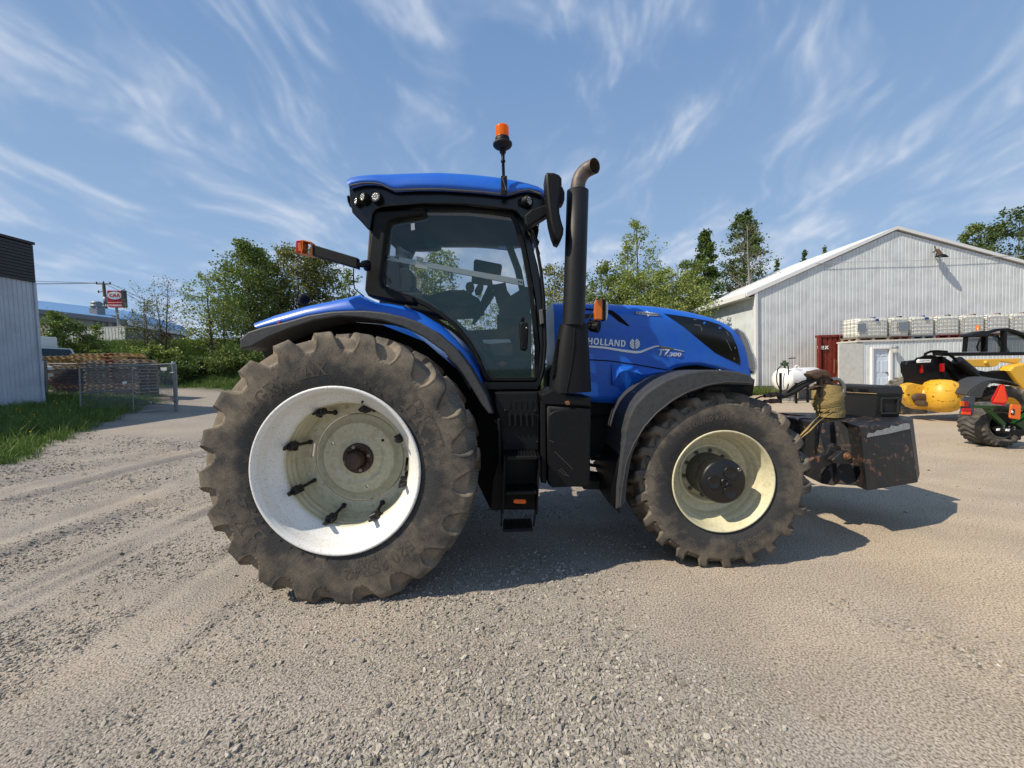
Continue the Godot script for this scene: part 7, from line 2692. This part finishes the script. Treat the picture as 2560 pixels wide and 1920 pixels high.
func make_containers() -> void:
	var g := -0.21
	# red container
	var a := Vector3(15.629, 2.734, -19.6)
	var b := Vector3(18.762, 2.729, -19.6)
	var red := thing("red_container", "rust red shipping container between the shed and the white store", "container", Vector3((a.x + b.x) * 0.5, g, -20.5))
	ribbed_wall(red, "wall_panel", Vector3(a.x, 0, -19.6), Vector3(b.x + 8.0, 0, -19.6), func(t): return g + 0.08, func(t): return a.y, 0.26, 0.045, 1.1, M.container_red)
	ribbed_wall(red, "end_panel", Vector3(a.x * 1.0816, 0, -21.2), Vector3(a.x, 0, -19.6), func(t): return g + 0.08, func(t): return a.y, 0.26, 0.045, 1.1, M.container_red)
	var st := begin()
	box(st, Vector3((a.x + b.x) * 0.5 + 4.0, a.y + 0.03, -19.65), Vector3(b.x - a.x + 8.1, 0.12, 0.2), 0.015)
	prism(st, PackedVector2Array([Vector2(a.x, -19.7), Vector2(b.x + 8.0, -19.7), Vector2(b.x + 8.0, -21.2), Vector2(a.x * 1.0816, -21.2)]), a.y - 0.06, a.y + 0.02)
	box(st, Vector3(a.x, (g + a.y) * 0.5, -19.55), Vector3(0.14, a.y - g, 0.14), 0.015)
	part(red, "frame", st, M.container_red)
	lettering(red, "lettering", "tex", 0.22, Vector3(15.821, 2.208, -19.53), Basis(Vector3(1.25, 0, 0), Vector3(0, 1, 0), Vector3.BACK), M.white_sticker, 0.01, "Droid Sans", 1)
	st = begin()
	rod(st, Vector3(16.216, 1.569, -19.3), Vector3(16.207, 0.892, -19.3), 0.03, 8)
	tube(st, v3([16.231, 1.544, -19.3, 16.352, 1.42, -19.3, 16.401, 1.079, -19.3, 16.353, 0.693, -19.3, 16.378, 0.304, -19.3]), 0.03, 6)
	part(red, "pump_pipe", st, M.bolt_rust)
	# white store with a door
	var wa := Vector3(15.674, 2.304, -18.4)
	var wm := Vector3(16.849, 2.346, -18.4)
	var wb := Vector3(24.684, 2.335, -18.4)
	var ytop := wm.y
	var xr := wb.x + 2.0
	var d0 := Vector3(17.179, 2.085, -18.4)
	var d1 := Vector3(18.181, 0.17, -18.4)
	var root := thing("white_store", "white ribbed metal store with a panelled door below the totes", "store", Vector3((wa.x + xr) * 0.5, g, -19.0))
	st = begin()
	box(st, Vector3((wa.x + wm.x) * 0.5, (g + wa.y) * 0.5, -18.43), Vector3(wm.x - wa.x, wa.y - g, 0.06), 0.01)
	part(root, "flat_panel", st, M.old_white)
	ribbed_wall(root, "wall_panel", Vector3(wm.x, 0, -18.42), Vector3(d0.x, 0, -18.42), func(t): return g, func(t): return ytop, 0.17, 0.022, 1.0, M.clad_white)
	ribbed_wall(root, "wall_panel", Vector3(d1.x, 0, -18.42), Vector3(xr, 0, -18.42), func(t): return g, func(t): return ytop, 0.17, 0.022, 0.95, M.clad_white)
	ribbed_wall(root, "wall_panel", Vector3(d0.x, 0, -18.42), Vector3(d1.x, 0, -18.42), func(t): return d0.y, func(t): return ytop, 0.17, 0.022, 1.0, M.clad_white)
	ribbed_wall(root, "end_panel", Vector3(wm.x - 0.3, 0, -19.5), Vector3(wm.x - 0.3, 0, -18.47), func(t): return g, func(t): return ytop, 0.17, 0.022, 1.0, M.old_white)
	st = begin()
	box(st, Vector3((wm.x - 0.35 + xr) * 0.5, ytop + 0.04, -18.95), Vector3(xr - wm.x + 0.35, 0.08, 1.15), 0.01)
	part(root, "roof", st, M.old_white)
	var door := Node3D.new()
	door.name = "door"
	root.add_child(door, true)
	st = begin()
	var dw := d1.x - d0.x
	var dh := d0.y - g
	box(st, Vector3((d0.x + d1.x) * 0.5, g + dh * 0.5, -18.47), Vector3(dw - 0.16, dh - 0.08, 0.06), 0.005)
	part(door, "leaf", st, M.door_white)
	st = begin()
	box(st, Vector3(d0.x + 0.05, g + dh * 0.5, -18.38), Vector3(0.10, dh, 0.10), 0.008)
	box(st, Vector3(d1.x - 0.06, g + dh * 0.5, -18.38), Vector3(0.12, dh, 0.10), 0.008)
	box(st, Vector3((d0.x + d1.x) * 0.5, g + dh - 0.04, -18.38), Vector3(dw - 0.2, 0.09, 0.10), 0.008)
	part(door, "door_frame", st, M.trim_white)
	for k in 6:
		st = begin()
		var cx := (d0.x + d1.x) * 0.5 + (dw * 0.19 if k % 2 else -dw * 0.19)
		var row := k / 2
		var hh: float = [0.62, 0.55, 0.22][row]
		var cy: float = g + dh * [0.23, 0.60, 0.86][row]
		box(st, Vector3(cx, cy, -18.435), Vector3(dw * 0.29, hh, 0.02), 0.012)
		part(door, "door_panel", st, M.door_white)
	st = begin()
	lathe(st, v2([0.02, 0.0, 0.02, 0.03, 0.035, 0.04, 0.035, 0.07, 0.0, 0.08]), Transform3D(Basis.IDENTITY, Vector3(d1.x - 0.2, g + dh * 0.46, -18.44)), 14)
	part(door, "knob", st, M.black)
	st = begin()
	lathe(st, v2([0.0, 0.08, 0.10, 0.07, 0.12, 0.0, 0.11, -0.05]), Transform3D(Basis(Vector3.RIGHT, -PI / 2), Vector3(18.171, 2.043, -18.2)), 16)
	var wl := part(root, "wall_lamp", st, M.galv)
	st = begin()
	lathe(st, v2([0.10, -0.04, 0.10, -0.18, 0.06, -0.26, 0.0, -0.28]), Transform3D(Basis(Vector3.RIGHT, -PI / 2), Vector3(18.171, 2.043, -18.2)), 16)
	box(st, Vector3(18.292, 2.007, -18.32), Vector3(0.08, 0.1, 0.2), 0.01)
	part(wl, "jar", st, M.led)
	make_totes(ytop + 0.081)


func make_totes(y: float) -> void:
	var spans := [[255, 458], [462, 582], [585, 739], [742, 893], [897, 1046], [1048, 1199], [1203, 1350]]
	var labels := ["first white tote, beside the red container, with a blue cap and grey plate", "narrow yellowed white tote with a dark grey plate on its cage", "white tote with a blue cap, next to the narrow yellowed one", "white tote with a dark valve cap at its top edge", "white tote with a low red cap, behind the telehandler beacon", "white tote with a wide red cap above the telehandler cab", "last white tote of the row, at the end away from the red container"]
	var left := Vector3(16.619, 2.575, -18.45)
	var right := Vector3(25.223, 2.306, -18.45)
	for i in 7:
		var x0 := lerpf(left.x, right.x, (spans[i][0] - 255.0) / 1095.0)
		var x1 := lerpf(left.x, right.x, (spans[i][1] - 255.0) / 1095.0)
		var w := x1 - x0 - 0.005
		var o := thing("liquid_tote", labels[i], "tote", Vector3((x0 + x1) * 0.5, y, -18.97), "white totes standing in a row on the store")
		var dep := 1.0
		var st := begin()
		var bw := w - 0.08
		var rings := []
		for q in [[0.16, 0.90], [0.18, 0.99], [0.30, 1.0], [0.46, 1.0], [0.50, 0.985], [0.54, 1.0], [0.74, 1.0], [0.78, 0.985], [0.82, 1.0], [1.02, 0.99], [1.08, 0.93]]:
			var ring := PackedVector3Array()
			for k in 40:
				var a := TAU * k / 40.0
				var ca := signf(cos(a)) * pow(absf(cos(a)), 0.22)
				var sa := signf(sin(a)) * pow(absf(sin(a)), 0.22)
				ring.append(Vector3(ca * bw * 0.5 * q[1], q[0], sa * (dep - 0.08) * 0.5 * q[1]))
			rings.append(ring)
		loft(st, rings)
		part_local(o, "bottle", st, M.tote)
		st = begin()
		var hx := w * 0.5
		var hz := dep * 0.5
		for k in 6:
			var yy := 0.17 + 0.176 * k
			var t := 0.009
			for q in [[Vector3(-hx, yy, hz), Vector3(hx, yy, hz)], [Vector3(-hx, yy, -hz), Vector3(hx, yy, -hz)], [Vector3(-hx, yy, -hz), Vector3(-hx, yy, hz)], [Vector3(hx, yy, -hz), Vector3(hx, yy, hz)]]:
				rod(st, q[0], q[1], t, 5)
		var nb := maxi(5, roundi(w / 0.2))
		for k in nb + 1:
			var x := lerpf(-hx, hx, float(k) / nb)
			for z in [-hz + 0.012, hz + 0.012]:
				rod(st, Vector3(x, 0.15, z), Vector3(x, 1.05, z), 0.008, 5)
		for k in range(1, 5):
			var z := lerpf(-hz, hz, k / 5.0)
			for x in [-hx, hx]:
				rod(st, Vector3(x, 0.15, z), Vector3(x, 1.05, z), 0.008, 5)
		part_local(o, "cage", st, M.wire_dark)
		st = begin()
		box(st, Vector3(0, 0.13, 0), Vector3(w, 0.03, dep), 0.005)
		for fx in [-0.44, 0.0, 0.44]:
			for fz in [-0.42, 0.0, 0.42]:
				box(st, Vector3(fx * w, 0.065, fz * dep), Vector3(0.12, 0.10, 0.12), 0.005)
		for fz in [-0.42, 0.42]:
			box(st, Vector3(0, 0.012, fz * dep), Vector3(w, 0.02, 0.12), 0.003)
		part_local(o, "pallet", st, [M.wood_grey, M.wood_dark, M.galv, M.container_red][i % 4])
		st = begin()
		lathe(st, v2([0.09, 0.0, 0.10, 0.02, 0.10, 0.06, 0.0, 0.065]), Transform3D(Basis(Vector3.RIGHT, -PI / 2), Vector3(0.05 * w, 1.06, hz * 0.7)), 16)
		part_local(o, "cap", st, M.tote_cap if i in [0, 2] else (M.tote_cap_red if i > 3 else M.black))
		if i in [0, 2]:
			st = begin()
			box(st, Vector3(0.08 * w, 0.96, hz + 0.02), Vector3(0.16, 0.12, 0.02), 0.004)
			part_local(o, "corner_guard", st, M.tote_cap)
		if i in [0, 1]:
			st = begin()
			box(st, Vector3(-0.38 * w if i == 0 else 0.1 * w, 0.62, hz + 0.022), Vector3(0.42 if i == 0 else 0.48, 0.40, 0.006), 0.0)
			part_local(o, "label_plate", st, M.tote_label)


func make_tank() -> void:
	var a := Vector3(11.968, 0.758, -17)
	var b := a + Vector3(1.95, 0.0, -0.75)
	var r := 0.49
	var g := -0.21
	var o := thing("fuel_tank", "white horizontal fuel tank with a green pump in front of the shed", "tank", Vector3((a.x + b.x) * 0.5, g, (a.z + b.z) * 0.5))
	var st := begin()
	lathe(st, v2([0.0, -0.12, r * 0.6, -0.09, r * 0.94, -0.02, r, 0.03, r, b.distance_to(a) - 0.03, r * 0.94, b.distance_to(a) + 0.02, 0.0, b.distance_to(a) + 0.12]), Transform3D(axis_basis(b - a), a), 40)
	part(o, "shell", st, M.tank_white)
	for t in [0.2, 0.8]:
		st = begin()
		var p := a.lerp(b, t)
		box(st, Vector3(p.x, (g + p.y - r * 0.7) * 0.5, p.z), Vector3(0.12, p.y - r * 0.7 - g, 0.7), 0.01, Basis(Vector3.UP, 0.37))
		part(o, "saddle", st, M.galv)
	st = begin()
	var pc := Vector3(12.078, 1.429, -17)
	box(st, pc, Vector3(0.22, 0.16, 0.2), 0.03)
	rod(st, pc, pc + Vector3(0, -0.25, 0), 0.04, 10)
	rod(st, pc + Vector3(-0.16, 0.02, 0), pc + Vector3(0.16, 0.04, 0), 0.05, 10)
	box(st, pc + Vector3(0, 0.12, 0), Vector3(0.12, 0.1, 0.1), 0.02)
	part(o, "pump", st, M.pump_green)
	for q in [v3([11.696, 1.354, -16.7, 11.57, 1.232, -16.7, 11.514, 0.94, -16.7, 11.526, 0.646, -16.7, 11.63, 0.39, -16.7, 11.797, 0.267, -16.7, 11.966, 0.338, -16.7, 12.042, 0.629, -16.7, 12.035, 1.05, -16.7, 12.011, 1.386, -16.7]), v3([12.198, 1.678, -16.9, 12.495, 1.69, -16.9])]:
		st = begin()
		tube(st, q, 0.022, 6)
		part(o, "hose", st, M.black_matt)
	st = begin()
	var eye := PackedVector3Array()
	var ec := Vector3(12.549, 1.286, -16.9)
	for k in 13:
		var an := PI * k / 12.0
		eye.append(ec + Vector3(cos(an) * 0.09, sin(an) * 0.11 - 0.03, 0))
	tube(st, eye, 0.025, 6)
	part(o, "lifting_eye", st, M.tank_white)
	for q in [[Vector3(11.337, 1.077, -16.2), 0], [Vector3(12.481, 1.114, -16.2), 1], [Vector3(11.843, 0.652, -16), 2]]:
		var bp := thing("guard_post", ["black guard post at the round end of the fuel tank", "black guard post beside the far half of the fuel tank", "short black stake in front of the fuel tank"][q[1]], "post", Vector3(q[0].x, g, q[0].z), "posts guarding the fuel tank")
		st = begin()
		box(st, Vector3(q[0].x, (q[0].y + g) * 0.5, q[0].z), Vector3(0.075, q[0].y - g, 0.075), 0.006)
		part(bp, "post", st, M.black)


# ---------------------------------------------------------------- trees

# trunk, limbs and leaves in local coordinates; env gives the crown's radius at a height from 0 to 1
func grow(height: float, env: Callable, limbs: int, leaves: int, leaf: float, low: float, cols: Array, seed_: int, clump := 0.45, rise_ := 0.5, twigs := 2, lean := 0.0, bark: Material = null, stems := 1, light := 0.35) -> Array:
	var r := RandomNumberGenerator.new()
	r.seed = seed_
	var wood_ := begin()
	var tips := []
	var trunk_r := 0.012 * height + 0.03
	for s in stems:
		var az0 := TAU * s / stems + r.randf()
		var spread := 0.0 if stems == 1 else height * 0.16
		var path := PackedVector3Array()
		var radii := []
		var wob := Vector3(r.randfn(0, 1), 0, r.randfn(0, 1)) * height * 0.012
		for k in 9:
			var t := k / 8.0
			path.append(Vector3(cos(az0) * spread * t, t * height * (0.97 if s == 0 else r.randf_range(0.8, 0.97)), sin(az0) * spread * t) + wob * sin(t * 5.0 + s) + Vector3(lean * t * t * height, 0, 0))
			radii.append(maxf(0.012, trunk_r * pow(1.0 - t * 0.93, 1.1) / sqrt(stems)))
		tube(wood_, path, radii, 7)
		for i in limbs / stems:
			var u := low + (1.0 - low) * pow((i + r.randf()) / (limbs / stems), 0.9)
			var reach: float = env.call(u) * r.randf_range(0.62, 1.08)
			var az := r.randf() * TAU
			var y := u * height
			var up := reach * rise_
			var start_t := clampf((y - up) / height, low * 0.5, 0.95)
			var f := start_t * 8.0
			var b0: Vector3 = path[int(f)].lerp(path[mini(int(f) + 1, 8)], f - int(f))
			var tip := Vector3(path[8].x * u + cos(az) * reach, y, path[8].z * u + sin(az) * reach)
			var mid := b0.lerp(tip, 0.5) + Vector3(0, -up * 0.12 * signf(rise_), 0) + Vector3(r.randfn(0, 0.05), r.randfn(0, 0.03), r.randfn(0, 0.05)) * reach
			var lr := clampf(trunk_r * 0.32 * (1.05 - u), 0.008, 0.06)
			tube(wood_, PackedVector3Array([b0, mid, tip]), [lr, lr * 0.6, 0.005], 4, false)
			tips.append([mid, tip, reach])
			for k in twigs:
				var q := r.randf_range(0.3, 0.9)
				var p := mid.lerp(tip, q)
				var e := p + Vector3(r.randfn(0, 1), r.randf_range(0.0, 1.0), r.randfn(0, 1)) * reach * 0.30
				tube(wood_, PackedVector3Array([p, e]), [lr * 0.4, 0.004], 3, false)
				tips.append([p, e, reach * 0.5])
	var v := PackedVector3Array()
	var nn := PackedVector3Array()
	var cc := PackedColorArray()
	var per := maxi(1, leaves / maxi(1, tips.size()))
	for tp in tips:
		var tone := r.randf()
		for k in per:
			var q := pow(r.randf(), 0.6)
			var sp: float = clump * (0.35 + 0.5 * tp[2] * 0.4)
			var p: Vector3 = tp[0].lerp(tp[1], q) + Vector3(r.randfn(0, 1), r.randfn(0, 0.8), r.randfn(0, 1)) * sp * 0.55
			var n := Vector3(r.randfn(0, 1), r.randfn(0.5, 1), r.randfn(0, 1)).normalized()
			var a := n.cross(Vector3(r.randfn(0, 1), r.randfn(0, 1), r.randfn(0, 1))).normalized()
			var b := n.cross(a)
			var s := leaf * r.randf_range(0.6, 1.25)
			a *= s * 0.5
			b *= s * 0.36
			v.append_array([p - a, p - b, p + a, p - a, p + a, p + b])
			var c: Color = cols[0].lerp(cols[1], clampf(tone * 0.6 + r.randf() * 0.5, 0.0, 1.0))
			for j in 6:
				nn.append(-n)
				cc.append(c)
	var out := [finish(wood_, bark if bark else M.bark), null]
	if v.size():
		var arr := []
		arr.resize(Mesh.ARRAY_MAX)
		arr[Mesh.ARRAY_VERTEX] = v
		arr[Mesh.ARRAY_NORMAL] = nn
		arr[Mesh.ARRAY_COLOR] = cc
		var mesh := ArrayMesh.new()
		mesh.add_surface_from_arrays(Mesh.PRIMITIVE_TRIANGLES, arr)
		mesh.surface_set_material(0, M.leaf)
		out[1] = mesh
	return out


func plant(called: String, category: String, label: String, at: Vector3, shapes: Array, group := "") -> Node3D:
	var o := thing(called, label, category, at, group)
	part_mesh(o, "trunk" if category == "tree" else "stems", shapes[0])
	if shapes[1]:
		part_mesh(o, "crown" if category == "tree" else "foliage", shapes[1])
	return o


# foot under the pixel column, top at the pixel
func spot(top: Vector3) -> Array:
	var y := ground_at(top.x, top.z)
	return [Vector3(top.x, y - 0.05, top.z), top.y - y]


func make_trees() -> void:
	var fresh := [Color(0.17, 0.225, 0.055), Color(0.34, 0.37, 0.12)]
	var mid := [Color(0.11, 0.16, 0.045), Color(0.23, 0.27, 0.09)]
	var deep := [Color(0.055, 0.09, 0.027), Color(0.13, 0.17, 0.055)]
	var olive := [Color(0.155, 0.165, 0.055), Color(0.28, 0.26, 0.10)]
	var round_ := func(w: float) -> Callable: return func(u: float) -> float: return w * sqrt(maxf(0.02, 1.0 - pow((u - 0.55) / 0.5, 2.0)))
	var column := func(w: float) -> Callable: return func(u: float) -> float: return w * pow(maxf(0.03, sin(PI * clampf(u * 0.85 + 0.13, 0.0, 1.0))), 0.7)
	var cone := func(w: float) -> Callable: return func(u: float) -> float: return w * (1.03 - u)
	# [top, label, kind]
	var list := [
		[Vector3(-18.085, 10.983, -27), "dense tall poplar whose crown rises beside the amber marker lamp", column.call(2.1), 90, 11000, 0.17, 0.12, mid, 0.9, 1.1],
		[Vector3(-18.3, 10.861, -29), "second poplar standing close behind the tall dense one", column.call(1.7), 70, 8000, 0.17, 0.12, mid, 0.9, 1.1],
		[Vector3(-15.728, 11.224, -29), "broad olive-leaved maple behind the rear of the tractor", round_.call(2.2), 90, 9000, 0.18, 0.15, olive, 0.8, 0.5],
		[Vector3(-14.162, 10.927, -30), "olive-leaved maple between the broad maple and the cab", round_.call(1.9), 80, 7000, 0.18, 0.15, olive, 0.8, 0.5],
		[Vector3(-11.536, 9.264, -28), "thin young tree showing just behind the cab rear post", column.call(0.8), 40, 1800, 0.15, 0.2, mid, 0.6, 0.8],
		[Vector3(-17.889, 7.913, -23), "slender light green tree with a straight trunk at the foot of the bank", round_.call(1.5), 60, 2600, 0.13, 0.30, fresh, 0.5, 0.7],
		[Vector3(-5.955, 9.12, -26), "green tree seen through the cab glass", column.call(1.7), 70, 6500, 0.17, 0.15, fresh, 0.7, 0.6],
		[Vector3(-4.875, 10.003, -27), "taller green tree seen through the cab glass", round_.call(1.6), 70, 6500, 0.17, 0.15, fresh, 0.7, 0.6],
		[Vector3(3.029, 8.869, -27), "grey-green tree between the cab and the exhaust", round_.call(1.5), 60, 4200, 0.16, 0.15, olive, 0.7, 0.6],
		[Vector3(8.672, 11.47, -26), "tall airy birch rising above the hood", column.call(2.0), 80, 4200, 0.14, 0.25, fresh, 0.55, 1.0],
		[Vector3(7.597, 9.592, -25), "smaller airy birch beside the tall one above the hood", column.call(1.3), 50, 2200, 0.14, 0.25, fresh, 0.55, 1.0],
		[Vector3(5.779, 7.965, -24), "round bushy tree just in front of the exhaust pipe", round_.call(1.8), 90, 9000, 0.14, 0.1, mid, 0.6, 0.5],
		[Vector3(7.688, 7.046, -22.5), "bright green bushy tree over the middle of the hood", round_.call(2.3), 120, 14000, 0.13, 0.08, fresh, 0.55, 0.5],
		[Vector3(9.995, 7.421, -23.5), "bushy green tree between the birch and the spruce", round_.call(2.1), 110, 13000, 0.13, 0.08, fresh, 0.55, 0.5],
		[Vector3(15.297, 11.913, -30), "dark pointed spruce beside the low edge of the shed roof", cone.call(3.4), 150, 15000, 0.18, 0.08, [Color(0.05, 0.09, 0.02), Color(0.12, 0.17, 0.04)], 0.6, -0.15],
		[Vector3(13.55, 9.19, -29), "green tree in front of the dark pointed spruce", round_.call(1.5), 90, 9000, 0.15, 0.08, mid, 0.6, 0.5],
		[Vector3(18.801, 13.505, -31), "tall dark spruce behind the bare tree", column.call(2.1), 130, 14000, 0.18, 0.1, deep, 0.6, 0.1],
		[Vector3(30.315, 13.072, -44), "small dark spruce top showing over the shed eave", cone.call(1.6), 50, 2600, 0.2, 0.1, deep, 0.5, -0.1],
		[Vector3(36.62, 15.36, -48), "dark spruce top halfway up the shed roof slope", cone.call(1.7), 50, 2600, 0.22, 0.1, deep, 0.5, -0.1],
		[Vector3(42.892, 17.018, -52), "pale conifer tip near the ridge of the shed", cone.call(1.5), 40, 2200, 0.22, 0.1, deep, 0.5, -0.1],
		[Vector3(50.517, 15.728, -42), "feathery tree behind the far slope of the shed roof", column.call(2.2), 70, 5500, 0.24, 0.1, mid, 0.9, 0.5],
		[Vector3(54.699, 16.552, -44), "rounded dark tree behind the shed beside the feathery one", round_.call(2.4), 80, 8000, 0.24, 0.1, deep, 0.9, 0.5],
		[Vector3(52.463, 16.183, -40), "largest dark tree standing behind the shed", round_.call(3.3), 110, 12000, 0.24, 0.1, deep, 1.0, 0.5],
		[Vector3(56.958, 15.731, -41), "dark tree standing next to the largest one behind the shed", round_.call(3.0), 90, 7000, 0.24, 0.1, deep, 1.0, 0.5],
	]
	for i in list.size():
		var q: Array = list[i]
		var s := spot(q[0])
		plant("tree", "tree", q[1], s[0], grow(s[1], q[2], q[3], q[4], q[5], q[6], q[7], 100 + i, q[8], q[9]), "trees around the yard")
	# sparse and bare ones
	var s := spot(Vector3(-21.549, 7.852, -24))
	plant("tree", "tree", "nearly bare branching tree with thin new leaves beside the red sign", s[0], grow(s[1], round_.call(1.7), 70, 1300, 0.10, 0.25, olive, 201, 0.4, 0.9, 4, 0.0, null, 2), "trees around the yard")
	s = spot(Vector3(-23.239, 6.92, -24.5))
	plant("tree", "tree", "low bare multi-stemmed tree next to the white container end", s[0], grow(s[1], round_.call(1.3), 50, 1100, 0.11, 0.2, olive, 202, 0.4, 0.9, 3, 0.0, null, 2), "trees around the yard")
	s = spot(Vector3(17.996, 12.115, -29))
	plant("tree", "tree", "bare grey dead tree in front of the tall dark spruce", s[0], grow(s[1], round_.call(1.9), 80, 0, 0.10, 0.25, olive, 203, 0.4, 0.8, 5, 0.0, M.bark_pale, 1), "trees around the yard")
	s = spot(Vector3(-17.759, 6.656, -24))
	plant("tree", "tree", "small light green tree below the tall poplar", s[0], grow(s[1], round_.call(1.4), 60, 3000, 0.13, 0.15, fresh, 204, 0.5, 0.6), "trees around the yard")
	# bushes on the bank
	var bushes := [[Vector3(-24.485, 5.506, -21), 1.0, mid, "tall leafy bush at the corner of the metal building"], [Vector3(-24.009, 4.978, -21.5), 1.05, mid, "wide leafy bush in front of the white container"], [Vector3(-22.548, 3.282, -20.8), 0.6, mid, "low leafy bush hiding the foot of the white container"], [Vector3(-19.774, 3.531, -21), 0.6, fresh, "yellow-green bush under the bare trees"], [Vector3(-19.18, 3.286, -21.5), 0.8, fresh, "second yellow-green bush under the bare trees"], [Vector3(-18.482, 2.63, -22), 1.1, deep, "dark bush at the foot of the slender tree"], [Vector3(-17.966, 2.489, -22.5), 1.3, deep, "dark bush behind the trunk of the slender tree"], [Vector3(-16.583, 2.986, -22.5), 1.4, mid, "dark bush beside the rear tyre"], [Vector3(-15.816, 3.532, -23), 1.6, mid, "dark bush under the poplars"], [Vector3(-15.501, 4.394, -25), 2.0, deep, "dark bush behind the rear fender"], [Vector3(-14.376, 5.071, -26), 2.0, deep, "dark bush below the broad maple"], [Vector3(-18.162, 2.347, -21), 0.8, deep, "low dark bush above the drive"], [Vector3(4.013, 5.977, -24), 1.8, mid, "green bush behind the exhaust pipe"], [Vector3(9.195, 6.952, -24), 2.4, fresh, "dense green bush behind the middle of the hood"], [Vector3(6.753, 7.001, -24.5), 2.2, mid, "dense green bush beside the flasher lamp"], [Vector3(10.916, 6.779, -25), 1.7, mid, "dense green bush below the pointed spruce"], [Vector3(-1.191, 6.475, -25), 1.6, mid, "green bush seen low through the cab glass"], [Vector3(-3.49, 4.913, -25), 2.0, mid, "green bush low behind the cab"], [Vector3(1.483, 5.947, -25), 1.8, mid, "green bush behind the steering column"], [Vector3(-9.427, 4.296, -26), 2.2, deep, "dark bush hidden behind the fender"]]
	for i in bushes.size():
		var q: Array = bushes[i]
		var b := spot(q[0])
		var hgt := maxf(1.0, b[1])
		plant("bush", "bush", q[3], b[0], grow(hgt, round_.call(q[1]), 55, 5200, 0.12, 0.05, q[2], 300 + i, 0.45, 0.5, 2, 0.0, null, 3), "bushes along the bank and the yard edge")
